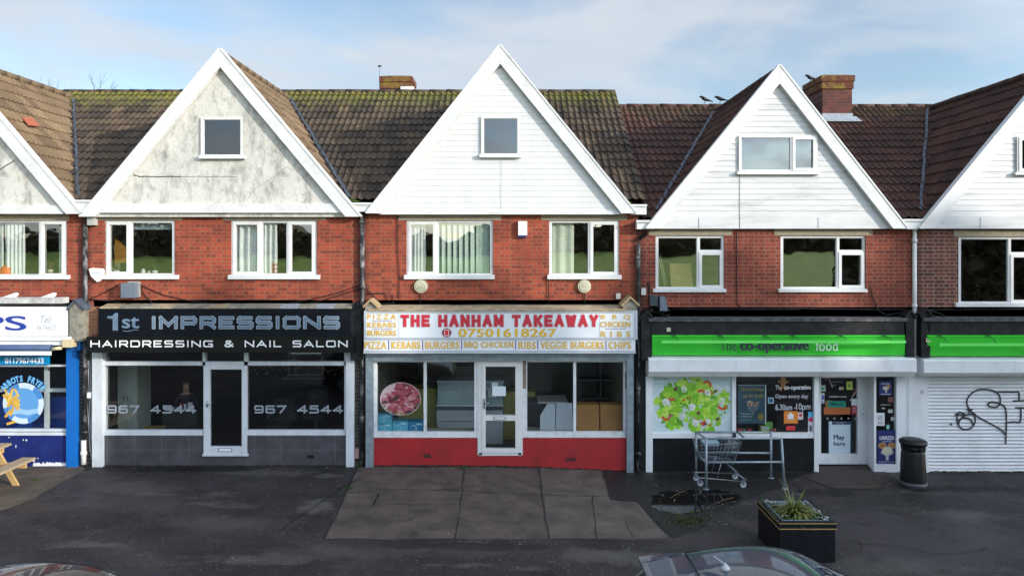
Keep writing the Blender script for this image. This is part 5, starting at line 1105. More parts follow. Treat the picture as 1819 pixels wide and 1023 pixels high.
fbox(mb, 1561, 676, 1584, 702, y1, .002, NVY); text(mb, 'LAVAZZA', 1565, 680, 1580, 682.5, y1 - .001, WH, bold=.03); disc(mb, PX(1573, y1), PZ(689, y1), .07, .04, y1 - .001, plain((.5, .5, .48)), 14); disc(mb, PX(1578, y1), PZ(686, y1), .045, .035, y1 - .0015, plain((.4, .22, .06)), 12)
fbox(mb, 1572, 692, 1575, 697, y1 - .001, .0005, plain((.5, .5, .48))); fbox(mb, 1565, 699, 1581, 700.5, y1 - .001, .0005, plain((.4, .42, .5)))
fbox(mb, 1558, 764, 1592, 824.5, y1, .002, NVY); text(mb, 'LAVAZZA', 1562, 774, 1588, 781, y1 - .001, WH, bold=.045); fbox(mb, 1567, 783, 1584, 784.5, y1 - .001, .0005, plain((.3, .34, .5)))
for a, c in ((1567, (.34, .15, .05)), (1584, (.40, .20, .06))): disc(mb, PX(a, y1), PZ(791, y1), .085, .065, y1 - .001, plain((.5, .33, .14)), 20); disc(mb, PX(a, y1), PZ(791, y1), .07, .052, y1 - .0015, plain(c), 20)
disc(mb, PX(1575.5, y1), PZ(801, y1), .115, .095, y1 - .002, plain((.52, .52, .48)), 22); disc(mb, PX(1575.5, y1), PZ(799.5, y1), .095, .06, y1 - .0025, plain((.62, .58, .44)), 22); fbox(mb, 1573, 809, 1578, 817, y1 - .002, .0005, plain((.48, .5, .52))); text(mb, 'COFFEE TO GO', 1560, 819, 1589, 821.5, y1 - .001, plain((.5, .52, .6)))
for a in (1566, 1585): fbox(mb, a - 1.2, 801, a + 1.2, 806, y1 - .0022, .0003, plain((.48, .48, .45)))
fbox(mb, 1555.5, 733, 1571, 756, y1, .002, plain((.62, .64, .64))); disc(mb, PX(1563, y1), PZ(741.5, y1), .045, .045, y1 - .001, plain((.12, .12, .13)), 18); disc(mb, PX(1563, y1), PZ(741.5, y1), .034, .034, y1 - .0015, plain((.6, .62, .62)), 18); ribbon(mb, [(PX(1560.5, y1), PZ(744, y1)), (PX(1565.5, y1), PZ(739, y1))], .01, y1 - .002, plain((.12, .12, .13))); fbox(mb, 1558, 749, 1568, 753, y1 - .001, .0005, plain((.4, .4, .42)))
text(mb, 'southern coop', 1564, 717.5, 1581, 720, y1, WH); fbox(mb, 1566, 724, 1568, 726, y1, .001, WH); fbox(mb, 1569, 724, 1571, 726, y1, .001, WH); fbox(mb, 1577, 727, 1585, 733, y1, .001, plain((.42, .44, .42))); fbox(mb, 1582, 740, 1592, 747, y1, .001, plain((.36, .35, .32))); disc(mb, PX(1577, y1), PZ(758, y1), .04, .055, y1, plain((.2, .5, .4)), 8); fbox(mb, 1577, 705, 1586, 714, y1, .001, plain((.18, .05, .06)))
mb.build('window_stickers', None, f4b)
mb = MB(); fbox(mb, 1614, 640, 1649, 846, -.05, .3); mb.build('white_pier', SHOPWHITE, H4); wbox(H4, 'door_bell', 1636, 693, 1640, 699, plain((.5, .5, .5)), -.065, .015)
mb = MB(); mb.tube([(PX(1643, -.15), -.15, PZ(640, -.15)), (PX(1644, -.15), -.15, PZ(658, -.15))], .03, mat('blue_grey_fitting', (.22, .28, .38), .5), 8); mb.build('bracket', None, H5)
# roller shutter with sprayed writing
mb = MB(); X0, X1 = PX(1648, 0), PX(2100, 0); z, zt, pitch = -.16, PZ(664, 0), .0735
prof = [(0, .012), (.16, 0.0), (.5, -.012), (.84, 0.0), (.94, .010)]; rows = []
while z < zt:
    for t_, y_ in prof: rows.append((z + t_ * pitch, y_ + .01))
    z += pitch
i = 0; mb.v = [p for zz, yy in rows for p in ((X0, yy, zz), (X1, yy, zz))]
for k in range(len(rows) - 1): mb.f.append((2 * k, 2 * k + 1, 2 * k + 3, 2 * k + 2)); mb.m.append(0); mb.sm.append(False)
mb.box(X0, X1, -.02, .03, -.16, PZ(835, 0)); sh = mb.build('roller_shutter', mat('shutter_white', (.70, .72, .74), .4, .05, 2, dirt=(.45, .46, .48), damt=.4, dscale=1.6), H5)
frame(H5, 'shutter_guide', [(1645, 664, 1649, 842)], SHOPWHITE, -.04, .06)
room('shop_room', H5, X0, X1 - .5, .1, 4, -.1, 2.4, ROOMDARK)
def curve(pts, n_=6):
    out = []
    P = [pts[0]] + list(pts) + [pts[-1]]
    for k in range(1, len(P) - 2):
        for q in range(n_):
            t_ = q / n_; a, b_, c, d = P[k - 1], P[k], P[k + 1], P[k + 2]
            out.append(tuple(.5 * ((2 * b_[j]) + (-a[j] + c[j]) * t_ + (2 * a[j] - 5 * b_[j] + 4 * c[j] - d[j]) * t_ ** 2 + (-a[j] + 3 * b_[j] - 3 * c[j] + d[j]) * t_ ** 3) for j in (0, 1)))
    return out + [pts[-1]]
mb = MB(); yg_ = -.0065
for st in ([(1730, 736), (1720, 724), (1717, 712), (1724, 700), (1738, 692), (1756, 692), (1770, 697), (1776, 706), (1775, 718), (1768, 723), (1758, 722), (1755, 717), (1763, 714), (1775, 717), (1784, 722), (1787, 735), (1787, 760), (1786, 787)], [(1786, 772), (1776, 762), (1755, 750), (1738, 741), (1727, 732), (1718, 727)],
           [(1713, 735), (1704, 732), (1700, 738), (1701, 752), (1708, 761), (1720, 762), (1729, 755), (1732, 744), (1728, 736), (1716, 737), (1706, 744), (1702, 753)], [(1697, 736), (1712, 737)], [(1703, 746), (1712, 742), (1722, 744), (1728, 753)], [(1720, 732), (1726, 727)],
           [(1774, 696), (1800, 696), (1809, 697), (1810, 711)], [(1800, 712), (1824, 711)], [(1804, 724), (1824, 724)], [(1813, 724), (1812, 748), (1800, 749), (1790, 750)], [(1688, 753), (1690, 754)]):
    ribbon(mb, [(PX(a, yg_), PZ(b_, yg_)) for a, b_ in (curve(st) if len(st) > 3 else st)], .034, yg_, plain((.03, .03, .035)), 1e-5)
mb.build('graffiti', None, sh)
# ------------------------------------------------------------------ things inside the windows
CURT = mat('curtain_white', (.80, .82, .79), .9, .08, 3); CURTG = mat('net_curtain', (.62, .68, .66), .9, .08, 3)
def curtain(label, x0, x1, y0, y1, yv, m, folds=5, lean=0.0, amp=.03):
    mb = MB(); n_ = folds * 8; Z1, Z0 = PZ(y0, yv), PZ(y1, yv); X0, X1 = PX(x0, yv), PX(x1, yv)
    for j in range(6):
        t_ = j / 5
        for k in range(n_ + 1):
            u_ = k / n_; mb.v.append((X0 + (X1 - X0) * u_ * (1 - lean * (1 - t_)) + (0), yv + amp * math.sin(u_ * folds * 6.2832 + .3 * math.sin(4 * t_)), Z0 + (Z1 - Z0) * t_))
    if lean < 0:
        pass
    for j in range(5):
        for k in range(n_): a = j * (n_ + 1) + k; mb.f.append((a, a + 1, a + n_ + 2, a + n_ + 1)); mb.m.append(0); mb.sm.append(True)
    return tag(solo(mb.build('curtain', m), ((X0 + X1) / 2, yv, Z0)), label, 'curtain', 'curtains in the upstairs windows')
curtain('white pleated curtain behind the orange dome in the cut-off left house', 9, 44, 396, 491, .15, CURT, 5)
curtain('pale curtain edge at the far left side of the orange dome window', -8, 6, 396, 491, .2, CURTG, 2)
curtain('thin white curtain beside the small potted plant at the left house', 104, 113, 402, 486, .2, CURT, 2)
curtain('pale curtain in the leftmost light of the three-light salon house window', 417, 459, 396, 488, .15, CURT, 3, 0, .05)
curtain('pale curtain behind the red figure in the middle light above the salon', 464, 492, 396, 488, .15, CURT, 3, -.0, .05)
curtain('leaning cream curtain left of the vertical blind above the takeaway', 732, 756, 396, 489, .15, CURT, 4, -.0, .02)
curtain('broad cream curtain in the right upstairs window above the takeaway', 981, 1019, 396, 489, .15, mat('cream_curtain', (.72, .76, .62), .9, .06, 3), 2, 0, .02)
def quick(name, label, cat, mb, m=None, base=None, group=None):
    o = mb.build(name, m)
    if base is None:
        xs = [v.co.x for v in o.data.vertices]; ys = [v.co.y for v in o.data.vertices]; base = ((min(xs) + max(xs)) / 2, (min(ys) + max(ys)) / 2, min(v.co.z for v in o.data.vertices))
    return tag(solo(o, base), label, cat, group)
mb = MB(); yv = .15; x = 778
while x < 866:
    X = PX(x, yv); Z1, Z0 = PZ(396, yv), PZ(489, yv); a = .5 if x < 846 else .12; w_ = .052
    mb.poly([(X - w_ * math.cos(a), yv - w_ * math.sin(a), Z0), (X + w_ * math.cos(a), yv + w_ * math.sin(a), Z0), (X + w_ * math.cos(a), yv + w_ * math.sin(a), Z1), (X - w_ * math.cos(a), yv - w_ * math.sin(a), Z1)]); x += 10.2 if x < 844 else 7.5
mb.box(PX(772, yv), PX(874, yv), yv - .03, yv + .03, PZ(396, yv), PZ(392, yv))
quick('vertical_blind', 'grey green vertical blind in the left window above the takeaway', 'blind', mb, mat('blind_slat', (.55, .66, .58), .8, .05, 3))
mb = MB(); mb.box(PX(231, .2), PX(305, .2), .19, .22, PZ(408, .2), PZ(394, .2)); quick('roller_blind', 'short blue grey roller blind at the top of the window above the alarm box', 'blind', mb, mat('roller_blind', (.32, .40, .44), .8))
yv = .22; X, Z = PX(13, yv), PZ(489, yv); mb = MB()
mb.lathe([(.135, Z), (.142, Z + .05), (.13, Z + .13), (.10, Z + .18), (.05, Z + .215), (.005, Z + .22)], X, yv, mat('orange_plastic', (.80, .13, .01), .4, .05), 24); d_ = quick('lamp_dome', 'orange plastic dome on the window sill of the cut-off left house', 'lamp', mb)
d_.parent = None
mb = MB(); mb.tube([(X - .05, yv - .135, Z + .12), (X + .05, yv - .135, Z + .12)], .012, plain((.8, .35, .18)), 6)
def potted(name, label, x, y0, col, leafc, seed, hgt=.18, yv=.16):
    X, Z = PX(x, yv), PZ(y0, yv); t_ = thing(name, label, 'plant', (X, yv, Z)); mb = MB(); mb.lathe([(.04, Z), (.06, Z + .09), (.055, Z + .09), (.05, Z + .085)], X, yv, col, 14); mb.build('pot', None, t_)
    r = random.Random(seed); mb = MB()
    for k in range(26):
        a, L = r.uniform(0, 6.28), r.uniform(.05, hgt); p = Vector((X, yv, Z + .085)); q = p + Vector((math.cos(a) * L * .5, math.sin(a) * L * .4, L)); wv = Vector((-math.sin(a), math.cos(a), 0)) * .014
        mb.poly([p, q - wv - (q - p) * .3, q, q + wv - (q - p) * .3], leafc)
    mb.build('leaves', None, t_); return t_
LEAF1 = mat('house_leaf', (.05, .10, .025), .5, .3, 8); LEAFR = mat('red_leaf', (.16, .03, .03), .5, .3, 8)
potted('potted_plant', 'small red leaved plant in a cream pot beside the thin curtain', 89, 486, mat('cream_pot', (.55, .50, .38), .5), LEAFR, 1, .2)
potted('potted_plant', 'low green plants in the narrow casement above the alarm box', 207, 488, mat('white_pot', (.6, .6, .58), .5), LEAF1, 2, .1)
potted('potted_plant', 'small dark plant between two jars above the grey floodlight', 275, 488, MATS['white_pot'], LEAF1, 3, .16)
for k, (x, lab, m, hh) in enumerate(((254, 'white lidded jar on the sill left of the small dark plant', MATS['white_pot'], .13), (264, 'short pale jar beside the small dark plant on the sill', mat('grey_jar', (.35, .38, .38), .4), .09), (222, 'little cup at the right end of the narrow casement sill', MATS['white_pot'], .08))):
    mb = MB(); X, Z = PX(x, .16), PZ(489, .16); mb.lathe([(.04, Z), (.05, Z + hh * .6), (.03, Z + hh * .75), (.035, Z + hh), (.005, Z + hh * 1.05)], X, .16, m, 14); quick('jar', lab, 'jar', mb)
mb = MB(); yv = .6; q = [(203, 422), (222, 440), (222, 466), (203, 468)]; mb.prism([(PX(a, yv), PZ(b_, yv)) for a, b_ in q][::-1], yv, yv + .03); mb.v = mb.v
quick('plywood_sheet', 'orange brown wooden panel seen through the narrow casement above the alarm box', 'panel', mb, mat('orange_wood', (.50, .26, .05), .6, .1, 3))
mb = MB(); X, Z = PX(488, .15), PZ(488, .15)
for k in range(3): mb.lathe([(.005, Z + k * .085), (.045, Z + .02 + k * .085), (.05, Z + .05 + k * .085), (.03, Z + .085 + k * .085)], X, .15, None, 14)
quick('red_ornament', 'knobbly red ornament on the sill of the three-light window', 'ornament', mb, plain((.50, .02, .05)))
mb = MB(); X, Z = PX(469, .15), PZ(488, .15)
for k in range(2): mb.lathe([(.005, Z + k * .08), (.04, Z + .02 + k * .08), (.04, Z + .05 + k * .08), (.02, Z + .08 + k * .08)], X, .15, None, 14)
quick('grey_ornament', 'grey green ornament on the sill left of the red ornament', 'ornament', mb, plain((.22, .28, .26)))
mb = MB(); yv = .25; mb.hull([(PX(1192, yv), yv, PZ(514, yv)), (PX(1231, yv), yv, PZ(514, yv)), (PX(1231, yv), yv + .02, PZ(514, yv)), (PX(1192, yv), yv + .02, PZ(514, yv))], [(PX(1193, yv), yv + .2, PZ(468, yv)), (PX(1231, yv), yv + .2, PZ(468, yv)), (PX(1231, yv), yv + .22, PZ(468, yv)), (PX(1193, yv), yv + .22, PZ(468, yv))])
quick('wooden_board', 'tan wooden board leaning inside the left window above the food store', 'board', mb, mat('tan_board', (.52, .36, .12), .7, .1, 4))
mb = MB()
for a, c in ((1170, 1181), (1174, 1184)): mb.tube([(PX(a, .4), .5, PZ(450, .4)), (PX(c, .3), .3, PZ(512, .3))], .012, None, 6)
quick('pole_pair', 'two thin pale poles leaning left of the tan board', 'poles', mb, plain((.45, .42, .30)))
# salon inside
mb = MB(); mb.box(PX(182, .9), PX(243, .9), .9, 1.5, .0, PZ(650, .9), mat('pale_cupboard', (.27, .30, .27), .6, .08)); wd = quick('cupboard', 'tall pale cupboard behind the left salon window', 'cupboard', mb)
mb = MB(); 
for a in (219, 225): mb.tube([(PX(a, .88), .88, PZ(712, .88)), (PX(a + 1, .86), .86, PZ(708, .88)), (PX(a, .88), .88, PZ(703, .88))], .008, None, 6)
mb.v = [tuple(Vector(p) - wd.location) for p in mb.v]; hd = mb.build('handle', plain((.15, .15, .14))); hd.parent = wd
t_ = thing('folding_stool', 'folding wooden stool standing inside the left salon window', 'stool', (PX(275, .8), .8, 0)); mb = MB(); X = PX(272, .8)
mb.box(X - .18, X + .2, .65, .95, .56, .60, plain((.26, .15, .05))); mb.build('seat', None, t_)
mb = MB()
for yy in (.67, .93):
    mb.tube([(X - .15, yy, .57), (X + .22, yy, 0.0)], .014, None, 6); mb.tube([(X + .18, yy, .57), (X - .12, yy, 0.0)], .014, None, 6)
mb.tube([(X + .1, .67, .18), (X + .1, .93, .18)], .012, None, 6); mb.build('leg_frame', plain((.42, .36, .28)), t_)
t_ = thing('salon_trolley', 'dark shelf with white papers in front of the seated person in the salon', 'shelf', (PX(318, 1.7), 1.7, 0)); X = PX(320, 1.7); mb = MB(); mb.box(X - .35, X + .45, 1.55, 1.9, 0, .78, plain((.02, .02, .022))); mb.build('shelf', None, t_)
mb = MB(); rc = random.Random(2)
for k in range(6): x = X + rc.uniform(-.3, .3); mb.box(x - .05, x + .05, 1.58, 1.62, .78, .78 + rc.uniform(.06, .2), plain(rc.choice([(.55, .56, .6), (.5, .52, .58), (.35, .02, .03)])))
mb.build('papers', None, t_)
# the person sitting in the salon
def skinned(chains, radii):
    vs, es, rs = [], [], []
    idx = {}
    for name, p in chains['pts'].items(): idx[name] = len(vs); vs.append(p); rs.append(radii[name])
    es = [(idx[a], idx[b_]) for a, b_ in chains['edges']]
    me = bpy.data.meshes.new('body'); me.from_pydata(vs, es, []); ob = bpy.data.objects.new('body', me); COL.objects.link(ob)
    sk = ob.modifiers.new('s', 'SKIN'); sk.use_smooth_shade = True
    for i, v in enumerate(me.skin_vertices[0].data): v.radius = rs[i] if isinstance(rs[i], tuple) else (rs[i], rs[i]); v.use_root = (i == 0)
    ob.modifiers.new('sub', 'SUBSURF').levels = 2; ob.modifiers['sub'].render_levels = 2
    dg = bpy.context.evaluated_depsgraph_get(); dg.update(); m2 = bpy.data.meshes.new_from_object(ob.evaluated_get(dg)); bpy.data.objects.remove(ob)
    return m2
PXc, PYc = PX(330, 2.2), 2.2
pt = {'pelvis': (0, 0, .50), 'waist': (0, .02, .68), 'chest': (0, .0, .88), 'neckb': (0, -.01, 1.03), 'neck': (0, -.02, 1.09), 'jaw': (0, -.045, 1.15), 'head': (0, -.03, 1.22), 'crown': (0, -.02, 1.30), 'nose': (0, -.135, 1.19)}
rd = {'pelvis': (.15, .12), 'waist': (.13, .10), 'chest': (.16, .11), 'neckb': (.08, .065), 'neck': .05, 'jaw': (.06, .06), 'head': (.078, .09), 'crown': (.06, .07), 'nose': .014}
ed = [('pelvis', 'waist'), ('waist', 'chest'), ('chest', 'neckb'), ('neckb', 'neck'), ('neck', 'jaw'), ('jaw', 'head'), ('head', 'crown'), ('jaw', 'nose')]
for s, sn in ((-1, 'a'), (1, 'b')):
    pt.update({'sh' + sn: (.17 * s, 0, .98), 'el' + sn: (.24 * s, -.06, .72), 'wr' + sn: (.12 * s, -.30, .70), 'pa' + sn: (.10 * s, -.37, .705), 'hip' + sn: (.09 * s, -.03, .48), 'kn' + sn: (.12 * s, -.46, .49), 'an' + sn: (.12 * s, -.44, .08), 'to' + sn: (.12 * s, -.60, .04)})
    rd.update({'sh' + sn: .065, 'el' + sn: .042, 'wr' + sn: .027, 'pa' + sn: (.036, .018), 'hip' + sn: .09, 'kn' + sn: .062, 'an' + sn: .042, 'to' + sn: .035})
    ed += [('neckb', 'sh' + sn), ('sh' + sn, 'el' + sn), ('el' + sn, 'wr' + sn), ('wr' + sn, 'pa' + sn), ('pelvis', 'hip' + sn), ('hip' + sn, 'kn' + sn), ('kn' + sn, 'an' + sn), ('an' + sn, 'to' + sn)]
    for k, (fx, L) in enumerate(((-.028, .075), (-.010, .085), (.010, .080), (.028, .062))):
        pt['f%s%d' % (sn, k)] = (.10 * s + fx, -.42 - L * .35, .70); pt['g%s%d' % (sn, k)] = (.10 * s + fx * 1.1, -.42 - L * .8, .685)
        rd['f%s%d' % (sn, k)] = .009; rd['g%s%d' % (sn, k)] = .007; ed += [('pa' + sn, 'f%s%d' % (sn, k)), ('f%s%d' % (sn, k), 'g%s%d' % (sn, k))]
    pt['th' + sn] = (.10 * s - .05 * s, -.36, .70); pt['ti' + sn] = (.10 * s - .062 * s, -.40, .695); rd['th' + sn] = .011; rd['ti' + sn] = .008; ed += [('pa' + sn, 'th' + sn), ('th' + sn, 'ti' + sn)]
me = skinned({'pts': pt, 'edges': ed}, rd)
SKIN = mat('skin', (.45, .26, .19), .5, .05); DRESS = mat('dark_clothes', (.012, .012, .016), .8, .3); HAIR = mat('brown_hair', (.05, .03, .018), .5, .3, 20)
me.materials.clear()
for q in (SKIN, DRESS): me.materials.append(q)
for p in me.polygons: c = p.center; p.material_index = 0 if (c.z > 1.045 or (c.y < -.27 and .66 < c.z < .76)) else 1; p.use_smooth = True
per = bpy.data.objects.new('person', me); COL.objects.link(per); per.location = (PXc, PYc, 0); per.rotation_euler = (0, 0, R(25))
tag(per, 'person in dark clothes sitting inside the salon behind the left window', 'person')
mb = MB(); mb.lathe([(.075, 1.10), (.10, 1.18), (.105, 1.26), (.09, 1.32), (.05, 1.355), (.005, 1.365)], 0, .015, None, 20); hr = mb.build('hair', HAIR); hr.parent = per
for v in hr.data.vertices:
    if v.co.y < -.03 and v.co.z < 1.27: v.co.y = -.03
mb = MB()
for s in (-1, 1): mb.lathe([(.003, 1.222), (.011, 1.23), (.003, 1.238)], .03 * s, -.118, plain((.03, .02, .02)), 8)
mb.box(-.022, .022, -.108, -.098, 1.150, 1.157, plain((.28, .09, .08))); fc = mb.build('face_features', None); fc.parent = per
t_ = thing('salon_chair', 'black salon chair under the seated person', 'chair', (PXc, PYc, 0)); mb = MB(); mb.box(PXc - .25, PXc + .25, PYc - .28, PYc + .22, .33, .41); mb.build('seat', BLACKP, t_); mb = MB(); mb.box(PXc - .25, PXc + .25, PYc + .19, PYc + .26, .41, .9); mb.build('backrest', BLACKP, t_); mb = MB(); mb.lathe([(.25, 0), (.25, .03), (.04, .05), (.04, .33)], PXc, PYc, CHROME, 20); mb.build('pedestal', CHROME, t_)
def salon_chair(label, X, Y):
    t_ = thing('salon_chair', label, 'chair', (X, Y, 0)); mb = MB(); mb.box(X - .25, X + .25, Y - .28, Y + .22, .40, .50); mb.build('seat', BLACKP, t_); mb = MB(); mb.box(X - .25, X + .25, Y + .19, Y + .26, .50, 1.0); mb.build('backrest', BLACKP, t_)
    mb = MB(); mb.lathe([(.25, 0), (.25, .03), (.04, .05), (.04, .40)], X, Y, CHROME, 20); mb.build('pedestal', CHROME, t_)
    for s in (-1, 1): mb = MB(); mb.tube([(X + .27 * s, Y + .15, .5), (X + .27 * s, Y + .15, .68), (X + .27 * s, Y - .2, .68)], .018, CHROME, 6); mb.build('armrest', CHROME, t_)
salon_chair('empty black salon chair behind the right salon window', PX(500, 1.6), 1.6)
salon_chair('empty black salon chair deeper in behind the salon number on the right', PX(560, 2.6), 2.6)
t_ = thing('mirror_unit', 'pale framed mirror with a shelf on the back wall of the salon', 'mirror', (PX(520, 4.2), 5.3, 1.0)); X = PX(520, 4.2); mb = MB(); mb.box(X - .5, X + .5, 5.38, 5.44, .9, 2.1, plain((.20, .20, .20))); mb.build('frame', None, t_); mb = MB(); mb.box(X - .44, X + .44, 5.36, 5.378, .96, 2.04); mb.build('mirror_glass', mat('mirror', (.7, .7, .7), .03, .02, metal=1.0), t_); mb = MB(); mb.box(X - .6, X + .6, 5.15, 5.35, .84, .89); mb.build('shelf', plain((.16, .15, .14)), t_)
rc = random.Random(31); mb = MB()
for k in range(60):
    x = PX(447 + k * 2.8, .5); z = PZ(650, .5) - rc.uniform(.0, .25) * abs(math.sin(k * .5)); mb.lathe([(.004, z), (.010, z + .012), (.003, z + .024)], x, .5, None, 6)
for k in range(59): mb.tube([(PX(447 + k * 2.8, .5), .5, PZ(650, .5)), (PX(449.8 + k * 2.8, .5), .5, PZ(650, .5))], .003, None, 4)
quick('string_lights', 'string of tiny unlit lights hanging inside the right salon window', 'lights', mb, plain((.35, .33, .28)))
# takeaway inside
t_ = thing('display_counter', 'white glass fronted display counter inside the takeaway', 'counter', (PX(812, 1.6), 1.6, 0)); yv = 1.5; X0, X1 = PX(776, yv), PX(893, yv)
mb = MB(); mb.box(X0, X1, yv, yv + .8, 0.03, .60); mb.hull([(X0, yv - .08, .60), (X1, yv - .08, .60), (X1, yv + .8, .60), (X0, yv + .8, .60)], [(X0, yv - .12, .84), (X1, yv - .12, .84), (X1, yv + .8, .84), (X0, yv + .8, .84)]); mb.build('cabinet', mat('counter_white', (.50, .55, .58), .4, .06), t_)
mb = MB(); mb.box(X0, X1, yv - .13, yv - .0, .84, .94); mb.build('dark_band', plain((.06, .08, .10)), t_)
mb = MB(); mb.hull([(X0, yv, .94), (X1, yv, .94), (X1, yv + .7, .94), (X0, yv + .7, .94)], [(X0, yv + .12, 1.42), (X1, yv + .12, 1.42), (X1, yv + .6, 1.42), (X0, yv + .6, 1.42)]); mb.build('curved_glass', mat('counter_glass', (.20, .30, .32), .15, .25, 2), t_)
mb = MB(); mb.box(X0 - .02, X1 + .02, yv + .08, yv + .75, 1.42, 1.47); mb.build('top', MATS['counter_white'], t_)
mb = MB(); mb.box(X0 - .01, X1 + .01, yv - .145, yv - .135, .935, .965); mb.box(X0 - .01, X1 + .01, yv - .09, yv - .08, .60, .612); mb.box(X0, X1, yv + .07, yv + .08, 1.28, 1.30); mb.build('highlight_strip', plain((.62, .66, .68)), t_)  # pale strips that draw the counter's highlight lines in plain colour
mb = MB()
for q in range(6): xx = X0 + .05 + q * (X1 - X0 - .1) / 6; mb.hull([(xx, yv + .02, .97), (xx + .015, yv + .02, .97), (xx + .015, yv + .03, .97), (xx, yv + .03, .97)], [(xx, yv + .095, 1.35), (xx + .015, yv + .095, 1.35), (xx + .015, yv + .10, 1.35), (xx, yv + .10, 1.35)])
mb.build('glass_stripe', plain((.40, .48, .50)), t_)  # slanted pale stripes laid over the counter glass
mb = MB(); mb.box(PX(866, yv - .15), PX(880, yv - .15), yv - .02, yv, 1.1, 1.28); mb.build('paper_note', plain((.6, .62, .64)), t_)
OL = mat('olive_cupboard', (.36, .33, .09), .6, .08)
mb = MB(); mb.box(PX(707, 1.9), PX(775, 1.9), 1.9, 2.5, .03, 1.22); quick('olive_cupboard', 'olive yellow cupboard between the meat picture and the display counter', 'cupboard', mb, OL)
mb = MB(); mb.box(PX(894, 1.9), PX(950, 1.9), 1.9, 2.5, .03, 1.15); quick('olive_cupboard', 'olive yellow cupboard right of the display counter behind the door', 'cupboard', mb, OL)
yv = .16; CA = mat('blue_carton', (.10, .42, .58), .5, .06); CB = mat('deep_blue_carton', (.02, .22, .42), .5, .1)
base = None
for k, (x0, y0, x1, y1, m, lab) in enumerate(((669, 751, 696, 767, CA, 'blue carton at the lower left corner under another carton'), (669, 735, 695, 750.5, CA, 'blue carton stacked on top of the corner carton'), (697, 748, 724, 767, CA, 'pale blue carton between the stack and the deep blue carton'), (725, 749, 752, 767, CB, 'deep blue carton at the right end of the cartons'))):
    b_ = thing('carton', lab, 'carton', (PX((x0 + x1) / 2, yv), yv + .15, PZ(y1, yv)), 'blue cartons on the takeaway window sill')
    mb = MB(); fbox(mb, x0, y0, x1, y1, yv, .28); mb.build('box', m, b_)
    mb = MB(); cx_ = (x0 + x1) / 2; cy_ = (y0 + y1) / 2
    ribbon(mb, curve([(PX(cx_ - 7, yv), PZ(cy_ - 2, yv)), (PX(cx_ - 2, yv), PZ(cy_ - 3, yv)), (PX(cx_ + 1, yv), PZ(cy_ + 4, yv)), (PX(cx_ - 4, yv), PZ(cy_ + 5, yv))], 4), .014, yv - .003, plain((.45, .55, .6))); fbox(mb, cx_ + 1, y0 + 3, x1 - 3, y0 + 5.5, yv - .002, .001, plain((.5, .68, .75))); fbox(mb, x0 + 3, y0 + 2, cx_ - 2, y0 + 3.5, yv - .002, .001, plain((.02, .12, .3))); mb.build('print', None, b_)
mb = MB(); mb.box(PX(664, .13), PX(846, .13), .13, .5, PZ(772, .13), PZ(767.5, .13)); mb.box(PX(930, .13), PX(1112, .13), .13, .6, PZ(772, .13), PZ(767.5, .13)); mb.build('window_shelf', ROOMSHOP, H3)
PB = mat('grey_white_panel', (.46, .50, .56), .6, .06); WB = mat('brown_board_box', (.36, .17, .05), .7, .12, 3)
mb = MB(); yv = .3; q = [(959, 767), (959, 738), (972, 717), (986, 717), (986, 767)]; mb.prism([(PX(a, yv), PZ(b_, yv)) for a, b_ in q][::-1], yv, yv + .04); quick('white_panel', 'grey white panel with a cut corner leaning in the takeaway window', 'panel', mb, PB, group='panels and boxes in the takeaway window')
mb = MB(); q = [(987, 767), (988, 716), (1016, 717), (1018, 767)]; mb.prism([(PX(a, yv), PZ(b_, yv)) for a, b_ in q][::-1], yv + .05, yv + .09); quick('white_panel', 'square grey white panel right of the cut-corner panel', 'panel', mb, PB, group='panels and boxes in the takeaway window')
for a, b_, lab in ((1024, 1064, 'brown board box left of its twin in the right takeaway window'), (1066, 1108, 'brown board box nearest the right takeaway pillar')):
    mb = MB(); fbox(mb, a, 719, b_, 767, .25, .3); quick('board_box', lab, 'box', mb, WB, group='panels and boxes in the takeaway window')
mb = MB(); mb.box(PX(934, 1.2), PX(1000, 1.2), 1.2, 1.8, .03, 1.05, mat('steel_worktop', (.05, .055, .06), .4)); mb.box(PX(955, 1.1), PX(1008, 1.1), 1.1, 1.85, 1.05, 1.09, plain((.5, .5, .5))); quick('kitchen_worktop', 'dark kitchen worktop with pale top behind the grey white panels', 'worktop', mb)
mb = MB(); 
for z in (.9, 1.35, 1.8): mb.box(PX(1026, 2.2), PX(1105, 2.2), 2.2, 2.6, z, z + .04)
for x in (1026, 1065, 1104): mb.box(PX(x, 2.2), PX(x + 2, 2.2), 2.2, 2.25, .02, 2.2)
quick('steel_shelving', 'dark steel shelving behind the brown board boxes', 'shelving', mb, plain((.16, .16, .15)))
mb = MB(); mb.box(PX(660, 3), PX(735, 3), 3.6, 3.7, 1.2, 2.4); mb.poly([(PX(780, 4), 4.6, 1.3), (PX(870, 4), 4.6, 1.3), (PX(870, 4), 4.6, 2.3), (PX(780, 4), 4.6, 2.3)]); quick('menu_board', 'dark menu board on the back wall of the takeaway', 'board', mb, plain((.03, .03, .035)))
yv = .2
rc = random.Random(17)
for k, (x, w_, col, lab) in enumerate(((1313, 5, (.45, .04, .06), 'red tub first from the left under the prize poster'), (1320, 6, (.10, .14, .05), 'dark green tub between the two red tubs'), (1330, 5, (.42, .05, .05), 'red tub standing right of the dark green tub'), (1374, 6, (.40, .10, .06), 'red flower pot right of the yellow and green box'))):
    mb = MB(); X, Z = PX(x, yv), PZ(769, yv); mb.lathe([(.04, Z), (.055, Z + .10), (.045, Z + .10)], X, yv, plain(col), 12); quick('flower_tub', lab, 'tub', mb, group='tubs in the food store window')
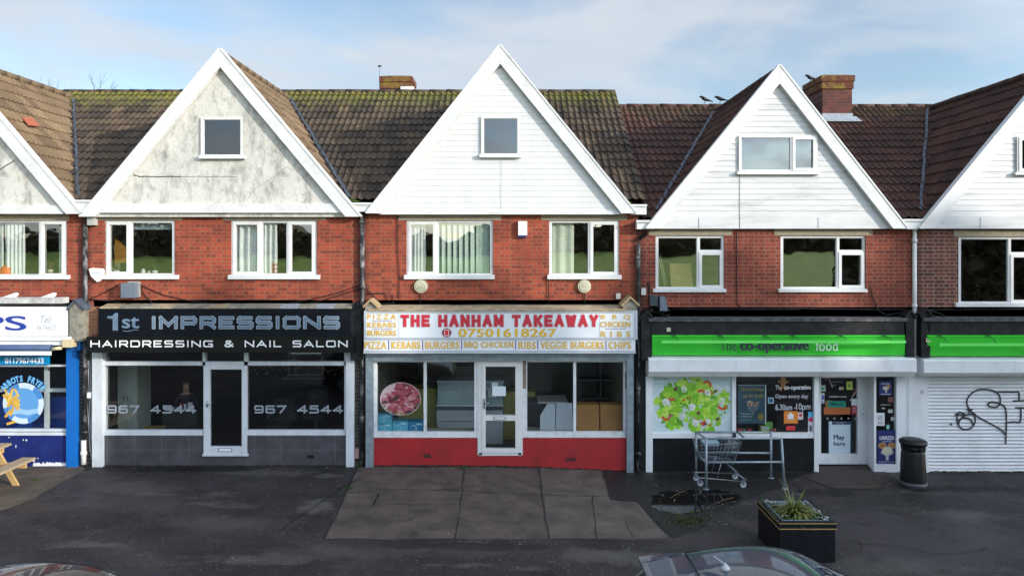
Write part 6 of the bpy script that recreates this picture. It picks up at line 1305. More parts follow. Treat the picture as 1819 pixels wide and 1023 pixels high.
mb = MB(); fbox(mb, 1351, 757, 1366, 770, yv, .12, plain((.5, .55, .1))); fbox(mb, 1358, 750, 1372, 763, yv + .02, .1, plain((.12, .38, .08))); fbox(mb, 1352, 757.5, 1365, 763, yv - .003, .002, plain((.45, .52, .56))); quick('display_box', 'yellow and green display box below the prize poster corner', 'box', mb)
mb = MB(); mb.box(PX(1380, 1.2), PX(1446, 1.2), 1.2, 1.7, -.1, .75); quick('checkout_desk', 'dark checkout desk behind the opening hours writing', 'desk', mb, plain((.04, .04, .04)))
# ------------------------------------------------------------------ things outside
def crow(label, X, Y, Z, yaw, flip=1, group='crows on the roofs'):
    mb = MB()
    mb.tube([(-.17, 0, .075), (-.10, 0, .09), (-.03, 0, .115), (.05, 0, .15), (.10, 0, .185), (.135, 0, .20), (.165, 0, .197), (.20, 0, .188)], [.012, .028, .052, .058, .040, .036, .024, .006], None, 10)
    o = mb.build('crow', BLACKP); m2 = MB()
    m2.hull([(-.26, -.03, .05), (-.26, .03, .05), (-.10, .045, .095), (-.10, -.045, .095)], [(-.26, -.03, .062), (-.26, .03, .062), (-.10, .045, .12), (-.10, -.045, .12)]); m2.build('tail', BLACKP, None).parent = o
    m2 = MB()
    for s in (-.025, .025): m2.tube([(0, s, .08), (.01, s, 0.0), (.045, s, 0.0)], .006, None, 5)
    m2.build('legs', plain((.03, .03, .03))).parent = o
    for s in (-1, 1):
        m2 = MB(); m2.hull([(-.17, .052 * s, .085), (.05, .060 * s, .125), (.06, .056 * s, .17), (-.04, .05 * s, .15)], [(-.17, .06 * s, .085), (.05, .07 * s, .125), (.06, .064 * s, .17), (-.04, .058 * s, .15)]); m2.build('wing', plain((.02, .02, .024))).parent = o
    o.location = (X, Y, Z); o.rotation_euler = (0, 0, R(yaw)); o.scale = (.85, .85, .85); return tag(o, label, 'bird', group)
crow('black crow standing clear on the ridge left of the stained boarded gable', PX(1252, 4.28), 4.28, 8.42, 190)
crow('black crow half hidden by the roof slope of the stained boarded gable', PX(1279, 4.28), 4.25, 8.42, 165)
crow('black crow perched on top of the square brick chimney', PX(1438, 4.6), 4.55, 9.06, 185)
# moss in the gutters
MOSSB = mat('bright_moss', (.06, .11, .012), .95, .4, 10, bump=.8)
def clump(name, label, cat, X, Y, Z, r, n_, m, seed, group=None, flatz=.6):
    rc = random.Random(seed); mb = MB()
    for k in range(n_):
        a, q = rc.uniform(0, 6.28), r * math.sqrt(rc.random()); p = Vector((X + q * math.cos(a), Y + q * .6 * math.sin(a), Z)); L = rc.uniform(.4, 1) * r * flatz * (1.2 - q / r); d = Vector((rc.uniform(-.5, .5), rc.uniform(-.5, .3), 1)).normalized(); wv = Vector((rc.uniform(-1, 1), rc.uniform(-1, 1), 0)).normalized() * r * .12
        mb.poly([p - wv, p + wv, p + wv * .6 + d * L * .7, p + d * L, p - wv * .6 + d * L * .7])
    return quick(name, label, cat, mb, m, (X, Y, Z), group)
clump('moss_tuft', 'bright green moss tuft in the valley right of the grey rendered gable', 'moss', PX(621, .15), .12, 5.50, .22, 160, MOSSB, 1, 'moss in the gutters')
clump('moss_tuft', 'small moss tuft in the gutter beside the clean white gable', 'moss', PX(655, .1), .1, 5.46, .09, 50, MOSSB, 2, 'moss in the gutters')
clump('moss_tuft', 'tiny moss tuft on the right end gutter of the clean gable', 'moss', PX(1119, .05), .05, 5.48, .07, 40, MOSSB, 3, 'moss in the gutters')
WEED = mat('weed_green', (.05, .085, .02), .8, .4, 10)
for k, (px, py, r, lab) in enumerate(((824, 833, .10, 'small weed at the red stallriser below the takeaway door'), (634, 826, .14, 'weeds at the foot of the pipe between salon and takeaway'), (619, 868, .10, 'weed on the left edge of the concrete apron'), (64, 853, .08, 'yellowing weed on the paving by the picnic table'), (455, 850, .06, 'tiny weed in the asphalt in front of the salon'), (1452, 833, .05, 'tiny weed beside the food store door frame'))):
    p = gpt(px, py); clump('weed', lab, 'weed', p.x, p.y, p.z, r, 50, WEED, 30 + k, 'weeds on the pavement', .9)
# picnic table
PINE = mat('pine_wood', (.50, .32, .13), .7, .12, 3, bump=.2, stretch=(6, .6, 6), dirt=(.34, .20, .08), damt=.5, dscale=4); PINEG = mat('weathered_pine', (.36, .27, .17), .8, .15, 4, stretch=(8, .6, 8), dirt=(.2, .16, .1), damt=.6)
t_ = thing('picnic_table', 'pale wooden picnic table with attached bench in front of the chip shop', 'picnic table', (-10.1, -1.9, 0)); tx, ty0, ty1 = -10.1, -2.75, -.98
for k in range(5): mb = MB(); x = tx - .35 + k * .142; mb.box(x, x + .132, ty0, ty1, .70, .74); mb.build('tabletop_plank', PINEG, t_)
for s in (-1, 1):
    mb = MB()
    for q in (0, 1): x = tx + s * (.56 + q * .135) - (.125 if s < 0 else 0); mb.box(x, x + .125, ty0, ty1, .42, .46)
    mb.build('bench_seat', PINEG, t_)
for yy in (ty0 + .28, ty1 - .28):
    for s in (-1, 1):
        mb = MB(); a, b_ = Vector((tx + s * .22, yy, .70)), Vector((tx + s * .62, yy, 0)); wv = Vector((.055, 0, 0)); dv = Vector((0, .045, 0))
        mb.hull([b_ - wv, b_ + wv, b_ + wv + dv, b_ - wv + dv], [a - wv, a + wv, a + wv + dv, a - wv + dv]); mb.build('leg', PINE, t_)
    mb = MB(); mb.box(tx - .78, tx + .78, yy + .046, yy + .09, .32, .42); mb.box(tx - .34, tx + .34, yy + .046, yy + .09, .61, .70); mb.build('cross_beam', PINE, t_)
# trolley bay rails
t_ = thing('trolley_bay', 'grey tubular steel rails of the trolley bay', 'railing', (4.4, -.7, -.13)); 
def gp(px, py): return gpt(px, py)
bl, fl_, br_, fr_ = gp(1236, 848), gp(1254, 869), gp(1369, 849), gp(1393, 868)
for p, h_ in ((bl, PZ(766, bl.y)), (fl_, PZ(778, fl_.y)), (br_, PZ(765, br_.y)), (fr_, PZ(779, fr_.y))):
    mb = MB(); mb.tube([(p.x, p.y, p.z - .02), (p.x - (.06 if p is fr_ else 0), p.y, h_)], .024, None, 10); mb.lathe([(.06, p.z), (.06, p.z + .012), (.03, p.z + .014)], p.x, p.y, None, 12); mb.build('post', GALV, t_)
def rail(a, b_, za, zb): mb = MB(); mb.tube([(a.x, a.y, za), (b_.x, b_.y, zb)], .021, None, 10); mb.build('rail', GALV, t_)
zt = PZ(767, bl.y); zm = PZ(803.5, bl.y); ztf = PZ(779, fl_.y); zmf = PZ(821, fl_.y)
frt = Vector((fr_.x - .06, fr_.y, 0)); rail(bl, br_, zt, zt); rail(bl, br_, zm, zm); rail(fl_, frt, ztf, ztf); rail(fl_, Vector((fr_.x - .03, fr_.y, 0)), zmf, zmf); rail(bl, fl_, zt, ztf); rail(bl, fl_, zm, zmf)
# shopping trolley: its handle is towards the right, its baby seat folded
t_ = thing('shopping_trolley', 'empty wire shopping trolley standing inside the trolley bay', 'trolley', (4.05, -.72, -.13), None)
tx0, tx1, tyc, tz = 3.63, 4.50, -.74, -.13
def wire(pts, r, name, m=CHROME): mb = MB(); mb.tube(pts, r, None, 6); return mb.build(name, m, t_)
mb = MB(); hw0, hw1 = .19, .25
def rim(f, zz, sh): # front x narrower than the handle end
    return [(tx0 + sh, tyc - hw0 * f, zz), (tx1 - .02, tyc - hw1 * f, zz + .05), (tx1 - .02, tyc + hw1 * f, zz + .05), (tx0 + sh, tyc + hw0 * f, zz)]
top = rim(1, tz + .82, 0); bot = rim(.84, tz + .52, .06); bot[1] = (tx1 - .16, bot[1][1], tz + .46); bot[2] = (tx1 - .16, bot[2][1], tz + .46)
def lerp(a, b_, t): return tuple(a[j] + (b_[j] - a[j]) * t for j in range(3))
for k in range(6): q = [lerp(bot[j], top[j], k / 5) for j in range(4)]; mb.tube(q, 0.006 if k in (0, 5) else .0024, None, 5, closed=True)
for j in range(4):
    n_ = 11 if j in (0, 2) else 6
    for k in range(n_ + 1): t__ = k / n_; mb.tube([lerp(bot[j], bot[(j + 1) % 4], t__), lerp(top[j], top[(j + 1) % 4], t__)], .0023, None, 5)
for k in range(1, 10): t__ = k / 10; mb.tube([lerp(bot[0], bot[1], t__), lerp(bot[3], bot[2], t__)], .0023, None, 5)
for k in range(1, 5): t__ = k / 5; mb.tube([lerp(bot[0], bot[3], t__), lerp(bot[1], bot[2], t__)], .0023, None, 5)
mb.build('basket', CHROME, t_)
mb = MB()
for k in range(7): t__ = k / 6; mb.tube([lerp(lerp(top[1], top[2], t__), (tx0, tyc, tz + .86), .10), lerp(lerp(bot[1], bot[2], t__), (tx0, tyc, tz + .56), .22)], .003, None, 5)
mb.build('child_seat', CHROME, t_)
mb = MB(); fbx = (tx0 + .15, tx0 + .33); mb.hull([(fbx[0], tyc - .14, tz + .78), (fbx[1] + .1, tyc - .14, tz + .78), (fbx[1] + .1, tyc + .14, tz + .78), (fbx[0], tyc + .14, tz + .78)], [(fbx[0], tyc - .15, tz + .83), (fbx[1] + .12, tyc - .15, tz + .84), (fbx[1] + .12, tyc + .15, tz + .84), (fbx[0], tyc + .15, tz + .83)]); mb.build('plastic_tray', mat('trolley_plastic', (.30, .42, .52), .4), t_)
mb = MB(); mb.tube([(tx1 + .04, tyc - .26, tz + .96), (tx1 + .04, tyc + .26, tz + .96)], .016, None, 8); mb.build('handle', plain((.05, .06, .07)), t_)
mb = MB()
for s in (-1, 1):
    mb.tube([(tx1 + .04, tyc + .25 * s, tz + .96), (tx1 - .03, tyc + .25 * s, tz + .90), (tx1 - .18, tyc + .22 * s, tz + .46), (tx1 - .30, tyc + .22 * s, tz + .42), (tx1 - .02, tyc + .24 * s, tz + .20), (tx1 + .06, tyc + .25 * s, tz + .15), (tx1 + .05, tyc + .25 * s, tz + .12), (tx0 + .02, tyc + .17 * s, tz + .17), (tx0 - .02, tyc + .16 * s, tz + .22)], .0115, None, 7)
    mb.tube([(tx0 + .38, tyc + .19 * s, tz + .15), (tx0 + .46, tyc + .19 * s, tz + .48)], .008, None, 6)
mb.tube([(tx0 - .02, tyc - .16, tz + .22), (tx0 - .02, tyc + .16, tz + .22)], .0115, None, 7); mb.tube([(tx1 - .02, tyc - .24, tz + .2), (tx1 - .02, tyc + .24, tz + .2)], .009, None, 7); mb.build('chassis', CHROME, t_)
for x, s, w_ in ((tx0 + .06, -1, .16), (tx0 + .06, 1, .16), (tx1 + .0, -1, .25), (tx1 + .0, 1, .25)):
    mb = MB(); yy = tyc + s * w_; ring = [(math.cos(2 * math.pi * q / 18), math.sin(2 * math.pi * q / 18)) for q in range(18)]
    mb.hull([(x + .06 * c, yy - .014, tz + .062 + .06 * q) for c, q in ring], [(x + .06 * c, yy + .014, tz + .062 + .06 * q) for c, q in ring]); wh = mb.build('wheel', mat('castor_grey', (.30, .33, .35), .5), t_)
    mb = MB(); mb.hull([(x + .035 * c, yy - .018, tz + .062 + .035 * q) for c, q in ring], [(x + .035 * c, yy + .018, tz + .062 + .035 * q) for c, q in ring]); mb.build('hub', plain((.55, .58, .6)), wh)
    mb = MB(); mb.box(x - .025, x + .025, yy - .024, yy - .019, tz + .06, tz + .15); mb.box(x - .025, x + .025, yy + .019, yy + .024, tz + .06, tz + .15); mb.box(x - .03, x + .03, yy - .024, yy + .024, tz + .145, tz + .16); mb.build('fork', CHROME, wh)
# litter bin
p = gpt(1624, 866); bx, by, bz = p.x + .05, p.y + .14, p.z
t_ = thing('litter_bin', 'black round litter bin by the white pier', 'bin', (bx, by, bz)); BINP = mat('bin_plastic', (.006, .006, .007), .42, .2, 5, spec=.35)
mb = MB(); mb.lathe([(.235, bz), (.24, bz + .02), (.235, bz + .10), (.215, bz + .62), (.205, bz + .66), (.205, bz + .70)], bx, by, None, 32); mb.build('body', BINP, t_)
mb = MB(); mb.lathe([(.250, bz), (.252, bz + .085), (.240, bz + .095)], bx, by, None, 32); mb.build('base_ring', mat('bin_base', (.07, .07, .08), .5), t_)
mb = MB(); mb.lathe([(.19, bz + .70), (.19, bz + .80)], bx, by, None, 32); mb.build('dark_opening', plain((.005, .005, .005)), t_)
mb = MB()
for q in range(4):
    a = q * math.pi / 2 + .5
    ring = [(.205, a - .35), (.21, a + .35)]
    mb.hull([(bx + r * math.cos(b_), by + r * math.sin(b_), bz + .69) for r, b_ in ((.19, a - .4), (.215, a - .4), (.215, a + .4), (.19, a + .4))], [(bx + r * math.cos(b_), by + r * math.sin(b_), bz + .82) for r, b_ in ((.19, a - .4), (.225, a - .4), (.225, a + .4), (.19, a + .4))])
mb.build('hood_post', BINP, t_)
mb = MB(); mb.lathe([(.215, bz + .80), (.245, bz + .815), (.252, bz + .85), (.245, bz + .885), (.20, bz + .91), (.10, bz + .922), (.005, bz + .925)], bx, by, None, 32); mb.build('lid', BINP, t_)
# planter
x0, x1, yf_, yb_, zb_, zt_ = 3.98, 4.80, -4.27, -3.33, -.135, .47
t_ = thing('planter', 'black square planter with gold bands near the parked car', 'planter', ((x0 + x1) / 2, (yf_ + yb_) / 2, zb_)); PL = mat('planter_black', (.005, .0055, .009), .5, .3, 6, dirt=(.014, .014, .02), damt=.5, spec=.3); GOLD = mat('gold_band', (.42, .29, .10), .4, .15, 9)
def ringbox(mb, x0, x1, y0, y1, z0, z1, t):
    mb.box(x0, x1, y0, y0 + t, z0, z1); mb.box(x0, x1, y1 - t, y1, z0, z1); mb.box(x0, x0 + t, y0 + t, y1 - t, z0, z1); mb.box(x1 - t, x1, y0 + t, y1 - t, z0, z1)
mb = MB(); ringbox(mb, x0, x1, yf_, yb_, zb_, zt_ - .10, .05); mb.build('box', PL, t_)
mb = MB(); ringbox(mb, x0 - .012, x1 + .012, yf_ - .012, yb_ + .012, zt_ - .10, zt_, .075); mb.build('rim', PL, t_)
mb = MB(); ringbox(mb, x0 - .016, x1 + .016, yf_ - .016, yb_ + .016, zt_ - .104, zt_ - .090, .02); ringbox(mb, x0 - .016, x1 + .016, yf_ - .016, yb_ + .016, zt_ - .022, zt_ - .010, .02); mb.build('gold_band', GOLD, t_)
mb = MB(); ringbox(mb, x0 + .064, x1 - .064, yf_ + .064, yb_ - .064, zt_ - .15, zt_ + .004, .012); mb.build('liner', mat('planter_liner', (.22, .28, .33), .5), t_)
mb = MB(); mb.box(x0 + .05, x1 - .05, yf_ + .05, yb_ - .05, zt_ - .22, zt_ - .065); mb.build('soil', mat('soil', (.03, .022, .016), .95, .5, 20, bump=.8), t_)
SPK = mat('spiky_leaf', (.14, .17, .035), .5, .35, 5, dirt=(.30, .25, .06), damt=.6, dscale=9)
rc = random.Random(8); mb = MB(); c0 = Vector((4.36, -3.86, zt_ - .06))
for k in range(230):
    a = rc.uniform(0, 6.28); el = rc.choice((rc.uniform(.0, .5), rc.uniform(.1, .7), rc.uniform(.6, 1.2))); L = rc.uniform(.26, .52) * (1.15 if el > 1.05 else 1); d = Vector((math.cos(a) * math.cos(el), math.sin(a) * math.cos(el), math.sin(el))); s_ = Vector((-math.sin(a), math.cos(a), 0)) * .010
    p1 = c0 + d * L * .5 + Vector((0, 0, .02)); p2 = c0 + d * L + Vector((0, 0, -.16 * L * math.cos(el) * 2))
    mb.poly([c0 - s_, c0 + s_, p1 + s_ * 1.1, p1 - s_ * 1.1]); mb.poly([p1 - s_ * 1.1, p1 + s_ * 1.1, p2])
for k in range(4):
    a = rc.uniform(1.8, 2.6); el = 1.15; L = .62; d = Vector((math.cos(a) * math.cos(el), math.sin(a) * math.cos(el), math.sin(el))); s_ = Vector((.009, 0, 0)); mb.poly([c0 - s_, c0 + s_, c0 + d * L])
quick('spiky_plant', 'spiky yellow green plant growing in the black planter', 'plant', mb, SPK, tuple(c0))
for k, (ax, ay, lab) in enumerate(((4.12, -3.47, 'low bedding plant with pale flowers in the far left planter corner'), (4.62, -3.50, 'low bedding plant with pale flowers in the far right planter corner'), (4.68, -3.86, 'low bedding plant with pale flowers along the right planter side'), (4.66, -4.14, 'low bedding plant with pale flowers in the near right planter corner'), (4.10, -4.05, 'low bedding plant in the near left planter corner'))):
    g_ = thing('bedding_plant', lab, 'plant', (ax, ay, zt_ - .06), 'bedding plants in the planter'); mb = MB()
    for q in range(130):
        a, r = rc.uniform(0, 6.28), .15 * math.sqrt(rc.random()); p = Vector((ax + r * math.cos(a), ay + r * math.sin(a), zt_ - .07 + rc.uniform(.0, .09))); u_ = Vector((rc.uniform(-1, 1), rc.uniform(-1, 1), rc.uniform(-.4, .6))).normalized() * .022; v_ = Vector((rc.uniform(-1, 1), rc.uniform(-1, 1), 0)).normalized() * .011
        mb.poly([p - u_, p + v_, p + u_, p - v_])
    mb.build('leaves', LEAF1, g_); mb = MB()
    for q in range(9 if k < 4 else 3):
        a, r = rc.uniform(0, 6.28), .09 * math.sqrt(rc.random()); p = Vector((ax + r * math.cos(a), ay + r * math.sin(a), zt_ + .015 + rc.uniform(0, .02)))
        mb.poly([p + Vector((.016 * math.cos(j * 1.2566), .016 * math.sin(j * 1.2566), .004 * (j % 2))) for j in range(5)])
    mb.build('flowers', plain((.55, .45, .50)), g_)
mb = MB(); rc = random.Random(63); MD = mat('damp_moss_dirt', (.016, .015, .009), .95, .5, 14, bump=.6, dirt=(.035, .045, .012), damt=.8, dscale=12)
for x0, x1, yb in ((PX(176, 0), PX(614, 0), -.02), (PX(662, 0), PX(1112, 0), -.03), (PX(1160, 0), PX(1446, 0), -.03), (PX(1650, 0), PX(1830, 0), -.02)):
    x = x0
    while x < x1:
        w_ = rc.uniform(.03, .14); d = rc.uniform(.01, .07) * (1 if rc.random() < .8 else 2); h_ = rc.uniform(.006, .03); g_ = gz(x)
        mb.poly([(x, yb - d, g_ + .009), (x + w_ * .5, yb - d * rc.uniform(.8, 1.3), g_ + .009), (x + w_, yb - d * .6, g_ + .009), (x + w_, yb - .003, g_ + h_), (x, yb - .003, g_ + h_ * .8)]); x += w_ * .8
struct(mb.build('wall_foot_dirt', MD), 'stuff', 'damp dirt and moss gathered along the foot of the shop fronts')
mb = MB(); rc = random.Random(64)
for k in range(900):
    a, q = rc.uniform(0, 6.28), abs(rc.gauss(0, .5)); px, py = 1222 + 42 * q * math.cos(a), 925 + 11 * q * math.sin(a); p = gpt(px, py, .006); s_ = rc.uniform(.008, .022); w_ = rc.uniform(0, 6.28)
    mb.poly([p + Vector((s_ * math.cos(w_), s_ * math.sin(w_), 0)), p + Vector((s_ * math.cos(w_ + 2.1), s_ * math.sin(w_ + 2.1), 0)), p + Vector((s_ * .4 * math.cos(w_ + 4), s_ * .4 * math.sin(w_ + 4), rc.uniform(.008, .03)))])
struct(mb.build('moss_patch', mat('moss', (.045, .06, .016), .95, .5, 9)), 'stuff', 'patch of moss and short grass beside the puddle')
# twigs and leaves lying by the puddle
mb = MB()
for (a, b_) in (((1190, 886), (1218, 874)), ((1168, 880), (1178, 884)), ((1262, 900), (1302, 886)), ((1276, 878), (1284, 892))): p, q = gpt(*a, .02), gpt(*b_, .03); mb.tube([p, (p + q) / 2 + Vector((0, .02, .01)), q], .008, None, 5); 
struct(mb.build('twig_litter', mat('twig', (.09, .06, .035), .9)), 'stuff', 'thin broken twigs lying in the puddle by the trolley bay')
mb = MB(); rc = random.Random(77)
for k in range(420):
    px, py = rc.choice(((rc.uniform(640, 1140), rc.uniform(829, 836)), (rc.uniform(1150, 1350), rc.uniform(865, 940)), (rc.uniform(0, 1819), rc.uniform(840, 1010)), (rc.uniform(1555, 1610), rc.uniform(842, 862)), (rc.uniform(150, 640), rc.uniform(825, 834))))
    p = gpt(px, py, .012); s_ = rc.uniform(.008, .022); a = rc.uniform(0, 6.28)
    mb.poly([p + Vector((s_ * math.cos(a + j * 1.57), s_ * .7 * math.sin(a + j * 1.57), rc.uniform(0, .008))) for j in range(4)], rc.choice([plain((.12, .08, .04)), plain((.05, .04, .02)), plain((.2, .16, .09)), plain((.35, .34, .32))]))
struct(mb.build('leaf_litter', None), 'stuff', 'scattered dead leaves and grit on the wet pavement')
# ------------------------------------------------------------------ parked cars
def car(label, X, Y, Zg, paint, glassm, yaw=0, tint=None):
    # built facing +x; half sections from the sill up to the roof middle
    t_ = thing('parked_car', label, 'car', (0, 0, 0), 'cars parked in front of the shops')
    # x, roof height, belt height, half width at the belt, half width at the roof
    ST = [(-2.05, .80, .74, .70, .60), (-1.99, .98, .86, .78, .62), (-1.86, 1.16, .90, .82, .60), (-1.62, 1.325, .92, .845, .575), (-1.3, 1.395, .93, .86, .585), (-.95, 1.44, .93, .87, .60), (-.62, 1.45, .925, .875, .605), (-.34, 1.42, .915, .875, .60), (-.08, 1.34, .905, .87, .585), (.28, 1.16, .90, .865, .60), (.62, 1.0, .895, .855, .66), (1.0, .945, .885, .85, .70), (1.6, .89, .85, .83, .69), (1.98, .80, .76, .77, .60), (2.12, .62, .58, .66, .50)]
    def cat(P, n_):
        out = []; Q = [P[0]] + list(P) + [P[-1]]
        for k in range(1, len(Q) - 2):
            for q in range(n_):
                t = q / n_; a, b_, c, d = Q[k - 1], Q[k], Q[k + 1], Q[k + 2]
                out.append((k - 1 + t, tuple(.5 * (2 * b_[i] + (c[i] - a[i]) * t + (2 * a[i] - 5 * b_[i] + 4 * c[i] - d[i]) * t * t + (3 * b_[i] - a[i] - 3 * c[i] + d[i]) * t ** 3) for i in range(len(b_)))))
        return out + [(len(P) - 1, tuple(P[-1]))]
    def sec(s):
        x, rz, bz, bw, rw = s; lo = .22; h = max(.002, rz - bz)
        L = [(bw * .90, lo), (bw * .985, lo + .12), (bw, lo + (bz - lo) * .55), (bw * .985, bz - .03), (bw * .955, bz), (rw + (bw * .955 - rw) * .55, bz + h * .45), (rw + (bw * .955 - rw) * .14, bz + h * .84), (rw * .88, bz + h * .95), (rw * .5, bz + h * .988), (0, rz)]
        return cat(L + [(-y, z) for y, z in L[:-1][::-1]], 3)
    stations = cat(ST, 5); rows = []
    for _, q in stations: rows.append([(q[0], -y, z) for _t, (y, z) in sec(q)])
    par = [t for t, _ in sec(ST[0])]; W = len(rows[0]); groups = {'body': MB(), 'side_window': MB(), 'windscreen': MB(), 'rear_window': MB()}
    for gk, g_ in groups.items(): g_.v = [p for r in rows for p in r]
    for i in range(len(rows) - 1):
        for j in range(W - 1):
            pj = (par[j] + par[j + 1]) / 2; pj = min(pj, 18 - pj); xm = (stations[i][1][0] + stations[i + 1][1][0]) / 2; k = 'body'
            if 4.3 < pj < 6 and (-1.3 < xm < -.72 or -.64 < xm < .05): k = 'side_window'
            if pj > 6.4 and -.08 < xm < .64: k = 'windscreen'
            if pj > 6.4 and -1.95 < xm < -1.68: k = 'rear_window'
            g_ = groups[k]; a = i * W + j; g_.f.append((a, a + W, a + W + 1, a + 1)); g_.m.append(0); g_.sm.append(True)
    g_ = groups['body']
    g_.f.append(tuple(range(W))); g_.m.append(0); g_.sm.append(False); g_.f.append(tuple(range(len(rows) * W - 1, (len(rows) - 1) * W - 1, -1))); g_.m.append(0); g_.sm.append(False)
    for k, g_ in groups.items():
        o = g_.build(k, paint if k == 'body' else glassm, t_); bm = bmesh.new(); bm.from_mesh(o.data); bmesh.ops.delete(bm, geom=[v for v in bm.verts if not v.link_faces], context='VERTS'); bmesh.ops.recalc_face_normals(bm, faces=bm.faces[:]); bm.to_mesh(o.data); bm.free()
    def rz_at(x, y):                                 # height of the body's surface at (x, y)
        st = min(stations, key=lambda q: abs(q[1][0] - x))[1]; S = [(yy, z) for _t, (yy, z) in sec(st)]; S = [q for q in S if q[1] > st[2]]
        return min(S, key=lambda q: abs(q[0] - y))[1]
    for x in (-1.28, 1.32):
        for s in (-1, 1):
            yy = s * .80; ring = [(math.cos(2 * math.pi * q / 28), math.sin(2 * math.pi * q / 28)) for q in range(28)]
            mb = MB(); mb.hull([(x + .31 * c, yy - .10, .31 + .31 * q) for c, q in ring], [(x + .31 * c, yy + .10, .31 + .31 * q) for c, q in ring]); wh = mb.build('wheel', plain((.02, .02, .02)), t_)
            mb = MB(); mb.hull([(x + .21 * c, yy - .105, .31 + .21 * q) for c, q in ring], [(x + .21 * c, yy + .105, .31 + .21 * q) for c, q in ring]); mb.build('rim', GALV, wh)
    for s in (-1, 1):
        mb = MB(); mb.hull([(.10, s * .82, .95), (.26, s * .82, .95), (.22, s * 1.0, .97), (.12, s * 1.0, .97)], [(.10, s * .82, 1.04), (.24, s * .82, 1.03), (.20, s * 1.0, 1.08), (.12, s * 1.0, 1.08)]); mb.build('door_mirror', paint, t_)
        mb = MB(); mb.hull([(1.98, s * .45, .60), (2.06, s * .45, .60), (1.95, s * .74, .62), (1.85, s * .74, .62)], [(1.95, s * .45, .74), (2.02, s * .45, .72), (1.90, s * .74, .74), (1.80, s * .74, .76)]); mb.build('headlight', plain((.6, .62, .65)), t_)
        mb = MB(); mb.hull([(-2.07, s * .55, .62), (-1.98, s * .55, .62), (-1.90, s * .80, .62), (-1.97, s * .80, .62)], [(-2.03, s * .55, .86), (-1.95, s * .55, .86), (-1.86, s * .79, .90), (-1.93, s * .79, .90)]); mb.build('tail_light', plain((.3, .01, .01)), t_)
    mb = MB(); ys = [-.58, -.4, -.2, 0, .2, .4, .58]
    for a, b_ in zip(ys[:-1], ys[1:]):
        lo = [(-1.90, a, 1.285 - .03 * abs(a)), (-1.44, a, rz_at(-1.44, a) - .01), (-1.44, b_, rz_at(-1.44, b_) - .01), (-1.90, b_, 1.285 - .03 * abs(b_))]; mb.hull(lo, [(x, y, z + .028) for x, y, z in lo])
    mb.build('spoiler', paint, t_)
    mb = MB(); mb.tube([(-1.40, y, rz_at(-1.40, y) + .001) for y in (-.52, -.4, -.3, -.15, 0, .15, .3, .4, .52)], .006, None, 6); mb.build('hatch_seam', plain((.005, .005, .006)), t_)
    for s in (-1, 1):
        mb = MB(); mb.tube([(x, s * .535, rz_at(x, s * .535) + .001) for x in (-1.4, -1.2, -1.0, -.8, -.65, -.5, -.35, -.2, -.1)], .008, None, 6); mb.build('roof_seam', plain((.008, .01, .012)), t_)
    mb = MB(); zr = rz_at(-1.12, 0); mb.lathe([(.055, zr - .01), (.04, zr + .02), (.014, zr + .045), (.006, zr + .06)], -1.12, 0, None, 12); mb.tube([(-1.12, 0, zr + .04), (-1.24, 0, zr + .13)], .006, None, 6); mb.build('aerial', plain((.42, .45, .48)), t_)
    t_.location = (X, Y, Zg); t_.rotation_euler = (0, 0, R(yaw)); return t_
def paintm(name, col, rough=.12):
    m, n, l, b = nodes_of(name); b.inputs['Base Color'].default_value = c4(col); b.inputs['Metallic'].default_value = .2; b.inputs['Roughness'].default_value = .4; b.inputs['Coat Weight'].default_value = 1.0; b.inputs['Coat Roughness'].default_value = .02; b.inputs['Coat IOR'].default_value = 1.42; b.inputs['Specular IOR Level'].default_value = .35
    t = n.new("ShaderNodeTexCoord"); nz = n.new("ShaderNodeTexNoise"); nz.inputs['Scale'].default_value = 90; l.new(t.outputs['Object'], nz.inputs[0]); mr = n.new("ShaderNodeMapRange"); mr.inputs[3].default_value = .25; mr.inputs[4].default_value = .45; l.new(nz.outputs['Fac'], mr.inputs[0]); l.new(mr.outputs[0], b.inputs['Roughness']); return m
CARGLASS = mat('car_glass', (.01, .013, .015), .03, .1, 2, coat=1.0, spec=.9)
car('slate blue hatchback with a short roof aerial near the planter', 3.28, -7.62, -.13, paintm('slate_blue_paint', (.026, .045, .075)), CARGLASS)
car('dark maroon car whose roof shows at the lower left corner', -3.95, -8.22, -.03, paintm('maroon_paint', (.014, .007, .012)), CARGLASS)
# ------------------------------------------------------------------ trees
BARK = mat('bark', (.10, .075, .055), .9, .3, 12, bump=.5)
def bare_tree(label, X, Y, Z, H, seed, spread=.5, group='bare trees behind the roofs', depth=6):
    rc = random.Random(seed); t_ = thing('bare_tree', label, 'tree', (X, Y, Z), group); tr = MB(); br_ = MB()
    def grow(mb, p, d, L, r, lv):
        q = p + d * L; m = (p + q) / 2 + Vector((rc.uniform(-1, 1), rc.uniform(-1, 1), 0)) * L * .06
        mb.tube([p, m, q], [r, r * .85, r * .7], None, 6 if lv < 3 else 4)
        if lv >= depth: return
        for k in range(3 if lv > 0 else 4):
            a = rc.uniform(0, 6.28); s_ = rc.uniform(.3, .75) * spread * 1.6; nd = (d + Vector((math.cos(a), math.sin(a), rc.uniform(-.1, .5))) * s_).normalized(); grow(br_, q if k else p + d * L * .75, nd, L * rc.uniform(.58, .8), max(.004, r * .55), lv + 1)
    grow(tr, Vector((X, Y, Z)), Vector((0, 0, 1)), H * .33, H * .022, 0); tr.build('trunk', BARK, t_); br_.build('branches', BARK, t_); return t_
bare_tree('bare tree rising over the roof at the left edge', -18.4, 10.5, 0, 10.3, 3, .42, depth=7)
bare_tree('lower bare tree behind the left ridge', -15.9, 13.5, 0, 9.1, 11, .4)
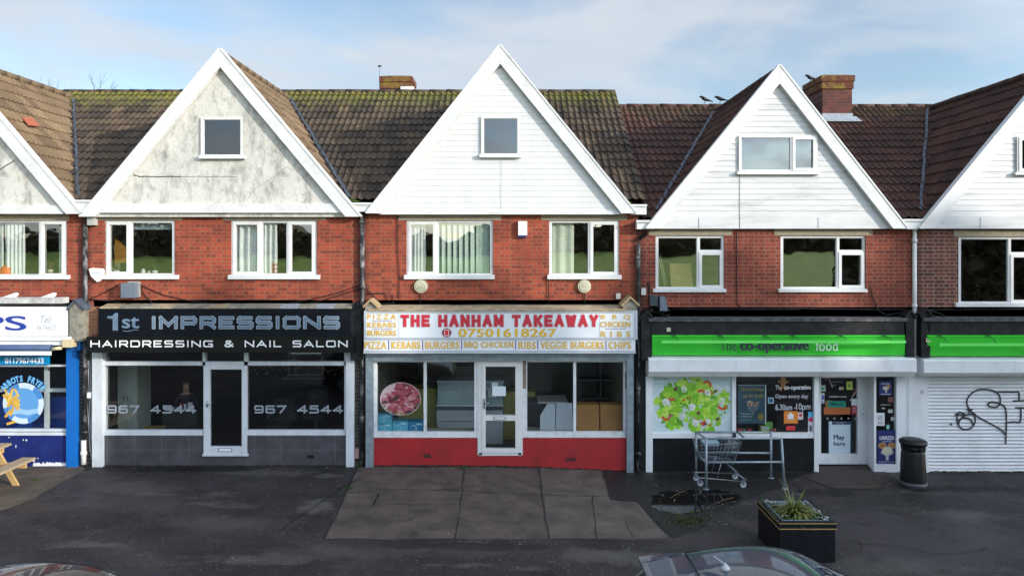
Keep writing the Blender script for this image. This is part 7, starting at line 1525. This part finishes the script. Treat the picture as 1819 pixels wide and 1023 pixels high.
LEAFD = mat('dark_conifer_leaf', (.05, .065, .025), .8, .4, 1.5); LEAFD2 = mat('olive_tree_leaf', (.085, .07, .035), .8, .4, 1.2)
def leafy(name, label, X, Y, Z, H, W_, seed, m, n_=2600, kind='tree', group=None, taper=1.0):
    rc = random.Random(seed); t_ = thing(name, label, 'tree', (X, Y, Z), group); mb = MB(); mb.tube([(X, Y, Z - .3), (X, Y, Z + H * .45), (X, Y, Z + H * .92)], [H * .022, H * .015, .03], None, 8)
    for k in range(6): a = rc.uniform(0, 6.28); zz = rc.uniform(.2, .7) * H; mb.tube([(X, Y, Z + zz), (X + math.cos(a) * W_ * .4, Y + math.sin(a) * W_ * .4, Z + zz + H * .08)], [.06, .02], None, 5)
    mb.build('trunk', BARK, t_); mb = MB()
    for k in range(n_):
        u_ = rc.random() ** .8; zz = .04 + .96 * u_; prof = (1 - zz) ** .55 * (1.0 if zz > .12 else zz / .12 * .5 + .5) if taper else math.sin(math.pi * min(1, zz)) ** .5
        a = rc.uniform(0, 6.28); r = W_ / 2 * prof * (rc.random() ** .4) * (1 + .22 * math.sin(3 * a + seed) * math.sin(9 * zz + seed)); p = Vector((X + r * math.cos(a), Y + r * math.sin(a), Z + zz * H)); s_ = rc.uniform(.16, .34) * (W_ / 4.5) ** .5
        u = Vector((rc.gauss(0, 1), rc.gauss(0, 1), rc.gauss(0, .7))).normalized(); v = u.cross(Vector((rc.gauss(0, 1), rc.gauss(0, 1), rc.gauss(0, 1)))).normalized()
        mb.poly([p - u * s_, p + v * s_ * .7, p + u * s_, p - v * s_ * .7])
    mb.build('crown', m, t_); return t_
# tall evergreens across the road on the right: they keep the low sun off the shop fronts
prof = [(20.5, 10.8), (23.4, 11.2), (26.2, 11.6), (28.6, 11.4), (32.6, 16.6), (35.6, 16.5), (38.6, 17.2), (41.8, 17.4), (45.0, 18.0), (48.2, 18.4), (51.6, 18.6), (55.0, 19.0), (58.6, 19.2), (62.2, 19.2), (66, 19.4)]
for k, (x, h_) in enumerate(prof):
    leafy('evergreen_tree', 'tall dark evergreen in the row across the road facing the shops', x, -25 + .6 * math.sin(k * 2.1), -.15, h_ + .5, 5.6, 100 + k, LEAFD if k > 3 else LEAFD2, 4600, group='evergreens across the road', taper=1)
mb = MB(); rc = random.Random(55)
def wood_top(x): return 4.6 + 1.5 * math.sin(x * .11) + 1.0 * math.sin(x * .29 + 1) + .5 * math.sin(x * .9)
nx, nz = 240, 8; i0 = len(mb.v)
for i in range(nx + 1):
    x = -180 + 360 * i / nx
    for k in range(nz + 1):
        t_ = k / nz; mb.v.append((x + rc.uniform(-.5, .5), -86 - 5 * t_ ** 2 + 1.2 * math.sin(x * .8 + 2 * math.sin(t_ * 5)) + rc.uniform(-.6, .6), 3.0 + t_ * wood_top(x) + (rc.uniform(-.5, .5) if k else 0)))
for i in range(nx):
    for k in range(nz): a = i0 + i * (nz + 1) + k; mb.f.append((a + nz + 1, a, a + 1, a + nz + 2)); mb.m.append(0); mb.sm.append(False)
for k in range(12000):
    x = rc.uniform(-150, 150); z = 3.2 + wood_top(x) * (rc.random() ** .6) * 1.06; y = -84 - rc.random() * 5; s_ = rc.uniform(.3, .65)
    u = Vector((rc.gauss(0, 1), rc.gauss(0, 1), rc.gauss(0, 1))).normalized(); v = u.cross(Vector((rc.gauss(0, 1), rc.gauss(0, 1), rc.gauss(0, 1)))).normalized(); p = Vector((x, y, z)); mb.poly([p - u * s_, p + v * s_ * .7, p + u * s_, p - v * s_ * .7])
struct(mb.build('woodland', LEAFD2), 'stuff', 'dark wood beyond the green that the upstairs windows reflect')

# ------------------------------------------------------------------ every separate sticker, brick vent, lintel ... is a part of its own
def split(o, gapk=0.5, gmin=0.02, name=None):
    me = o.data; n_ = len(me.vertices); par = list(range(n_))
    def find(a):
        while par[a] != a: par[a] = par[par[a]]; a = par[a]
        return a
    for p in me.polygons:
        r0 = find(p.vertices[0])
        for v in p.vertices[1:]: par[find(v)] = r0
    isl = {}
    for v in me.vertices: isl.setdefault(find(v.index), []).append(v.co)
    ks = list(isl); bb = {k: [(min(c[j] for c in isl[k]), max(c[j] for c in isl[k])) for j in range(3)] for k in ks}; grp = {k: k for k in ks}
    def gf(a):
        while grp[a] != a: a = grp[a]
        return a
    for i, a in enumerate(ks):
        for b_ in ks[i + 1:]:
            gap = math.sqrt(sum(max(0, bb[a][j][0] - bb[b_][j][1], bb[b_][j][0] - bb[a][j][1]) ** 2 for j in range(3)))
            if gap <= max(gmin, gapk * max(max(q[1] - q[0] for q in bb[a]), max(q[1] - q[0] for q in bb[b_]))): grp[gf(b_)] = gf(a)
    cl = {k: gf(k) for k in ks}; gs = sorted(set(cl.values()))
    if len(gs) < 2: return
    for gi, g_ in enumerate(gs):
        bm = bmesh.new(); bm.from_mesh(me); bm.verts.ensure_lookup_table(); bmesh.ops.delete(bm, geom=[v for v in bm.verts if cl[find(v.index)] != g_], context='VERTS')
        m2 = bpy.data.meshes.new(name or o.name.split('.')[0]); bm.to_mesh(m2); bm.free()
        for m in me.materials: m2.materials.append(m)
        q = bpy.data.objects.new(name or o.name.split('.')[0], m2); COL.objects.link(q); q.parent = o.parent; q.matrix_parent_inverse = o.matrix_parent_inverse; q.location = o.location
    bpy.data.objects.remove(o)
# (kept whole: one pattern each)
KEEP = ('lettering', 'graffiti', 'body', 'person', 'leaf_litter', 'twig_litter', 'woodland', 'crown', 'leaves', 'pavement_crack', 'pane', 'brick_joints', 'tile_joints', 'cable', 'branches', 'emblem_words', 'phone_number', 'papers', 'flowers', 'basket', 'flaking_paint')
for o in list(bpy.data.objects):
    if o.type != 'MESH' or not o.parent: continue
    nm = o.name.split('.')[0]
    if nm in ('window_stickers', 'door_stickers'): split(o, 0.0, 0.012, 'sticker')
    elif nm in ('cable', 'valley_lead', 'lintel', 'stallriser', 'air_brick', 'bulkhead', 'black_beam', 'gutter_fascia', 'render_crack', 'board_joint', 'loose_flashing', 'shutter_rail', 'window_shelf', 'shopfront', 'ledge', 'lettering', 'graffiti', 'emblem_words', 'hood_post', 'phone_number'): split(o)
